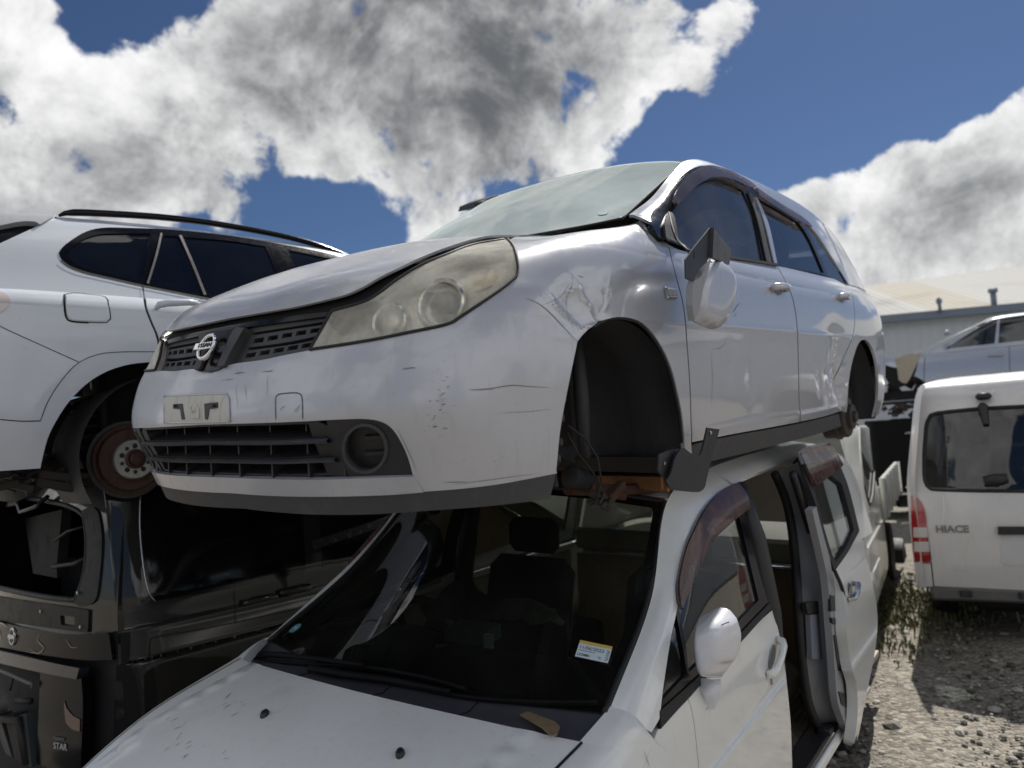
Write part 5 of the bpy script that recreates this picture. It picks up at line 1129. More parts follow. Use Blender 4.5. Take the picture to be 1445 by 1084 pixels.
# far-side sliding door is shut
panel('sliding_door', LS, LP, None, WP, carrier, 'only', uvloop=full(LS, 3.0, 4.28, .45, 8), sp=.08, flange=.02)
panel('sliding_door', LG, LP, None, WP, carrier, 'only', uvloop=full(LG, 3.05, 4.55, 0, 2.12), uvholes=[full(LG, 3.16, 4.4, .22, 1.95)], sp=.05, flange=.02)
panel('side_window', LG, LP, None, 'dark_glass', carrier, 'only', uvloop=full(LG, 3.16, 4.4, .22, 1.95), sp=.08, off=-.01, flange=0)
# handles on the front door
M = surf_frame(LS, LP, 1089, 927, (.3, -1), 0)
mb = MB(); mb.lathe((0, 0, .001), (0, 0, 1), [(.040, 0), (.036, .002), (.02, .001), (.0001, .0005)], 24); me = mb.mesh('handle_cup'); me.transform(Matrix.Diagonal((1.5, .75, 1, 1))); me.transform(M); link('handle_cup', me, 'grey_cup', fd[0])
mb = MB(); mb.tube([(-.095, 0, .003), (-.088, 0, .022), (-.06, 0, .033), (0, 0, .037), (.06, 0, .034), (.085, 0, .024), (.095, 0, .004)], [.012, .014, .0125, .0115, .013, .015, .013], 10); me = mb.mesh('handle'); me.transform(Matrix.Diagonal((1, 1.3, 1, 1))); me.transform(M); link('handle', me, 'white_paint', fd[0])
mb = MB(); mb.lathe(M @ Vector((-.07, -.055, .0)), M.to_3x3() @ Vector((0, 0, 1)), [(.011, -.001), (.011, .003), (.006, .003), (.0001, .002)], 16); mb.build('key_lock', 'dull_chrome', fd[0])
mb = MB(); v, f = strip(LS, LP, [(908,1060),(912,1070),(916,1083)], .002, .0015); mb.add(v, f); mb.build('scratch', 'scratch_dark', carrier)
# door mirror: head on a foot
mh = inflate(LP, [[(983,884),(986,874),(993,868),(1012,858.5),(1020,857.5),(1030,861),(1040,873)], [(1040,873),(1045.5,892),(1045,908),(1040,926),(1029,941),(1018,956)], [(1018,956),(1003,957),(990,954)], [(990,954),(986,930),(982.5,903)]], (0, 1.40), .03, .11, 'door_mirror', 'pearl_white', carrier, sp=.010, rim=.34, power=.34)
inflate(LP, [[(985,962),(990,957),(1004,959),(1017,958)], [(1017,958),(1016.5,978),(1007,1001),(1001,1001)], [(1001,1001),(991,985),(985.5,972)]], (0, 1.42), .05, .06, 'mirror_foot', 'pearl_white', mh, sp=.012)
mb = MB(); v = [LP.loc(LP.on(x, y, 0, 1.33)) for x, y in ((1001, 891.5), (1012, 885), (1024, 879.5), (1029, 878))]; mb.tube(v, .0013, 4); mb.build('mirror_shut_line', 'gap_black', mh)
# washer jets and hood marks
for (x, y) in ((374, 1011), (565, 1067)):
    M = surf_frame(LF, LP, x, y, (1, .27), .004) ; mb = MB(); mb.lathe((0, 0, 0), (0, 0, 1), [(.016, -.003), (.0155, .006), (.011, .012), (.0001, .0135)], 18); me = mb.mesh('washer_jet', 40); me.transform(Matrix.Diagonal((.75, 1.25, 1, 1))); me.transform(Matrix.Rotation(.5, 4, 'Z')); me.transform(M); link('washer_jet', me, 'dark_plastic', lh)
mb = MB(); rr = random.Random(2)
for (x, y, s_, k_) in ((318, 1000, 9, 9), (250, 1062, 8, 6), (245, 1024, 14, 6), (310, 1075, 20, 4)):
    for i in range(k_):
        x0, y0 = rr.gauss(x, s_), rr.gauss(y, s_ * .8); v, f = strip(LF, LP, [(x0, y0), (x0 + rr.uniform(4, 14), y0 - rr.uniform(2, 8))], rr.uniform(.0012, .003), .0055, step=3); mb.add(v, f)
mb.build('scratch', 'scratch_dark', lh)
# corner trim beside the cowl on the far side, hood edge gap
mb = MB(); P = LF.ev(np.full(20, 1.985), np.linspace(2, 5, 20)) + [0, 0, .002]
for m_ in (1, -1): mb.tube(LP.loc(P * [1, m_, 1]), .004, 5)
mb.build('hood_gap', 'gap_black', carrier)
inflate(LP, [[(343,930),(352,918),(372,902),(377,906),(364,922),(352,936)]], (2, 1.0), .01, .02, 'cowl_corner', 'interior_grey', carrier, sp=.01)
# wipers
def wiper(pts, lift, name='wiper'):
    uv = LW.uv(LP, dens(pts, 12)); P = LW.ev(uv[:, 0], uv[:, 1]); N = LW.normal(uv[:, 0], uv[:, 1]); mb = MB()
    mb.tube(LP.loc(P + N * .008), .005, 6); mb.tube(LP.loc(P + N * .017), .006, 6)
    o = mb.build(name, 'wiper_black', carrier); return o
w1 = wiper([(358,936),(430,941),(520,946),(600,960),(660,977)], 0); w2 = wiper([(468,955),(560,969),(660,988),(760,996),(845,997)], 0)
for o, pth in ((w1, [(360, 934), (400, 934), (460, 940), (520, 948)]), (w2, [(445, 953), (500, 962), (560, 970), (640, 986)])):
    uv = LW.uv(LP, dens(pth, 14)); P = LW.ev(uv[:, 0], uv[:, 1]); N = LW.normal(uv[:, 0], uv[:, 1]); mb = MB(); mb.tube(LP.loc(P + N * .034), np.linspace(.013, .007, len(P)), 8); mb.build('wiper_arm', 'wiper_black', o)
# stickers inside the glass
M = surf_frame(LW, LP, 838, 920, (1, .21), .0015)
st = MB(); st.box((0, 0, 0), (.098, .062, .0012)); me = st.mesh('date_sticker'); me.transform(M); stk = link('date_sticker', me, 'sticker_white', carrier)
st = MB(); st.box((0, .0255, .0009), (.098, .011, .0010)); me = st.mesh('sticker_band'); me.transform(M); link('sticker_band', me, 'sticker_yellow', stk)
text_mesh('sticker_date', '11/06/2023', .0125, .0002, M @ Matrix.Translation((-.008, .006, .0010)), 'ink', stk, width=.072)
text_mesh('sticker_number', 'LCA881', .0085, .0002, M @ Matrix.Translation((-.026, -.021, .0010)), 'ink', stk, bold=.0004, width=.035)
text_mesh('sticker_number', 'G', .0085, .0002, M @ Matrix.Translation((.021, -.020, .0010)), 'ink', stk)
mb = MB(); rr = random.Random(4)
for i in range(9): mb.box((.040 + (i % 2) * .004, .012 - i * .0045, .0010), (.006, .0022, .0004))
mb.box((-.02, -.0055, .001), (.05, .0015, .0004)); me = mb.mesh('sticker_print'); me.transform(M); link('sticker_print', me, 'ink', stk)
M = surf_frame(LW, LP, 417, 887, (1, .2), .0015); mb = MB(); mb.lathe((0, 0, 0), (0, 0, 1), [(.024, 0), (.024, .0008), (.0001, .0009)], 22); me = mb.mesh('round_sticker'); me.transform(M); rs = link('round_sticker', me, 'sticker_teal', carrier)
text_mesh('sticker_number', '74', .014, .0002, M @ Matrix.Translation((0, 0, .0012)), 'sticker_white', rs)
# ---- cabin
mb = MB(); dz = [(.92,.985),(1.05,.992),(1.22,1.0),(1.36,.985),(1.44,.93),(1.46,.80),(1.46,.60)]; vs = []
ys = np.linspace(-.70, .70, 15)
for s_, z in dz:
    for y in ys: vs.append(LP.loc((s_ + .05 * (y / .7) ** 2, y, z - .02 * (abs(y) / .7) ** 4 + (.03 * math.exp(-((y + .33) / .16) ** 2) if 1.1 < s_ < 1.4 else 0))))
mb.add(vs, [(i * 15 + j, i * 15 + j + 1, (i + 1) * 15 + j + 1, (i + 1) * 15 + j) for i in range(6) for j in range(14)], True); mb.build('dashboard', 'dash_plastic', carrier)
mb = MB(); c = np.array((1.55, -.36, .93)); ax = np.array((-.82, 0, -.52)); t = np.linspace(0, 2 * math.pi, 33); e1 = np.array([0, 1., 0]); e2 = np.cross(ax, e1); e2 /= np.linalg.norm(e2)
mb.tube(LP.loc(np.array([c + .185 * (math.cos(a) * e1 + math.sin(a) * e2) for a in t])), .016, 8, cap=False)
for a in (0.2, math.pi - .2, -math.pi / 2): mb.tube(LP.loc(np.array([c + .18 * (math.cos(a) * e1 + math.sin(a) * e2), c - ax * .0 + .03 * (math.cos(a) * e1 + math.sin(a) * e2)])), .018, 6)
mb.lathe(LP.loc(c), ax * LP.sc, [(.07, -.02), (.065, .02), (.0001, .03)], 16); mb.build('steering_wheel', 'dash_plastic', carrier, 40)
RY = lambda a: Matrix.Rotation(D(a), 3, 'Y')
for y_ in (-.38, .38):
    mb = MB(); mb.box(LP.loc((1.95, y_, .50)), (.52, .50, .16), bev=.05); mb.box(LP.loc((2.22, y_, .82)), (.14, .48, .62), R=RY(-14), bev=.06); mb.box(LP.loc((2.31, y_, 1.22)), (.09, .28, .17), bev=.035); mb.build('seat', 'interior_cloth', carrier, 40)
mb = MB(); mb.box(LP.loc((2.95, .2, .46)), (.42, .9, .16), bev=.05); mb.build('rear_bench', 'interior_beige', carrier, 40)
mb = MB(); mb.box(LP.loc((2.7, 0, .27)), (3.4, 1.58, .03)); mb.build('floor_carpet', 'carpet', carrier)
mb = MB(); mb.box(LP.loc((3.0, 0, 1.545)), (2.5, 1.08, .02)); mb.build('headliner', 'interior_beige', carrier)
mb = MB(); mb.box(LP.loc((2.25, -.795, .64)), (2.2, .03, .64), bev=.01); mb.build('door_trim', 'interior_beige', carrier)
mb = MB(); mb.box(LP.loc((1.78, .80, .60)), (.75, .03, .60), bev=.01); mb.build('door_trim', 'interior_beige', carrier)
for m_ in (-1, 1):
    mb = MB(); mb.tube([LP.loc((2.24, m_ * .66, 1.50)), LP.loc((2.25, m_ * .725, 1.28)), LP.loc((2.24, m_ * .77, 1.0)), LP.loc((2.24, m_ * .78, .3))], [.04, .045, .05, .06], 8); mb.build('door_pillar', 'dark_plastic', carrier)
    mb = MB(); P = LG.ev(np.linspace(.15, 2.8, 14), np.full(14, 2.7)) + [.03, -.06, -.03]; mb.tube(LP.loc(P * [1, m_, 1]), .028, 8); mb.build('pillar_trim', 'interior_beige', carrier)
# rear cabin seen through the open door
mb = MB(); mb.box(LP.loc((3.42, -.1, .62)), (.03, 1.35, .62)); mb.build('load_partition', 'interior_tan', carrier)
mb = MB(); mb.box(LP.loc((3.40, -.1, 1.03)), (.05, 1.35, .13), bev=.02); mb.build('partition_top', 'interior_beige', carrier, 40)
mb = MB(); mb.tube([LP.loc((3.36, .62, .955)), LP.loc((3.36, -.7, .955))], .016, 8); mb.build('partition_rail', 'chrome', carrier)
# door opening: seal, jamb, step
SEAL = [(1093,668),(1104,692),(1113,722),(1119,760),(1123,800),(1126,850),(1128,890),(1132,935),(1139,985),(1148,1012),(1157,1032)]
P = [LP.on(x, y, 1, .795 if y > 850 else .795 - .115 * ((850 - y) / 180)) for x, y in dens(SEAL, 10)]; mb = MB(); mb.tube(LP.loc(np.array(P)), .020, 8); mb.build('door_seal', 'rubber', carrier)
JAMB = [[(1094,667),(1113,722),(1123,800),(1127,870),(1132,935),(1140,985),(1156,1030)], [(1156,1030),(1176,1035),(1190,1000)], [(1190,1000),(1184,900),(1172,800),(1152,715),(1128,655)], [(1128,655),(1094,667)]]
def resample(pts, n):
    d = np.array(dens(pts, 4)); L = np.concatenate([[0], np.cumsum(np.linalg.norm(np.diff(d, axis=0), axis=1))]); t = np.linspace(0, L[-1], n); return np.stack([np.interp(t, L, d[:, 0]), np.interp(t, L, d[:, 1])], 1)
ja = resample(SEAL, 26); jb = resample([(1126,652),(1146,720),(1160,780),(1168,820),(1173,878),(1177,930),(1181,983),(1188,1010),(1199,1036)], 26)
ja = np.array([LP.on(x, y, 1, .775 if y > 850 else .775 - .10 * ((850 - y) / 180)) for x, y in ja]); jb = np.array([LP.on(x, y, 1, .885 if y > 850 else .885 - .07 * ((850 - y) / 180)) for x, y in jb])
mb = MB(); ms_ = [ja + (jb - ja) * t_ + np.array([.03 * math.sin(math.pi * t_), 0, 0]) for t_ in np.linspace(0, 1, 7)]
mb.add(LP.loc(np.vstack(ms_)), [(r * 26 + i, r * 26 + i + 1, (r + 1) * 26 + i + 1, (r + 1) * 26 + i) for r in range(6) for i in range(25)], True); mb.build('door_jamb', 'interior_grey', carrier)
mb = MB(); P = [LP.on(x, y, 1, .80) for x, y in dens([(1118,668),(1128,700),(1140,740),(1152,782)], 8)]; mb.tube(LP.loc(np.array(P)), .016, 6); mb.build('jamb_guide', 'dark_plastic', carrier)
for (x0, y0, x1, y1, mt) in ((1137, 851, 1160, 866, 'dark_plastic'), (1143, 868, 1171, 930, 'interior_blue')):
    slab(LP, [[(x0, y0), (x1, y0 - 3)], [(x1, y0 - 3), (x1 + 3, y1)], [(x1 + 3, y1), (x0 + 3, y1)]], (1, .84), .02, 'jamb_panel', mt, carrier)
mb = MB(); mb.box(LP.loc((2.9, .80, .335)), (1.5, .10, .02), bev=.004)
mb.build('door_step', 'dark_plastic', carrier, 30)
mb = MB(); mb.box(LP.loc((2.9, .862, .30)), (1.45, .03, .05), bev=.012); mb.build('sill_trim', WP, carrier, 40)
mb = MB()
for i in range(14): mb.box(LP.loc((2.85, .30 + i * .034, .290)), (1.3, .010, .012))
mb.build('floor_ribs', 'carpet', carrier)
# the open sliding door, slid back and standing proud of the side
SDY = .965
LD = TS([[(s_, SDY + dy + db, z) for z, dy in ((.18,-.05),(.40,-.012),(.62,.0),(.66,.0),(.70,-.012),(.86,-.012),(1.0,-.03),(1.06,-.045),(1.30,-.09),(1.50,-.145),(1.58,-.19))] for s_, db in ((2.2,0),(2.75,0),(3.3,0),(3.9,-.005),(4.5,-.02))])
SD_W = [[(1126,648),(1139,680),(1152,715),(1162,755),(1172,790),(1178,806)], [(1178,806),(1196,780),(1213,749)], [(1213,749),(1204,712),(1196,683),(1187,660)], [(1187,660),(1175,638),(1160,629),(1140,634)]]
SD_B = [[(1178,806),(1188,829),(1192,852),(1196,905),(1202,942),(1209,968),(1210,1010),(1205,1054)], [(1205,1054),(1212,1035),(1223,978),(1233,930),(1238,890),(1237,855),(1227,806),(1213,750)], [(1213,750),(1196,781)]]
sd = panel('sliding_door', LD, LP, SD_B, WP, carrier, sp=.02, flange=.045)
panel('window_frame', LD, LP, SD_W, 'rubber', sd, sp=.02, flange=.03, holes=[[[(1136,662),(1150,695),(1163,745),(1175,784),(1180,793)], [(1180,793),(1194,772),(1205,747)], [(1205,747),(1197,715),(1188,683)], [(1188,683),(1160,660)]]])
panel('door_window', LD, LP, [[(1136,662),(1150,695),(1163,745),(1175,784),(1180,793)], [(1180,793),(1194,772),(1205,747)], [(1205,747),(1197,715),(1188,683)], [(1188,683),(1160,660)]], 'side_glass', sd, off=-.01, flange=0, sp=.03)
panel('rain_visor', LD, LP, [[(1124,641),(1142,629),(1160,625),(1174,637),(1185,658)], [(1185,658),(1172,669),(1158,679),(1146,688)], [(1146,688),(1136,668)]], 'visor_plastic', sd, off=.02, flange=.012, sp=.02)
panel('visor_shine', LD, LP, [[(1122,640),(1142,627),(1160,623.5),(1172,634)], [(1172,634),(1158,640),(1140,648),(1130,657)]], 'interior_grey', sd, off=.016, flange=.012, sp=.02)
EDGE = [[(1152,715),(1162,755),(1172,790),(1178,806),(1188,829),(1192,852),(1196,905),(1202,942),(1209,968),(1210,1010),(1205,1054)], [(1205,1054),(1199,1036),(1188,1010),(1181,983),(1177,930),(1173,878),(1168,820),(1160,780),(1146,720)]]
slab(LP, EDGE, (1, SDY - .06), .03, 'door_edge', 'interior_grey', sd)
for pts in ([(1172,840),(1178,841),(1179,862),(1173,863)], [(1174,872),(1180,873),(1180,881),(1175,881)], [(1177,897),(1188,896),(1194,946),(1184,947)], [(1184,976),(1196,980),(1205,993),(1199,1001),(1188,994)]):
    slab(LP, [[p, q] for p, q in zip(pts, pts[1:])], (1, SDY - .055), .012, 'door_latch', 'dark_plastic', sd)
mb = MB(); v = np.array([LP.on(x, y, 1, SDY - .03) for x, y in dens(EDGE[0][3:], 10)]); mb.tube(LP.loc(v), .008, 6); mb.build('door_seal', 'rubber', sd)
mb = MB(); mb.tube([LP.loc(LP.on(1160, 1028, 1, .80)), LP.loc(LP.on(1180, 1030, 1, .85)), LP.loc(LP.on(1203, 1036, 1, .90))], .012, 6); mb.box(LP.loc(LP.on(1165, 1030, 1, .83)), (.07, .06, .03), bev=.006); mb.build('slide_arm', 'dark_plastic', sd, 40)
M = surf_frame(LD, LP, 1199.5, 835, (.3, -1), 0); mb = MB(); mb.lathe((0, 0, .001), (0, 0, 1), [(.040, 0), (.03, .002), (.0001, .0005)], 20); mb.tube([(-.08, 0, .003), (-.07, 0, .025), (0, 0, .034), (.07, 0, .025), (.08, 0, .003)], [.012, .013, .012, .014, .012], 8); me = mb.mesh('handle', 40); me.transform(M); link('handle', me, 'dull_chrome', sd)
panel('tail_reflection', LD, LP, [[(1196,735),(1202,722)],[(1202,722),(1207,748)],[(1207,748),(1199,760)]], 'red_lens', sd, off=-.03, flange=.01) if False else None
# wheels
for s_ in (.88, 3.55):
    for m_ in (1, -1):
        mb = MB(); mb.lathe(LP.loc((s_, m_ * .70, .28)), (0, m_, 0), [(.20, -.1), (.28, -.09), (.295, -.05), (.295, .06), (.28, .09), (.20, .1), (.17, .07), (.06, .06), (.0001, .06)], 28); mb.build('wheel', 'rubber', carrier, 30)
# ---- loose things on the dash and elsewhere
def loose(name, label, cat, parts, mw=None):
    o = parts[0]; return tag(o, label, cat)
def lbox(pose, px, py, ax, val, d, rot, name, mat, bev=.004, extra=None):
    P = pose.on(px, py, ax, val); c = pose.world(P); R = Matrix([[*r] for r in pose.R]) @ Matrix.Rotation(D(rot), 3, 'Z'); mb = MB(); mb.box((0, 0, d[2] / 2), d, bev=bev)
    o = bpy.data.objects.new(name, mb.mesh(name, 30)); COL.objects.link(o); o.data.materials.append(MATS[mat]); M = R.to_4x4(); M.translation = Vector(c); o.matrix_world = M
    return o
o = lbox(LP, 668, 903, 2, 1.0, (.12, .17, .052), 8, 'car_stereo', 'teal_case'); tag(o, 'grey car stereo lying loose on the dashboard behind the windshield', 'stereo')
for i in range(5):
    mb = MB(); mb.box((-.061, -.06 + i * .03, .03), (.004, .02, .02)); mb.build('stereo_button', 'dash_plastic', o)
o = lbox(LP, 640, 922, 2, 1.0, (.045, .05, .03), 20, 'switch_box', 'dash_plastic'); tag(o, 'small dark switch box lying beside the loose car stereo', 'box')
o = lbox(LP, 627, 913, 2, 1.0, (.03, .06, .006), 40, 'paper_slip', 'paper', bev=0); tag(o, 'small pale paper slip on the dashboard, left of the stereo', 'paper')
o = lbox(LP, 690, 915, 2, 1.0, (.012, .035, .05), 10, 'plastic_card', 'sticker_white', bev=.002); tag(o, 'pale plastic card leaning against the loose car stereo', 'card')
def rag(pose, cx, cy, val, rx, ry, h, name, mat, label, cat, seed):
    rr = np.random.default_rng(seed); n, m = 26, 9; P = pose.on(cx, cy, 2, val); vs = []
    ph = rr.uniform(0, 6, 6)
    for j in range(m):
        t = j / (m - 1)
        for i in range(n):
            a = 2 * math.pi * i / n; r = (1 - t ** 2.2) * (1 + .22 * math.sin(3 * a + ph[0]) + .12 * math.sin(7 * a + ph[1]))
            vs.append(pose.world(P + [rx * r * math.cos(a), ry * r * math.sin(a), h * t * (1 + .3 * math.sin(2 * a + ph[2])) + .012 * math.sin(9 * a + 5 * t + ph[3])]))
    mb = MB(); mb.add(vs, [(j * n + i, j * n + (i + 1) % n, (j + 1) * n + (i + 1) % n, (j + 1) * n + i) for j in range(m - 1) for i in range(n)], True)
    return tag(mb.build(name, mat), label, cat)
rag(LP, 655, 868, 1.02, .10, .13, .12, 'fur_cover', 'interior_cloth', 'dark crumpled cover heaped on the dashboard by the steering wheel', 'cloth', 1)
rag(LP, 742, 868, .98, .10, .17, .05, 'paper_bundle', 'paper_dim', 'pale crumpled papers lying across the cabin behind the windshield', 'papers', 2)
P = LP.on(1120, 0, 1, 0)
mb = MB(); q = np.array([(1.06, .50, .0), (1.00, .62, 0), (.985, .60, 0), (1.02, .48, 0)])
v = [LP.world(LP.on(x, y, 2, .985)) for x, y in ((734, 1010), (745, 1006), (783, 1020), (790, 1027), (786, 1038), (778, 1040), (765, 1028))]; n = len(v); v2 = [np.array(p) + [0, 0, .004] for p in v]; mb.add(v + v2, [tuple(range(n, 2 * n))] + [tuple(range(n))[::-1]] + [(i, (i + 1) % n, n + (i + 1) % n, n + i) for i in range(n)]); tag(mb.build('leaf_scrap', 'leaf_brown'), 'brown scrap of card lying in the cowl below the windshield', 'scrap')
# timber block the wagon's front rests on
c = MP.world(MP.on(912, 679, 1, .60)); R = Matrix([[*r] for r in MP.R]); mb = MB(); rr = random.Random(8)
for i in range(9): mb.box((rr.uniform(-.01, .01) + (i - 4) * .017, -.10 + rr.uniform(0, .05), rr.uniform(-.006, .006)), (.0165, .34 + rr.uniform(-.03, .03), .05 + rr.uniform(-.012, .008)), bev=.002)
tb = bpy.data.objects.new('timber_block', mb.mesh('timber_block')); COL.objects.link(tb); tb.data.materials.append(MATS['wood']); M = R.to_4x4(); M.translation = Vector(c); tb.matrix_world = M
tag(tb, 'splintered orange timber block wedged between the station wagon and the carrier roof', 'timber')
mb = MB(); mb.box(LP.loc(LP.on(860, 690, 1, .2)), (.25, .8, .05), bev=.01) if False else None
# ---------------------------------------------------------------- white estate, upper left
def pose_from(px, py, y, P, yaw, side, pitch=0, roll=0):
    q = Pose(0, 0, 0, yaw, pitch, roll, side); w = at_depth(px, py, y) - q.world(P)
    return Pose(w[0], w[1], w[2], yaw, pitch, roll, side)
BP = pose_from(197, 650, 3.36, (3.60, .88, .32), 45, -1)
estate = thing('estate_car', 'white estate car with black roof rails and no rear wheel, resting on the black van', 'car', BP.mw)
AXIS[:] = [0.9, 3.8, 0.7]
ESt = [(0.02, 0, .0, .30), (.10, .55, .0, .4), (.35, .78, 0, .6), (.85, .875, 0, .8), (1.5, .885, 0, 1), (2.3, .888, 0, 1), (3.0, .890, 0, 1), (3.6, .890, 0, 1), (4.05, .868, 0, 1), (4.38, .80, 0, 1), (4.56, .62, 0, 1), (4.64, .30, 0, 1), (4.66, 0, 0, 1)]
def rows(st, prof):
    out = []
    for s_, y, _, f in st:
        out.append([(s_ + (0 if s_ > 1 else dz * (1 - f)), y * k, z * (1 if s_ > 1.2 else 1)) for k, z, dz in prof])
    return out
EB = TS(rows(ESt, [(.955,.22,.0),(.985,.36,.0),(1.0,.54,.0),(1.0,.72,0),(.998,.86,0),(.988,.945,0),(.982,.99,0),(.955,1.032,0),(.918,1.055,0)]))
EG = TS([[(s_ + ds * k, y0 + (y1 - y0) * t, z0 + (z1 - z0) * h) for t, h, k in ((0, 0, 0), (.16, .20, .1), (.42, .55, .35), (.66, .80, .6), (.85, .94, .8), (1, 1, 1))] for s_, ds, y0, y1, z0, z1 in
  ((1.15, .95, .79, .60, 1.04, 1.38), (1.7, .55, .812, .60, 1.05, 1.43), (2.1, .25, .815, .60, 1.052, 1.46), (2.6, 0, .816, .60, 1.054, 1.475), (3.1, 0, .816, .60, 1.055, 1.475), (3.6, -.03, .816, .595, 1.055, 1.46), (4.05, -.08, .797, .585, 1.055, 1.43), (4.40, -.12, .75, .57, 1.055, 1.38), (4.58, -.16, .60, .50, 1.055, 1.34), (4.64, -.16, 0, 0, 1.055, 1.32))])
EP_ = 'pearl_paint'
ARC = [(57,661),(60,646),(68,617),(80,593),(98,566),(122,542),(147,526),(175,516),(205,511.5),(240,511)]
ARCT = [(57,594),(69,564),(90,533),(111,512),(138,500.5),(166,497),(204,496.5),(245,497)]
ua = EB.uv(BP, dens(ARC, 6)); lowv = ua[0][1]
def arch2(TSx, sc, zc, r, z0, x0, n=40):
    out = []; t0 = math.asin((z0 - zc) / r); x = np.array(x0, float)
    for t in np.linspace(math.pi - t0, t0, n):
        tgt = np.array([sc + r * math.cos(t), zc + r * math.sin(t)])
        for _ in range(40):
            f = lambda q: TSx.ev(q[0], q[1])[[0, 2]] - tgt
            r0 = f(x); J = np.stack([(f(x + [1e-4, 0]) - r0) / 1e-4, (f(x + [0, 1e-4]) - r0) / 1e-4], 1); x = x - np.clip(np.linalg.solve(J, r0), -.5, .5)
        out.append(x.copy())
    return np.array(out)
E0 = EB.ev(*ua[0]); Etop = EB.ev(*ua[np.argmin(np.array(dens(ARC, 6))[:, 1])])
# arch: measured rear half, mirrored about its crown for the front half
RA2 = ua[::-1]; 
crown = EB.ev(*ua[-1])[0]
full_arch = []
for q in ua: full_arch.append(q)
mir_s = [(2 * crown - EB.ev(*q)[0], EB.ev(*q)[2]) for q in ua[::-1][1:]]
x = ua[-1].copy()
for tg in mir_s:
    for _ in range(40):
        f = lambda q: EB.ev(q[0], q[1])[[0, 2]] - np.array(tg)
        r0 = f(x); J = np.stack([(f(x + [1e-4, 0]) - r0) / 1e-4, (f(x + [0, 1e-4]) - r0) / 1e-4], 1); x = x - np.clip(np.linalg.solve(J, r0), -.5, .5)
    full_arch.append(x.copy())
full_arch = np.array(full_arch)   # from rear foot over the crown to the front foot
sd_ = EB.uv(BP, dens([(200.7,403),(204,432.6),(212,455),(220,474),(224,496)], 6))
uF, uR = 0.05, 12.0
lv = lowv
# rear wing and bumper (one panel behind the door seam), doors ahead of it
wing = np.vstack([[[sd_[0][0], 8]], sd_, full_arch[::-1][len(full_arch) // 2 - 2:], [[u, lv] for u in np.linspace(full_arch[0][0], 12, 30)[1:]], [[12, v] for v in np.linspace(lv, 8, 16)[1:]], [[u, 8] for u in np.linspace(12, sd_[0][0], 40)[1:-1]]])
wing_o = panel('rear_wing', EB, BP, None, EP_, estate, both_sides=True, uvloop=wing, sp=.03, flange=.012)
k0 = len(full_arch) // 2
dl = np.vstack([[[sd_[0][0] - .02, 8]], sd_ - [.02, 0], full_arch[k0 - 1:], [[u, lv] for u in np.linspace(full_arch[-1][0], 4.6, 20)[1:]], [[4.6, v] for v in np.linspace(lv, 8, 14)[1:]], [[u, 8] for u in np.linspace(4.6, sd_[0][0] - .02, 24)[1:-1]]])
rdo = panel('rear_door', EB, BP, None, EP_, estate, both_sides=True, uvloop=dl, sp=.03, flange=.012)
panel('front_body', EB, BP, None, EP_, estate, both_sides=True, uvloop=full(EB, 0, 4.58, lv, 8), sp=.06, flange=.012)
mb = MB()
for pts, w in ((ARCT, .003), ([(0,592),(30,594.5),(57,594)], .004), ([(-20,448),(3,462),(60,488),(111,511)], .003), ([(90.8,416),(104,413.6),(125,415.5),(149,419.5),(153,430),(156,450),(151,455),(125,455),(100,453.4),(93,448),(90.6,430),(90.8,416)], .004), ([(91,416),(90.8,430),(93.5,448),(101,453.6),(125,455.5)], .008)):
    v, f = strip(EB, BP, pts, w, .0016, taper=False); mb.add(v, f)
mb.build('shut_line', 'gap_black', wing_o[0])
ff = panel('fuel_flap', EB, BP, [[(94,418),(105,415.5),(125,417.5),(146,421)], [(146,421),(151,430),(154,449)], [(154,449),(148,453),(125,453),(102,451.5)], [(102,451.5),(96,447),(93,432),(94,418)]], EP_, wing_o[0], off=.004, flange=.006, sp=.015, step=4)
panel('tail_lamp', EB, BP, [[(-30,405),(0,412),(12,418),(16,425)], [(16,425),(12,432),(0,442),(-30,455)], [(-30,455),(-34,430),(-30,405)]], 'clear_lens', estate, both_sides=True, off=.004, flange=.008)
M = surf_frame(EB, BP, 247, 434, (1, -.03), 0); mb = MB(); mb.tube([(-.085, 0, .004), (-.08, 0, .022), (-.05, 0, .034), (.05, 0, .036), (.09, 0, .028), (.1, 0, .005)], [.012, .016, .018, .017, .015, .012], 10); me = mb.mesh('handle'); me.transform(M); link('handle', me, EP_, rdo[0])
EFR = [[(83,357),(88,349.5),(99.7,340),(121,327.5),(144.5,322),(180,322),(240,324.5),(311,331.5),(380,342),(440,353),(500,366)], [(500,366),(520,400),(545,436)], [(545,436),(500,438),(440,434),(380,431),(300,422.5),(240,411),(199,402.5),(166,395),(123,385),(99.7,376.5),(87,367),(83,357)]]
QG = [[(95,362),(100,351.5),(116,339),(138,331.5),(165,330),(212,330)], [(212,330),(205,365),(196,397)], [(196,397),(166,390),(125,380),(104,371),(95,362)]]
RG1 = [[(230,333),(251,334)], [(251,334),(268,372),(284,414)], [(284,414),(245,407),(212,400)], [(212,400),(222,365),(230,333)]]
RG2 = [[(259,335),(320,340),(374,348)], [(374,348),(388,380),(404,425)], [(404,425),(350,424),(296,417)], [(296,417),(277,375),(259,335)]]
FG = [[(406,353),(440,360),(492,371)], [(492,371),(520,405),(530,430)], [(530,430),(480,431),(436,428)], [(436,428),(420,388),(406,353)]]
ef = panel('window_frame', EG, BP, EFR, 'gloss_black', estate, both_sides=True, off=.002, flange=.02, sp=.03, holes=[QG, RG1, RG2, FG])
for w in (QG, RG1, RG2, FG): panel('side_window', EG, BP, w, 'privacy_glass', estate, both_sides=True, off=-.004, flange=0, sp=.04)
mb = MB()
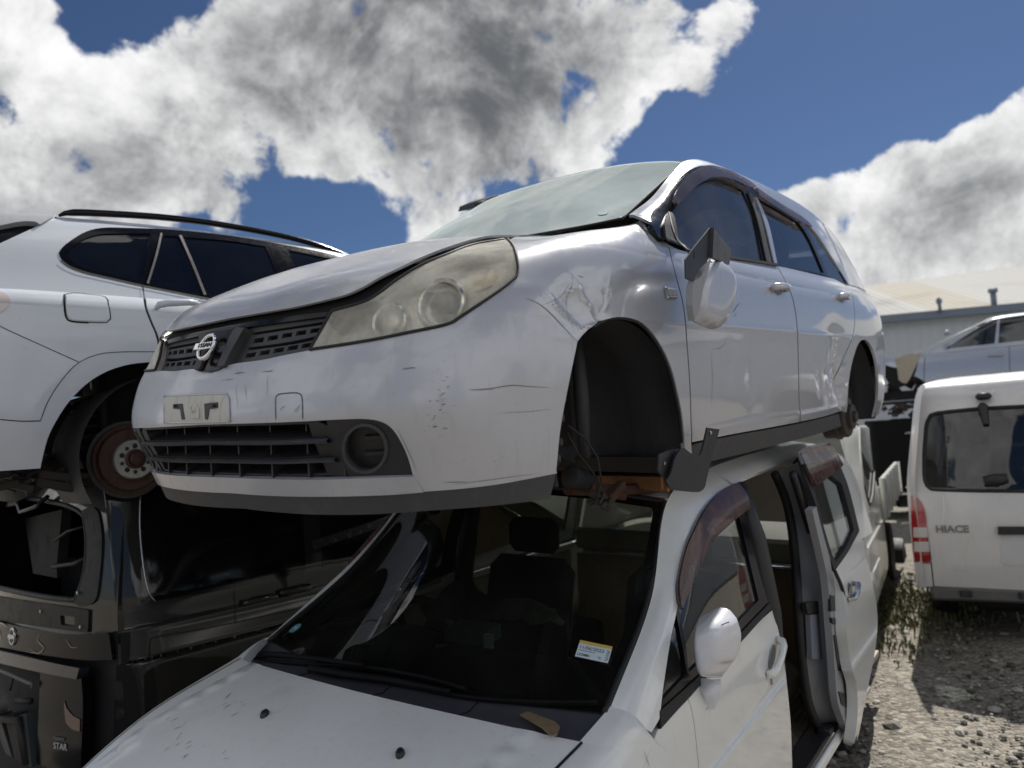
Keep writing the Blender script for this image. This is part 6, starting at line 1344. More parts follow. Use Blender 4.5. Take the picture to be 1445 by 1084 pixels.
for pts, w in (([(227.6,330),(220,362),(208,401)], .010), ([(254,333),(272,374),(289,417)], .014)):
    v, f = strip(EG, BP, pts, w, .006, taper=False); mb.add(v, f)
mb.build('window_divider', 'divider_grey', ef[0])
mb = MB(); v, f = strip(EG, BP, [(200.3,403),(202,411),(203.3,421)], .004, .004, taper=False); mb.add(v, f); mb.build('shut_line', 'gap_black', wing_o[0])
mb = MB(); v, f = strip(EG, BP, [(86,368),(99,377.5),(123,386),(166,396),(199,403.5),(240,412),(300,423.5)], .010, .004, taper=False); mb.add(v, f); mb.build('window_trim', 'rubber', ef[0])
eu = EG.uv(BP, loop(EFR, 8)); TE = EG.uv(BP, dens([(83,304.5),(66,313.5),(40,325),(0,343.5),(-25,356)], 8)); TE[0][1] = 5.0; TE[:, 1] = np.minimum(TE[:, 1], 5.0)
panel('roof_pillar', EG, BP, None, EP_, estate, both_sides=True, uvloop=np.vstack([[(u, 0) for u in np.linspace(0, 8, 30)], [(8, v) for v in np.linspace(0, TE[-1][1], 8)[1:-1]], TE[::-1], [(u, 5) for u in np.linspace(TE[0][0], 0, 30)], [(0, v) for v in np.linspace(5, 0, 14)[1:-1]]]), uvholes=[eu], sp=.04, flange=.01)
TE2 = np.vstack([TE, [(8.9, v) for v in np.linspace(TE[-1][1], 5, 8)], [(u, 5) for u in np.linspace(8.9, TE[0][0], 14)[1:-1]]])
panel('rear_window', EG, BP, None, 'gloss_black', estate, both_sides=True, uvloop=TE2, off=-.014, flange=0, sp=.04)
panel('spoiler', EG, BP, [[(78,306),(45,305),(0,304.5),(-30,305)], [(-30,305),(-30,326)], [(-30,326),(0,321),(30,315.5),(50,316),(56,319.5)], [(56,319.5),(66,314),(78,306)]], 'interior_grey', estate, both_sides=True, off=.012, flange=.03, sp=.04)
panel('tailgate', EG, BP, None, EP_, estate, 'both', uvloop=full(EG, 8.02, 9, 0, 3.2), sp=.05, flange=0)
RFp = EG.ev(np.linspace(0, 9, 40), np.full(40, 5.0)); mb = MB(); L = [RFp * [1, t, 1] + [0, 0, .05 * (1 - t * t)] for t in np.linspace(-1, 1, 13)]
mb.add(BP.loc(np.vstack(L)), [(r * 40 + i, r * 40 + i + 1, (r + 1) * 40 + i + 1, (r + 1) * 40 + i) for r in range(12) for i in range(39)], True); mb.build('roof', EP_, estate)
RAIL = [(83,304.6),(92,301),(104,300),(138,301),(207.6,305),(260,310),(311,317),(380.6,329.5),(432.5,341.5),(477,357),(540,385)]
v = np.array([BP.on(x, y, 1, .60) for x, y in dens(RAIL, 12)]); mb = MB(); r = np.full(len(v), .017); r[:2] = (.006, .012); mb.tube(BP.loc(v), r, 8); mb.tube(BP.loc(v * [1, -1, 1]), r, 8); mb.build('roof_rail', 'gloss_black', estate)
mb = MB(); mb.box(BP.loc((1.95, 0, .28)), (2.3, 1.5, .06)); mb.box(BP.loc((2.4, 0, .62)), (1.9, 1.55, .6)); mb.box(BP.loc((4.3, 0, .55)), (.4, 1.2, .5)); mb.box(BP.loc((2.6, 0, 1.0)), (1.9, 1.3, .25)); mb.build('floor_pan', 'black_void', estate)
# rear wheel house, hub, disc, strut, spring
RS = crown
mb = MB(); t = np.linspace(-.5, math.pi + .5, 30); vs = []
for y, r in ((.85, .372), (.72, .375), (.42, .37), (.36, .30), (.35, .02)):
    for a in t: vs.append((RS - r * math.cos(a), y, .33 + r * math.sin(a)))
v = np.array(vs); fs = [(i * 30 + j, i * 30 + j + 1, (i + 1) * 30 + j + 1, (i + 1) * 30 + j) for i in range(4) for j in range(29)]
for m_ in (1, -1): mb.add(BP.loc(v * [1, m_, 1]), fs, True)
mb.build('wheel_arch_liner', 'liner_plastic', estate)
hub = BP.on(187, 648, 1, .68)
hp = BP.loc(hub); ax = np.array([0, -1., 0])
mb = MB(); mb.lathe(hp, ax, [(.160, -.05), (.163, -.035), (.160, -.028), (.144, -.030), (.142, -.012), (.137, -.006), (.078, -.006), (.075, -.004)], 48); dsc = mb.build('brake_disc', 'rust_disc', estate, 30)
mb = MB(); mb.lathe(hp, ax, [(.176, -.06), (.178, -.05), (.150, -.045)], 40); mb.build('dust_shield', 'liner_plastic', dsc, 30)
mb = MB(); mb.lathe(hp, ax, [(.086, -.006), (.090, .0), (.090, .028), (.085, .033), (.074, .033), (.072, .035), (.042, .035), (.040, .033)], 40); mb.build('disc_hat', 'alloy', dsc, 30)
mb = MB(); mb.lathe(hp, ax, [(.045, .03), (.045, .046), (.038, .05), (.036, .04), (.028, .04), (.026, .052), (.018, .056), (.016, .05), (.0001, .05)], 28); mb.build('hub_centre', 'rust_disc', dsc, 30)
for k_ in range(10):
    a = 2 * math.pi * k_ / 10 + .3; c = hp + .059 * np.array([math.cos(a), 0, math.sin(a)]); mb = MB(); rr_ = .0095 if k_ % 2 == 0 else .007
    mb.lathe(c + ax * .0345, ax, [(rr_ + .003, .0), (rr_, .0018), (rr_, .0005), (.0001, .0006)], 14, mi=0); mb.build('stud_hole', 'rubber', dsc, 30)
mb = MB(); mb.tube([BP.loc(BP.on(62, 652, 1, .46)), BP.loc(BP.on(110, 672, 1, .50)), BP.loc(BP.on(150, 680, 1, .52))], [.03, .034, .03], 8); mb.build('trailing_arm', 'grime_metal', estate)
mb = MB(); mb.tube([BP.loc(BP.on(62, 638, 1, .45)), BP.loc(BP.on(108, 658, 1, .47))], .010, 6); mb.build('link_rod', 'grime_metal', estate)
mb = MB(); a = np.linspace(0, 12 * math.pi, 120); c0, c1 = BP.loc(BP.on(122, 640, 1, .46)), BP.loc(BP.on(118, 560, 1, .46)); mb.tube(np.array([c0 + (c1 - c0) * (i / 119) + .05 * np.array([math.cos(q), math.sin(q), 0]) for i, q in enumerate(a)]), .009, 6); mb.build('coil_spring', 'rubber', estate)
mb = MB(); mb.tube([BP.loc(BP.on(150, 640, 1, .44)), BP.loc(BP.on(141, 525, 1, .44))], .026, 8); mb.build('damper', 'liner_plastic', estate)
mb = MB(); mb.tube([BP.loc(BP.on(127, 533, 1, .70)), BP.loc(BP.on(129, 550, 1, .70))], .0045, 6); mb.build('hose_clip', 'alloy', estate)
mb = MB(); rr = random.Random(6)
for i in range(26):
    x, y = rr.uniform(-10, 130), 672 + rr.uniform(-8, 14); mb.box(BP.loc(BP.on(x, y, 1, rr.uniform(.35, .7))), (rr.uniform(.03, .16), rr.uniform(.02, .08), rr.uniform(.015, .05)), R=Matrix.Rotation(rr.uniform(-.5, .5), 3, 'Y'), bev=.005)
mb.build('underbody', 'grime_metal', estate)

# ---------------------------------------------------------------- black van, lower left
VP = pose_from(164, 850, 3.50, (4.74, .80, 1.02), 51, -1)
bvan = thing('black_van', 'black van without its tailgate glass and tail lamp, under the white estate car', 'van', VP.mw)
z0v = -VP.t[2]
AXIS[:] = [0.9, 3.9, 0.8]
EV = TS([[(s_, y * k, z) for k, z in ((.97, .30), (1.0, .45), (1.003, .60), (1.004, .73), (.990, .75), (.985, .85), (.985, .885), (.975, .90), (.972, 1.0), (.965, 1.06), (.93, 1.25), (.875, 1.52), (.82, 1.62), (.74, 1.68))] for s_, y in ((.0, 0), (.08, .5), (.35, .80), (.9, .87), (1.8, .885), (2.8, .885), (3.7, .882), (4.3, .872), (4.60, .850), (4.735, .80))])
panel('body_side', EV, VP, None, 'black_paint', bvan, both_sides=True, uvloop=full(EV, 3.0, 9, .2, 13), uvholes=[], sp=.04, flange=.012)
panel('front_body', EV, VP, None, 'black_paint', bvan, both_sides=True, uvloop=full(EV, 0, 2.99, .2, 13), sp=.08, flange=.012)
W1 = [[(198,692),(197.5,740),(199.6,775),(204,812),(210,836),(219,848)], [(219,848),(300,834),(418,810.5)], [(418,810.5),(430,806),(428,750),(424,690)], [(424,690),(300,670),(215,668),(200,676)]]
W2 = [[(452,690),(452,745),(455,800)], [(455,800),(520,785),(600,768)], [(600,768),(600,680)], [(600,680),(452,690)]]
w1 = panel('side_window', EV, VP, W1, 'van_window', bvan, both_sides=True, off=.003, flange=.006, sp=.03)
panel('side_window', EV, VP, W2, 'van_window', bvan, both_sides=True, off=.003, flange=.006, sp=.05)
uvl = EV.uv(VP, dens([(219,849),(210,837),(204,813),(199.3,775),(197,740),(197.5,692)], 6)); P = EV.ev(uvl[:, 0], uvl[:, 1]) + EV.normal(uvl[:, 0], uvl[:, 1]) * .004; mb = MB(); mb.tube(VP.loc(P), .004, 6); mb.build('window_trim', 'dull_chrome', w1[0])
mb = MB(); v, f = strip(EV, VP, [(440,770),(480,757),(545,735),(600,715)], .05, .006, taper=False); mb.add(v, f); mb.build('window_trim', 'chrome_dark', bvan)
mb = MB()
for pts, w in (([(211,935),(212,905),(222,899),(300,885),(430,857)], .004), ([(330,833),(332,880)], .003), ([(165,941),(185,938),(300,908),(420,878)], .004), ([(285,955),(297,946),(320,940)], .003), ([(163,890),(165,930)], .004)):
    v, f = strip(EV, VP, pts, w, .004, taper=False); mb.add(v, f)
mb.build('shut_line', 'gap_black', bvan)
for (x, y) in ((366, 848), (415, 832)):
    M = surf_frame(EV, VP, x, y, (1, -.22), 0); mb = MB(); mb.tube([(-.10, 0, .004), (-.09, 0, .024), (0, 0, .034), (.08, 0, .028), (.1, 0, .005)], [.012, .015, .014, .015, .012], 8); me = mb.mesh('handle'); me.transform(M); link('handle', me, 'black_paint', bvan)
# rear face
ER = TS([[(4.735 + .075 * (1 - (abs(t)) ** 2.2) - dz, .80 * t * k, z) for t in (-1, -.75, -.4, 0, .4, .75, 1)] for k, z, dz in ((1.0, .30, -.05), (1.0, .45, -.05), (1.0, .60, -.02), (1.0, .80, 0), (.995, .95, 0), (.985, 1.06, .01), (.96, 1.25, .04), (.92, 1.45, .075), (.87, 1.60, .11), (.80, 1.68, .15))])
OPEN = [[(-60,705),(0,700),(40,703),(85,711),(108,720),(117,728)], [(117,728),(121,760),(119,800),(112,830),(104,848)], [(104,848),(60,843),(0,831),(-60,815)], [(-60,815),(-60,760)]]
panel('tailgate', ER, VP, None, 'black_paint', bvan, uvloop=full(ER, 3.2, 9, 0, 6), uvholes=[ER.uv(VP, loop(OPEN, 8))], sp=.03, flange=.03)
uvl = ER.uv(VP, loop(OPEN, 8)); P = ER.ev(uvl[:, 0], uvl[:, 1]); P = np.vstack([P, P[:1]]); mb = MB(); mb.tube(VP.loc(P - [.01, 0, 0]), .016, 8, cap=False); mb.build('opening_flange', 'tailgate_trim', bvan)
# stripped inner frame round the opening
panel('inner_trim', ER, VP, [[(116,722),(128,716),(140,722),(146,760),(143,810),(136,848),(116,856)], [(116,856),(106,850)], [(106,850),(115,830),(123,795),(124,760),(120,730)]], 'tailgate_trim', bvan, off=.008, flange=.03)
panel('lower_trim', ER, VP, [[(-40,835),(40,848),(104,857),(128,861)], [(128,861),(127,892)], [(127,892),(60,884),(-40,868)]], 'tailgate_trim', bvan, off=.010, flange=.02, holes=[[[(88,868),(108,870)], [(108,870),(109,884)], [(109,884),(89,881)]]])
for x, y in ((62, 862), (118, 884), (114, 836)):
    uvc = ER.uv(VP, [(x, y)])[0]; mb = MB(); mb.lathe(VP.loc(ER.ev(*uvc) + [.012, 0, 0]), (-1, 0, 0), [(.008, -.002), (.008, .006), (.0001, .008)], 10); mb.build('clip', 'alloy', bvan)
gar = panel('garnish', ER, VP, [[(-40,866),(40,884),(100,893),(160,893)], [(160,893),(163,915),(165,930)], [(165,930),(124,930),(60,922),(-40,904)]], 'gloss_black', bvan, off=.022, flange=.03)
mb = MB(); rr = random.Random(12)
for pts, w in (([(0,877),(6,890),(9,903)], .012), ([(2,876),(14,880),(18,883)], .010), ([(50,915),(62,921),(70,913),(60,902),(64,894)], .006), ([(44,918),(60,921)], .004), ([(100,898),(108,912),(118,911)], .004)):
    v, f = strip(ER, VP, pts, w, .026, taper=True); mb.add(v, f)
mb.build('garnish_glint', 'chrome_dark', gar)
M = surf_frame(ER, VP, 26, 897, (1, .15), .026); mb = MB(); nn = 30; R0, R1 = .036, .045
prof = [(R1, 0), (R1, .005), (R0, .007), (R0, 0)]; mb.add([(r * math.cos(t), r * math.sin(t), h) for r, h in prof for t in np.linspace(0, 2 * math.pi, nn, endpoint=False)], [(i * nn + k, i * nn + (k + 1) % nn, (i + 1) * nn + (k + 1) % nn, (i + 1) * nn + k) for i in range(3) for k in range(nn)], True); mb.box((0, 0, .006), (.10, .022, .007), bev=.002)
me = mb.mesh('emblem'); me.transform(M); link('emblem', me, 'chrome', gar)
sp_ = panel('tailgate_lip', ER, VP, [[(-40,905),(40,922),(100,935),(127,940)], [(127,940),(123,956)], [(123,956),(60,944),(-40,922)]], 'lip_blue', bvan, off=.05, flange=.05)
lowr = panel('tail_panel', ER, VP, [[(66,948),(124,956)], [(124,956),(126,1000),(122,1100)], [(122,1100),(60,1100)], [(60,1100),(64,1000)]], 'gloss_black', bvan, off=.03, flange=.04)
panel('tail_reflector', ER, VP, [[(101,988),(104,998),(114,1010),(123,1014)], [(123,1014),(123,1030)], [(123,1030),(112,1027),(103,1018)], [(103,1018),(101,1000)]], 'red_dim', lowr, off=.034, flange=.004)
M = surf_frame(ER, VP, 95, 1046, (1, .14), .034)
text_mesh('lettering', 'STAR', .030, .0012, M @ Matrix.Translation((0, -.012, 0)), 'silver_letter', lowr, shear=.15, width=.115); text_mesh('lettering', 'HIGHWAY', .014, .0012, M @ Matrix.Translation((-.004, .022, 0)), 'grey_letter', lowr, shear=.2, width=.095)
# corner where the tail lamp has been taken out: a recess with cable openings
panel('lamp_recess', EV, VP, [[(170,938),(186,940),(192,950)], [(192,950),(198,990),(201,1035),(203,1100)], [(203,1100),(158,1100)], [(158,1100),(160,1000),(164,940)]], 'gap_black', bvan, off=.004, flange=.006, holes=[[[(161,962),(172,962),(175,978)], [(175,978),(174,988),(162,988)]], [[(164,998),(174,1000),(178,1014)], [(178,1014),(163,1015)]]])
mb = MB(); v, f = strip(EV, VP, [(184,938),(193,950),(199,990),(203,1040)], .012, .012, taper=False); mb.add(v, f); mb.build('recess_edge', 'tailgate_trim', bvan)
# stripped bumper side: bracket, round damper, hoses
mb = MB(); A2 = lambda x, y, o=.05: VP.loc((lambda u: ER.ev(*u) + [o, 0, 0])(ER.uv(VP, [(x, y)])[0]))
mb.tube([A2(-10, 931), A2(25, 946), A2(58, 960), A2(62, 962)], [.008, .010, .010, .006], 6); mb.tube([A2(61, 958), A2(61, 967)], .005, 6); mb.build('bracket_strip', 'damper_grey', bvan)
mb = MB(); mb.lathe(A2(22, 985, .06), (-1, .25, 0), [(.050, -.02), (.052, .0), (.050, .035), (.040, .046), (.038, .040), (.0001, .040)], 26); mb.build('round_damper', 'damper_grey', bvan, 30)
mb = MB(); mb.tube([A2(35, 950, .05), A2(33, 970, .06)], .006, 6); mb.tube([A2(36, 985, .04), A2(56, 986, .04)], .016, 8); mb.tube([A2(-6, 1010, .05), A2(20, 1006, .09), A2(46, 1010, .06), A2(50, 1084, .05)], .02, 8); mb.build('bracket_rod', 'grime_metal', bvan)
for x0, x1, mt in ((2, 14, 'teal_dark'), (22, 36, 'rubber'), (42, 53, 'teal_dark')):
    mb = MB(); q = [A2(x0, 1005, .05), A2(x1, 1003, .05), A2(x1 - 6, 1110, .05), A2(x0 - 8, 1110, .05)]; q2 = [p + np.array([.06, 0, 0]) for p in q]; mb.add(np.array(q + q2), [(0, 1, 2, 3), (7, 6, 5, 4), (0, 4, 5, 1), (1, 5, 6, 2), (2, 6, 7, 3), (3, 7, 4, 0)]); mb.build('bumper_beam', mt, bvan)
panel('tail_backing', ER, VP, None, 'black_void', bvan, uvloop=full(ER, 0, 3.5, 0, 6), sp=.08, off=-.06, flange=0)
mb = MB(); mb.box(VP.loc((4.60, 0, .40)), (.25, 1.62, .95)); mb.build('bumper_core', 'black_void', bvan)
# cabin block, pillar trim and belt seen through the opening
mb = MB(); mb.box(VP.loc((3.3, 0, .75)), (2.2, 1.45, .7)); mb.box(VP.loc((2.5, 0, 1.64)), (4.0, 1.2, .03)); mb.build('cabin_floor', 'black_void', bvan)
mb = MB(); q = [A2(8, 735, -.10), A2(58, 722, -.10), A2(50, 800, -.10), A2(44, 822, -.12), A2(12, 815, -.12)]; q2 = [p + np.array([.05, 0, 0]) for p in q]; n = 5; mb.add(np.array(q + q2), [tuple(range(5)), tuple(range(9, 4, -1))] + [(i, n + i, n + (i + 1) % n, (i + 1) % n) for i in range(n)]); mb.build('seat_back', 'interior_dim', bvan, 30)
mb = MB(); mb.tube([A2(62, 765, -.05), A2(80, 752, -.05), A2(116, 742, -.03)], .008, 6); mb.tube([A2(60, 802, -.05), A2(90, 798, -.05), A2(117, 786, -.03)], .012, 6); mb.build('gas_strut', 'tailgate_trim', bvan)
mb = MB(); rr = random.Random(21)
for i in range(30):
    x = rr.uniform(-20, 110); y = 690 - 10 * (x > 20) + rr.uniform(-6, 16); mb.box(A2(x, y, -.05), (rr.uniform(.02, .09), rr.uniform(.03, .14), rr.uniform(.012, .045)), R=Matrix.Rotation(rr.uniform(-.6, .6), 3, 'X'), bev=.004)
mb.build('header_hardware', 'grime_metal', bvan)
q = [A2(x, y, .02) for x, y in ((4, 708), (14, 700), (28, 700), (34, 712), (20, 713), (8, 716))]; q2 = [p + np.array([.03, 0, 0]) for p in q]; n = 6; mb = MB(); mb.add(np.array(q + q2), [tuple(range(6)), tuple(range(11, 5, -1))] + [(i, n + i, n + (i + 1) % n, (i + 1) % n) for i in range(n)]); mb.build('stop_lamp', 'damper_grey', bvan)
mb = MB(); mb.tube([A2(22, 694, .03), A2(30, 700, .03), A2(38, 722, .03), A2(60, 714, .03), A2(76, 700, .03)], .012, 6); mb.build('hinge_arm', 'gloss_black', bvan)
mb = MB(); Rp = EV.ev(np.linspace(2, 9, 30), np.full(30, 13.0)); L = [Rp * [1, t, 1] + [0, 0, .03 * (1 - t * t)] for t in np.linspace(-1, 1, 9)]; mb.add(VP.loc(np.vstack(L)), [(r * 30 + i, r * 30 + i + 1, (r + 1) * 30 + i + 1, (r + 1) * 30 + i) for r in range(8) for i in range(29)], True); mb.build('roof', 'black_paint', bvan)
mb = MB(); mb.box(VP.loc((2.3, 0, z0v + .32 if z0v + .32 < .5 else .3)), (4.2, 1.5, .2)); mb.build('floor_pan', 'grime_metal', bvan)
for s_ in (.9, 3.85):
    for m_ in (1, -1):
        mb = MB(); mb.lathe(VP.loc((s_, m_ * .74, z0v + .30)), (0, -m_, 0), [(.2, -.1), (.29, -.09), (.30, 0), (.29, .09), (.2, .1), (.0001, .06)], 24); mb.build('wheel', 'rubber', bvan, 30)
# ---------------------------------------------------------------- white van seen from behind, right
HP = pose_from(1291, 792, 5.95, (4.69, .835, .60), 60, 1)
hv = thing('delivery_van', 'white van seen from behind with red and white tail lamps, standing on the gravel', 'van', HP.mw)
AXIS[:] = [0.9, 3.9, 1.0]
prof = ((1.0, .40, .02), (1.0, .60, -.01), (1.0, .85, -.02), (.995, 1.08, -.005), (.985, 1.22, .02), (.93, 1.50, .07), (.875, 1.76, .12), (.84, 1.87, .16), (.80, 1.93, .22), (.70, 1.965, .33), (.55, 1.985, .50))
HR = TS([[(4.66 - dz + .035 * (1 - abs(t) ** 2.5), .845 * t * k, z) for t in (-1, -.9, -.6, -.25, 0, .25, .6, .9, 1)] for k, z, dz in prof])
HS = TS([[(s_, .845 * k * w, z) for k, z, dz in prof[:9]] for s_, w in ((4.70, .93), (4.64, .985), (4.5, 1.0), (3.5, 1.005), (2.0, 1.005), (.9, 1.0), (.35, .93), (.05, .6), (0, 0))])
HWP = dens([(1490,694),(1445,693.5),(1380,693),(1325,691.5),(1312,689),(1305,678),(1304,645),(1306,612),(1308,596),(1313,586),(1322,583),(1380,577),(1445,573.5),(1490,571)], 8)
hu = HR.uv(HP, HWP); hu = hu[hu[:, 0 + 1] > 4.02]
wloop = np.vstack([[[hu[0][0], 4.0]], hu, [[hu[-1][0], 4.0]], np.array([[a, 8 - b] for a, b in hu])[::-1]])
hatch = panel('tailgate', HR, HP, None, 'van_paint', hv, uvloop=full(HR, .02, 10, 0, 8), uvholes=[wloop], sp=.035, flange=.02)
panel('rear_window', HR, HP, None, 'van_glass', hatch, uvloop=wloop, off=-.012, flange=0, sp=.08)
uvl = wloop; P = HR.ev(uvl[:, 0], uvl[:, 1]); P = np.vstack([P, P[:1]]); mb = MB(); mb.tube(HP.loc(P - [.004, 0, 0]), .014, 8, cap=False); mb.build('window_seal', 'rubber', hatch)
panel('body_side', HS, HP, None, 'van_paint', hv, both_sides=True, uvloop=full(HS, 0, 8, 0, 8), uvholes=[full(HS, 2.3, 3.4, 4.3, 6.2), full(HS, 3.6, 4.6, 4.3, 6.2)], sp=.08, flange=0)
for a, b in ((2.3, 3.4), (3.6, 4.6)): panel('side_window', HS, HP, None, 'van_glass', hv, both_sides=True, uvloop=full(HS, a, b, 4.3, 6.2), off=-.01, flange=0, sp=.1)
mb = MB(); 
Tp = HR.ev(np.full(17, 10.0), np.linspace(0, 8, 17)); L = [Tp * [0, 1 + .25 * min(1, t * 3), 1] + [4.16 * (1 - t) + .6 * t, 0, .012 * math.sin(math.pi * t)] for t in np.linspace(0, 1, 10)]
mb.add(HP.loc(np.vstack(L)), [(r * 17 + i, r * 17 + i + 1, (r + 1) * 17 + i + 1, (r + 1) * 17 + i) for r in range(9) for i in range(16)], True)
mb.build('roof', 'van_paint', hv)
LAMP = [[(1286,699),(1296,704),(1303,714),(1307,730)], [(1307,730),(1309,760),(1314,793)], [(1314,793),(1291,791)], [(1291,791),(1287,750),(1286,699)]]
for m_ in (None,):
    for nm, a, b, mt in (('tail_lamp', 0, 1, 'red_lens'),):
        g = panel_geo(HR, HP, LAMP, off=.012, flange=.02, sp=.02); l1 = panel_obj('tail_lamp', HP, g, 'red_lens', hv); l2 = panel_obj('tail_lamp', HP, g, 'red_lens', hv, 'only')
    for pts, mt in (([(1289,744),(1308,744),(1309.5,758),(1289.5,758)], 'clear_lens'), ([(1290,764),(1310.5,764),(1312,778),(1290.5,778)], 'clear_lens')):
        g = panel_geo(HR, HP, [[p, q] for p, q in zip(pts, pts[1:])], off=.016, flange=.006, sp=.02); panel_obj('lamp_lens', HP, g, mt, l1); panel_obj('lamp_lens', HP, g, mt, l2, 'only')
M = surf_frame(HR, HP, 1343.5, 747, (1, 0), .004); text_mesh('lettering', 'HIACE', .052, .003, M, 'grey_letter', hatch, bold=.002, width=.215)
panel('plate_recess', HR, HP, [[(1413,752),(1470,752)], [(1470,752),(1470,798)], [(1470,798),(1420,798),(1413,793)]], 'van_recess', hatch, off=.004, flange=.01)
panel('plate_lamp_bar', HR, HP, [[(1408,743),(1475,743)], [(1475,743),(1475,754)], [(1475,754),(1408,754)]], 'dark_plastic', hatch, off=.03, flange=.04)
mb = MB()
for pts, w in (([(1314,793),(1316,812),(1318,829)], .008), ([(1300,716),(1306,740),(1314,790)], .006), ([(1290,792),(1312,795)], .008)):
    v, f = strip(HR, HP, pts, w, .002, taper=False); mb.add(v, f)
mb.build('shut_line', 'gap_black', hatch)
mb = MB(); mb.box(HP.loc((4.62, 0, .36)), (.14, 1.5, .10), bev=.02); bm_ = mb.build('bumper_beam', 'beam_grey', hv, 40)
for y_ in (.52, .18, -.2, -.5): mb = MB(); mb.box(HP.loc((4.68, y_, .37)), (.05, .08 if y_ > .3 else .03, .05), bev=.006); mb.build('beam_bracket', 'dark_plastic', bm_)
mb = MB(); mb.box(HP.loc((3.0, 0, .32)), (3.0, 1.3, .12)); mb.box(HP.loc((4.2, .3, .28)), (.5, .35, .18), bev=.04); mb.build('underbody', 'black_void', hv)
for s_ in (.9, 3.65):
    for m_ in (1, -1):
        mb = MB(); mb.lathe(HP.loc((s_, m_ * .68, .32)), (0, m_, 0), [(.2, -.1), (.30, -.09), (.315, -.04), (.315, .04), (.30, .09), (.2, .1), (.17, .06), (.0001, .06)], 24); mb.build('wheel', 'rubber', hv, 30)
mb = MB(); mb.box(HP.loc((.42, 0, 1.45)), (.06, 1.5, .95), R=Matrix.Rotation(D(-18), 3, 'Y'), bev=.02); mb.build('windshield', 'black_void', hv)  # opaque black board, added to darken the view through the rear glass
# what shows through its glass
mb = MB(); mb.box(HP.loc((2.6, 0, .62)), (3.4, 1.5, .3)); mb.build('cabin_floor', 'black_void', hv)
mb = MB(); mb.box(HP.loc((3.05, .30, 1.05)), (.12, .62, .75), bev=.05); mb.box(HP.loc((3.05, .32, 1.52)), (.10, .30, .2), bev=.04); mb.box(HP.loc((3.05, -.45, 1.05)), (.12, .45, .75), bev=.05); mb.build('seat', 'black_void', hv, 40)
mb = MB(); q = HR.uv(HP, [(1388, 562), (1387, 575), (1388, 588), (1392, 600)]); P = HR.ev(q[:, 0], q[:, 1]) + HR.normal(q[:, 0], q[:, 1]) * .05
mb.box(HP.loc(P[0]), (.09, .105, .055), bev=.02); mb.box(HP.loc(P[1] + [.0, 0, -.02]), (.05, .065, .09), bev=.02); mb.tube(HP.loc(P[[1, 3]]), [.035, .02], 8); mb.build('rear_camera_mirror', 'dark_plastic', hatch, 40)
mb = MB(); q = HR.uv(HP, [(1388, 680), (1405, 678), (1422, 675)]); P = HR.ev(q[:, 0], q[:, 1]) + HR.normal(q[:, 0], q[:, 1]) * .03; mb.tube(HP.loc(P), [.035, .045, .03], 8); mb.build('wiper_motor', 'dark_plastic', hatch)
mb = MB(); v, f = strip(HR, HP, [(1330,696),(1332,720),(1329,745)], .012, .003); mb.add(v, f); v, f = strip(HR, HP, [(1397,559),(1401,552),(1404,546)], .012, .003); mb.add(v, f); mb.build('scratch', 'white_paint', hatch)

# ---------------------------------------------------------------- white cab over truck beyond the carrier
TP = pose_from(1236, 700, 6.45, (1.15, .80, 1.12), 241, 1)
tr = thing('cabover_truck', 'white cab over truck with a dropside bed, standing behind the open sliding door', 'truck', TP.mw)
zt = -TP.t[2]; AXIS[:] = [0.8, 1.3, 1.0]
TD = TS([[(s_ + ds * (z - .5), .80 * k, z + zt * .0) for k, z in ((.97, .35), (1.0, .50), (1.0, .75), (1.0, .85), (.985, .88), (.98, 1.0), (.975, 1.10), (.93, 1.35), (.87, 1.62), (.83, 1.70), (.75, 1.74))] for s_, ds in ((.0, .16), (.10, .14), (.5, .1), (1.0, 0), (1.5, 0), (1.75, -.03))])
TW = [[(1213,588),(1231,584),(1236,590)], [(1236,590),(1243,618),(1248,650)], [(1248,650),(1238,656),(1234,664)], [(1234,664),(1231,700),(1227,713)], [(1227,713),(1220,690),(1214,640),(1213,588)]]
panel('cab_side', TD, TP, None, 'truck_paint', tr, both_sides=True, uvloop=full(TD, .1, 5, .2, 10), uvholes=[TD.uv(TP, loop(TW, 6))], sp=.05, flange=.02)
panel('side_window', TD, TP, TW, 'side_glass', tr, both_sides=True, off=-.012, flange=0, sp=.06)
uvl = TD.uv(TP, loop(TW, 6)); P = TD.ev(uvl[:, 0], uvl[:, 1]); mb = MB(); mb.tube(TP.loc(np.vstack([P, P[:1]])), .012, 6, cap=False); mb.build('window_seal', 'rubber', tr)
mb = MB(); mb.box(TP.loc((.10, 0, .85)), (.1, 1.5, .9), bev=.04); mb.box(TP.loc((1.80, 0, 1.15)), (.06, 1.5, 1.1), bev=.03); mb.box(TP.loc((.95, 0, 1.745)), (1.5, 1.2, .05), bev=.02); mb.build('cab_shell', 'truck_paint', tr, 40)
mb = MB(); mb.box(TP.loc((.9, 0, .7)), (1.4, 1.4, .5)); mb.build('cab_inside', 'black_void', tr)
M = surf_frame(TD, TP, 1247.5, 704, (.6, -1), .002); mb = MB(); mb.box((0, 0, .006), (.15, .055, .02), bev=.01); me = mb.mesh('handle', 40); me.transform(M); link('handle', me, 'dark_plastic', tr)
mb = MB()
for pts in ([(1249,585),(1256,650),(1258,700),(1258,760)], [(1234,740),(1247,738),(1257,736)], [(1258,700),(1247,706),(1240,714)]):
    v, f = strip(TD, TP, pts, .012, .002, taper=False); mb.add(v, f)
mb.build('shut_line', 'divider_grey', tr)
mb = MB(); mb.lathe(TP.loc(TP.on(1266, 795, 1, .70)), (0, 1, 0), [(.2, -.1), (.29, -.09), (.30, -.03), (.30, .04), (.29, .09), (.2, .1), (.16, .05), (.0001, .05)], 26); mb.build('wheel', 'rubber', tr, 30)
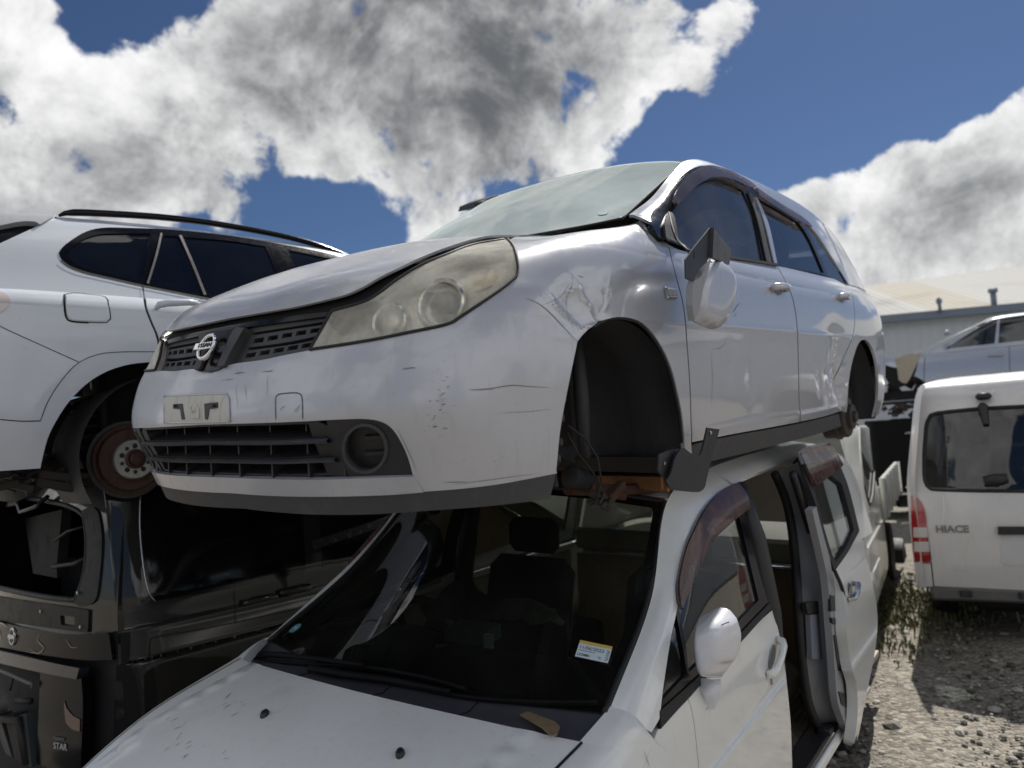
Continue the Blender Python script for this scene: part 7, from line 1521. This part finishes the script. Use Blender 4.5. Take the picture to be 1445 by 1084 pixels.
mb = MB(); P = TP.on(1240, 797, 1, .80); mb.box(TP.loc(P + [-.25, -.1, .0]), (.7, .22, .16), bev=.04); mb.build('front_bumper', 'truck_paint', tr, 40)
sb = 1.95
mb = MB(); mb.box(TP.loc((sb + 1.2, 0, .82)), (2.5, 1.56, .08)); mb.build('bed_floor', 'truck_paint', tr)
for y_ in (.80, -.80): mb = MB(); mb.box(TP.loc((sb + 1.2, y_, 1.02)), (2.5, .04, .38), bev=.008); [mb.box(TP.loc((sb + .1 + .5 * i, y_ + .025 * np.sign(y_), 1.02)), (.05, .02, .36)) for i in range(6)]; mb.build('dropside', 'truck_paint', tr)
mb = MB(); mb.box(TP.loc((sb - .02, 0, .98)), (.05, 1.6, .3), bev=.01); mb.build('headboard', 'interior_beige', tr)
mb = MB(); mb.box(TP.loc((sb + 1.2, 0, .62)), (2.6, .7, .2)); mb.box(TP.loc((1.0, 0, .45)), (1.8, .8, .2)); mb.build('chassis', 'black_void', tr)
for s_ in (.55, 3.2):
    for m_ in (-1, 1) if s_ > 1 else (-1,): mb = MB(); mb.lathe(TP.loc((s_, m_ * .66, zt + .30)), (0, m_, 0), [(.2, -.1), (.29, -.09), (.30, 0), (.29, .09), (.0001, .06)], 22); mb.build('wheel', 'rubber', tr, 30)
cargo = lbox(TP, 1273, 690, 1, .2, (.4, .4, .3), 10, 'cargo_crate', 'crate_tan'); tag(cargo, 'dusty tan crate riding on the bed of the white cab over truck', 'crate')

# ---------------------------------------------------------------- silver sedan stacked far right, black car under it
def far_car(name, label, pose, paint, glassm, H=1.45, L=4.5, W=.86, belt=.95, nose=True):
    AXIS[:] = [0.9, L - .8, 0.6]
    root = thing(name, label, 'car', pose.mw)
    B_ = TS([[(s_ + fz * a, y * k, z) for k, z, a in ((.95, .22, .0), (.99, .36, -.01), (1.0, .52, 0), (1.0, .66, .02), (.985, .78, .06), (.96, belt - .07, .10), (.93, belt, .14))] for s_, y, fz in ((.03, 0, 1), (.08, .45, 1), (.28, .75, .6), (.85, W - .01, .1), (1.6, W, 0), (2.6, W, 0), (3.5, W, 0), (4.1, W - .03, -.1), (L - .18, .70, -.5), (L - .02, .4, -.8), (L, 0, -.8))])
    holes = [arch2(B_, .88, .30, .34, .245, (3, 1)), arch2(B_, L - 1.0, .30, .34, .245, (7, 1))]
    panel('body_side', B_, pose, None, paint, root, both_sides=True, uvloop=full(B_, 0, 10, 0.1, 6), uvholes=holes, sp=.07, flange=.02)
    G_ = TS([[(s_ + ds * h, y0 + (y1 - y0) * t, belt + (z1 - belt) * h) for t, h in ((0, 0), (.3, .35), (.62, .75), (.8, .92), (1, 1))] for s_, ds, y0, y1, z1 in ((1.25, .85, W - .06, .56, H - .09), (1.7, .45, W - .05, .56, H - .05), (2.2, .1, W - .05, .56, H - .01), (2.8, 0, W - .05, .56, H), (3.4, -.25, W - .06, .55, H - .02), (3.9, -.5, W - .08, .53, H - .08), (4.15, -.6, W - .15, .5, H - .12))])
    win = [full(G_, .35, 1.9, .35, 3.0), full(G_, 2.0, 3.3, .35, 3.0), full(G_, 3.4, 5.2, .35, 2.9)]
    panel('roof_pillar', G_, pose, None, paint, root, both_sides=True, uvloop=full(G_, 0, 6, 0, 4), uvholes=win, sp=.06, flange=.02)
    for w in win: panel('side_window', G_, pose, None, glassm, root, both_sides=True, uvloop=w, off=-.008, flange=0, sp=.1)
    e = G_.ev(np.linspace(0, 6, 26), np.full(26, 4.0)); mb = MB(); Ls = [e * [1, t, 1] + [0, 0, .05 * (1 - t * t)] for t in np.linspace(-1, 1, 9)]
    roofm = mb.add(pose.loc(np.vstack(Ls)), [(r * 26 + i, r * 26 + i + 1, (r + 1) * 26 + i + 1, (r + 1) * 26 + i) for r in range(8) for i in range(3, 23)], True); mb.build('roof', paint, root)
    for i0, i1, nm in ((0, 3, 'windshield'), (23, 25, 'rear_window')):
        mb = MB(); b0 = np.array([[1.0 if i0 == 0 else L - .35, t * (W - .1), belt + .02] for t in np.linspace(-1, 1, 9)]); t1 = np.array([l[3 if i0 == 0 else 22] for l in Ls]); mb.add(pose.loc(np.vstack([b0, t1])), [(i, i + 1, 9 + i + 1, 9 + i) for i in range(8)], True); mb.build(nm, glassm, root)
    mb = MB()
    if nose:
        hr = [[(.12 + .05 * abs(t), t * .70, belt - .20), (.55, t * .74, belt - .09), (1.05, t * .78, belt + .02)] for t in np.linspace(-1, 1, 9)]; hv_ = [p for r in hr for p in r]; mb.add(pose.loc(np.array(hv_)), [(r * 3 + i, r * 3 + i + 1, (r + 1) * 3 + i + 1, (r + 1) * 3 + i) for r in range(8) for i in range(2)], True); mb.build('hood', paint, root); mb = MB()
    mb.add(pose.loc(np.array([(L - .42, -.75, belt), (L - .42, .75, belt), (L - .02, .6, belt - .02), (L - .02, -.6, belt - .02)])), [(0, 1, 2, 3)]); mb.build('boot_lid', paint, root)
    mb = MB(); mb.box(pose.loc((L / 2, 0, .3)), (L - 1.0, 1.3, .2)); mb.box(pose.loc((L / 2 + .2, 0, .62)), (L - 2.2, 1.45, .5)); mb.build('floor_pan', 'black_void', root)
    return root, B_, G_
SPz = 1.33
SP_ = pose_from(1303, 500, 12.2, (1.18, .80, .95), 156, 1)
sed, SB, SG = far_car('silver_sedan', 'blue grey sedan with its headlamp missing, stacked high at the right behind the white van', SP_, 'sedan_paint', 'far_glass')
nose_h = panel('headlamp_cavity', SB, SP_, [[(1240,512),(1252,516),(1270,519),(1296,508)], [(1296,508),(1290,530),(1276,545),(1262,548)], [(1262,548),(1250,535),(1240,512)]], 'gap_black', sed, off=.006, flange=.01, sp=.04)
panel('wing_flap', SB, SP_, [[(1262,508),(1283,500),(1300,498)], [(1300,498),(1292,518),(1279,541),(1268,536)], [(1268,536),(1266,520),(1262,508)]], 'interior_beige', sed, off=.02, flange=.01, sp=.04)
mb = MB(); v, f = strip(SB, SP_, [(1305,505),(1304,540),(1309,590)], .012, .003, taper=False); mb.add(v, f); v, f = strip(SB, SP_, [(1424,489),(1426,545)], .010, .003, taper=False); mb.add(v, f); mb.build('shut_line', 'divider_grey', sed)
M = surf_frame(SB, SP_, 1405, 502, (1, -.05), .002); mb = MB(); mb.tube([(-.09, 0, .004), (-.07, 0, .03), (.07, 0, .03), (.09, 0, .004)], .014, 6); me = mb.mesh('handle'); me.transform(M); link('handle', me, 'sedan_paint', sed)
mb = MB(); P = SP_.on(1336, 470, 1, .86); mb.box(SP_.loc(P), (.10, .16, .08), bev=.03); mb.build('door_mirror', 'sedan_paint', sed, 40)
DP = Pose(*(SP_.t + np.array([.15, .1, 0]))[:2], 0, 156, 0, 0, 1)
dk, DB, DG = far_car('black_car', 'black wrecked car on the ground under the blue grey sedan, behind the truck', DP, 'burnt_black', 'black_void', H=SP_.t[2] + .12, belt=SP_.t[2] - .06, nose=False)
rr = random.Random(17)
mb = MB()
for i in range(46):
    x, y = rr.uniform(1240, 1302), rr.uniform(520, 585); mb.box(DP.loc(DP.on(x, y, 1, rr.uniform(.45, .86))), (rr.uniform(.03, .25), rr.uniform(.03, .12), rr.uniform(.02, .12)), R=Matrix.Rotation(rr.uniform(-.9, .9), 3, 'Y'), bev=.008)
mb.build('engine_wreck', 'grime_metal', dk)
M = surf_frame(DB, DP, 1284, 611, (1, -.1), .004); mb = MB(); mb.tube([(-.08, 0, .004), (-.06, 0, .03), (.06, 0, .03), (.08, 0, .004)], .016, 6); me = mb.mesh('handle'); me.transform(M); link('handle', me, 'dull_chrome', dk)

# ---------------------------------------------------------------- long shed
shed = thing('shed', 'long pale metal shed with a ribbed white and tan roof behind the stacked sedan', 'shed', Matrix.Identity(4))
def gp(px, py, y): return at_depth(px, py, y)
e0, e1 = gp(1235, 448, 22.6), gp(1445, 430, 21.8); r0, r1 = gp(1235, 405.5, 29.0), gp(1445, 377.5, 28.0)
ez = (e0[2] + e1[2]) / 2; rz = (r0[2] + r1[2]) / 2
d = (e1 - e0); d[2] = 0; d /= np.linalg.norm(d); nn = np.array([-d[1], d[0], 0]); base = e0.copy(); base[2] = 0
dep = float((r0 - e0) @ nn)
X0, X1 = -1.6, 42.0
def SW(x, y, z): return base + d * x + nn * y + np.array([0, 0, z])
ez0 = e0[2]; sl = (e1[2] - e0[2]) / np.linalg.norm((e1 - e0)[:2]); rsl = (r1[2] - r0[2]) / np.linalg.norm((r1 - r0)[:2])
eave = lambda x: ez0 + sl * min(x, 12); ridge = lambda x: r0[2] + rsl * min(x, 12)
mb = MB(); n = int((X1 - X0) / .06); vs = []; mi = []
for i in range(n):
    x = X0 + i * .06; b = .022 * (1 if (i % 4) == 0 else 0) + .012 * (1 if (i % 4) in (1, 3) else 0); vs += [SW(x, -.25, eave(x) + b), SW(x, dep, ridge(x) + b)]
for i in range(n - 1):
    x = X0 + i * .06; mb.f.append((2 * i, 2 * i + 2, 2 * i + 3, 2 * i + 1)); mb.sm.append(False); mb.mi.append(1 if 1.45 < x < 3.1 else (2 if x <= 1.15 else 0))
mb.v = [tuple(p) for p in vs]; o = mb.build('roof', ['roof_sheet', 'roof_sheet_tan', 'roof_sheet_grey'], shed)
mb = MB(); mb.add([SW(X0, dep, ridge(X0)), SW(X1, dep, ridge(X1)), SW(X1, 2 * dep, eave(X1)), SW(X0, 2 * dep, eave(X0))], [(0, 1, 2, 3)]); mb.build('rear_roof', 'roof_sheet', shed)
mb = MB(); n = int((X1 - X0) / .15); vs = []
for i in range(n): x = X0 + i * .15; y = .0 if i % 2 else .03; vs += [SW(x, y, 0), SW(x, y, eave(x) - .05)]
mb.add(vs, [(2 * i, 2 * i + 2, 2 * i + 3, 2 * i + 1) for i in range(n - 1)]); mb.add([SW(X0, 0, 0), SW(X0, 2 * dep, 0), SW(X0, 2 * dep, eave(X0)), SW(X0, dep, ridge(X0)), SW(X0, 0, eave(X0))], [(0, 1, 2, 3, 4)]); mb.build('wall', 'shed_wall', shed)
mb = MB(); mb.add([SW(X0, -.30, eave(X0) - .22), SW(X1, -.30, eave(X1) - .22), SW(X1, -.30, eave(X1) + .0), SW(X0, -.30, eave(X0) + .0), SW(X0, -.05, eave(X0) - .22), SW(X1, -.05, eave(X1) - .22)], [(0, 1, 2, 3), (0, 4, 5, 1)]); mb.build('gutter', 'gutter', shed)
for px, py0, py1, wd in ((1327, 441, 425, .05), (1403, 432, 410, .08)):
    a, b = gp(px, py0, 21.9), gp(px - 2, py1, 21.9); mb = MB(); mb.tube([a, b], wd, 8); mb.lathe(b, (0, 0, 1), [(wd * 1.6, -.06), (wd * 1.6, .04), (wd * .6, .1), (.0001, .1)], 10); mb.build('vent_pipe', 'gutter', shed)
x = 6.2; mb = MB(); mb.tube([SW(x - 2.8, -.12, 0), SW(x - 2.8, -.12, eave(x) - .3)], .05, 6); mb.build('downpipe', 'shed_wall', shed)

# ---------------------------------------------------------------- weeds between the vehicles
m, nt, b = principled('weed_leaf', (0.09, 0.10, 0.035), 0.7); gi = nd(nt, 'ShaderNodeNewGeometry'); lk(nt, mixc(nt, gi.outputs['Random Per Island'], (0.045, 0.06, 0.02), (0.20, 0.19, 0.08)), b.inputs['Base Color'])
mb = MB(); rr = random.Random(31)
for cx, cy, nb, spd in ((1262, 858, 900, .30), (1275, 838, 600, .3), (1245, 880, 600, .22), (1300, 850, 160, .3), (1240, 910, 200, .2)):
    c = at_height(cx, cy, 0)
    for i in range(nb):
        p = c + np.array([rr.gauss(0, spd), rr.gauss(0, spd * 1.2), 0]); h = rr.uniform(.015, .07) * (1 if rr.random() < .85 else 1.8); a = rr.uniform(0, 6.28); w = rr.uniform(.004, .012); l = np.array([math.cos(a), math.sin(a), 0]) * h * rr.uniform(.2, .7); s_ = np.array([-math.sin(a), math.cos(a), 0]) * w
        q = p + np.array([0, 0, h * .6]) + l * .45; t = p + np.array([0, 0, h]) + l
        mb.add([p - s_ * .5, p + s_ * .5, q + s_, q - s_, t], [(0, 1, 2, 3), (3, 2, 4)])
tag(mb.build('weeds', 'weed_leaf'), kind='stuff')
# ---------------------------------------------------------------- ground
def build_ground():
    m, nt, b = principled('gravel', (0.12, 0.105, 0.09), 0.95)
    v = coords(nt)
    vo = nd(nt, 'ShaderNodeTexVoronoi'); vo.inputs['Scale'].default_value = 38; lk(nt, v, vo.inputs['Vector'])
    vo2 = nd(nt, 'ShaderNodeTexVoronoi'); vo2.inputs['Scale'].default_value = 13; lk(nt, v, vo2.inputs['Vector'])
    n1 = noise(nt, v, 1.3, 5); n2 = noise(nt, v, 90, 4)
    sep = nd(nt, 'ShaderNodeSeparateColor'); lk(nt, vo.outputs['Color'], sep.inputs[0])
    c = mixc(nt, sep.outputs[0], (0.072, 0.063, 0.052), (0.36, 0.33, 0.28))
    c = mixc(nt, smooth(nt, n1, .4, .75, 0, .5), c, (0.10, 0.087, 0.07))
    c = mixc(nt, mth(nt, 'MULTIPLY', n2, .4), c, (0.27, 0.24, 0.195))
    lk(nt, c, b.inputs['Base Color'])
    h = mth(nt, 'ADD', mth(nt, 'MULTIPLY', vo.outputs['Distance'], -.6), mth(nt, 'ADD', mth(nt, 'MULTIPLY', vo2.outputs['Distance'], -1.0), mth(nt, 'MULTIPLY', n2, .5)))
    bp = nd(nt, 'ShaderNodeBump'); bp.inputs['Strength'].default_value = 0.9; bp.inputs['Distance'].default_value = 0.03
    lk(nt, h, bp.inputs['Height']); lk(nt, bp.outputs[0], b.inputs['Normal'])
    mb = MB()
    n = 90; xs = np.linspace(-2, 9, n); ys = np.linspace(1.5, 14, n); vs = [(x, y, .015 * math.sin(3 * x + y) * math.sin(2 * y) + .012 * math.sin(7 * x - 3 * y)) for x in xs for y in ys]
    edge = lambda i, j: i in (0, n - 1) or j in (0, n - 1)
    vs = [(x, y, -.0 if edge(k // n, k % n) else z) for k, (x, y, z) in enumerate(vs)]
    mb.add(vs, [(i * n + j, (i + 1) * n + j, (i + 1) * n + j + 1, i * n + j + 1) for i in range(n - 1) for j in range(n - 1)], True)
    far = [-600, -2, 9, 600]; fy = [-600, 1.5, 14, 900]
    for i in range(3):
        for j in range(3):
            if i == 1 and j == 1: continue
            mb.add([(far[i], fy[j], 0), (far[i + 1], fy[j], 0), (far[i + 1], fy[j + 1], 0), (far[i], fy[j + 1], 0)], [(0, 1, 2, 3)])
    o = mb.build('ground', 'gravel'); tag(o, kind='structure')
    # loose stones
    m, nt, b = principled('stone', (0.25, 0.23, 0.2), 0.9); oi = nd(nt, 'ShaderNodeNewGeometry')
    lk(nt, mixc(nt, oi.outputs['Random Per Island'], (0.05, 0.046, 0.042), (0.38, 0.36, 0.32)), b.inputs['Base Color'])
    mb = MB(); rr = random.Random(9)
    ico = [(-.526, 0, .851), (.526, 0, .851), (-.526, 0, -.851), (.526, 0, -.851), (0, .851, .526), (0, .851, -.526), (0, -.851, .526), (0, -.851, -.526), (.851, .526, 0), (-.851, .526, 0), (.851, -.526, 0), (-.851, -.526, 0)]
    fi = [(0, 4, 1), (0, 9, 4), (9, 5, 4), (4, 5, 8), (4, 8, 1), (8, 10, 1), (8, 3, 10), (5, 3, 8), (5, 2, 3), (2, 7, 3), (7, 10, 3), (7, 6, 10), (7, 11, 6), (11, 0, 6), (0, 1, 6), (6, 1, 10), (9, 0, 11), (9, 11, 2), (9, 2, 5), (7, 2, 11)]
    for i in range(9000):
        x = rr.uniform(1.2, 5.2); y = rr.uniform(2.6, 8.5)
        r = .005 + .016 * rr.random() ** 3 + (.035 * rr.random() if rr.random() < .03 else 0)
        a = rr.uniform(0, 6.28); ca, sa = math.cos(a), math.sin(a); sx, sy, sz = rr.uniform(.7, 1.5), rr.uniform(.7, 1.3), rr.uniform(.45, .8)
        vs = []
        for p in ico:
            q = [p[0] * sx * rr.uniform(.85, 1.15), p[1] * sy * rr.uniform(.85, 1.15), p[2] * sz]
            vs.append((x + r * (q[0] * ca - q[1] * sa), y + r * (q[0] * sa + q[1] * ca), r * q[2] + r * .2 + .015 * math.sin(3 * x + y) * math.sin(2 * y)))
        mb.add(vs, fi)
    o = mb.build('loose_stones', 'stone'); tag(o, kind='stuff')
build_ground()
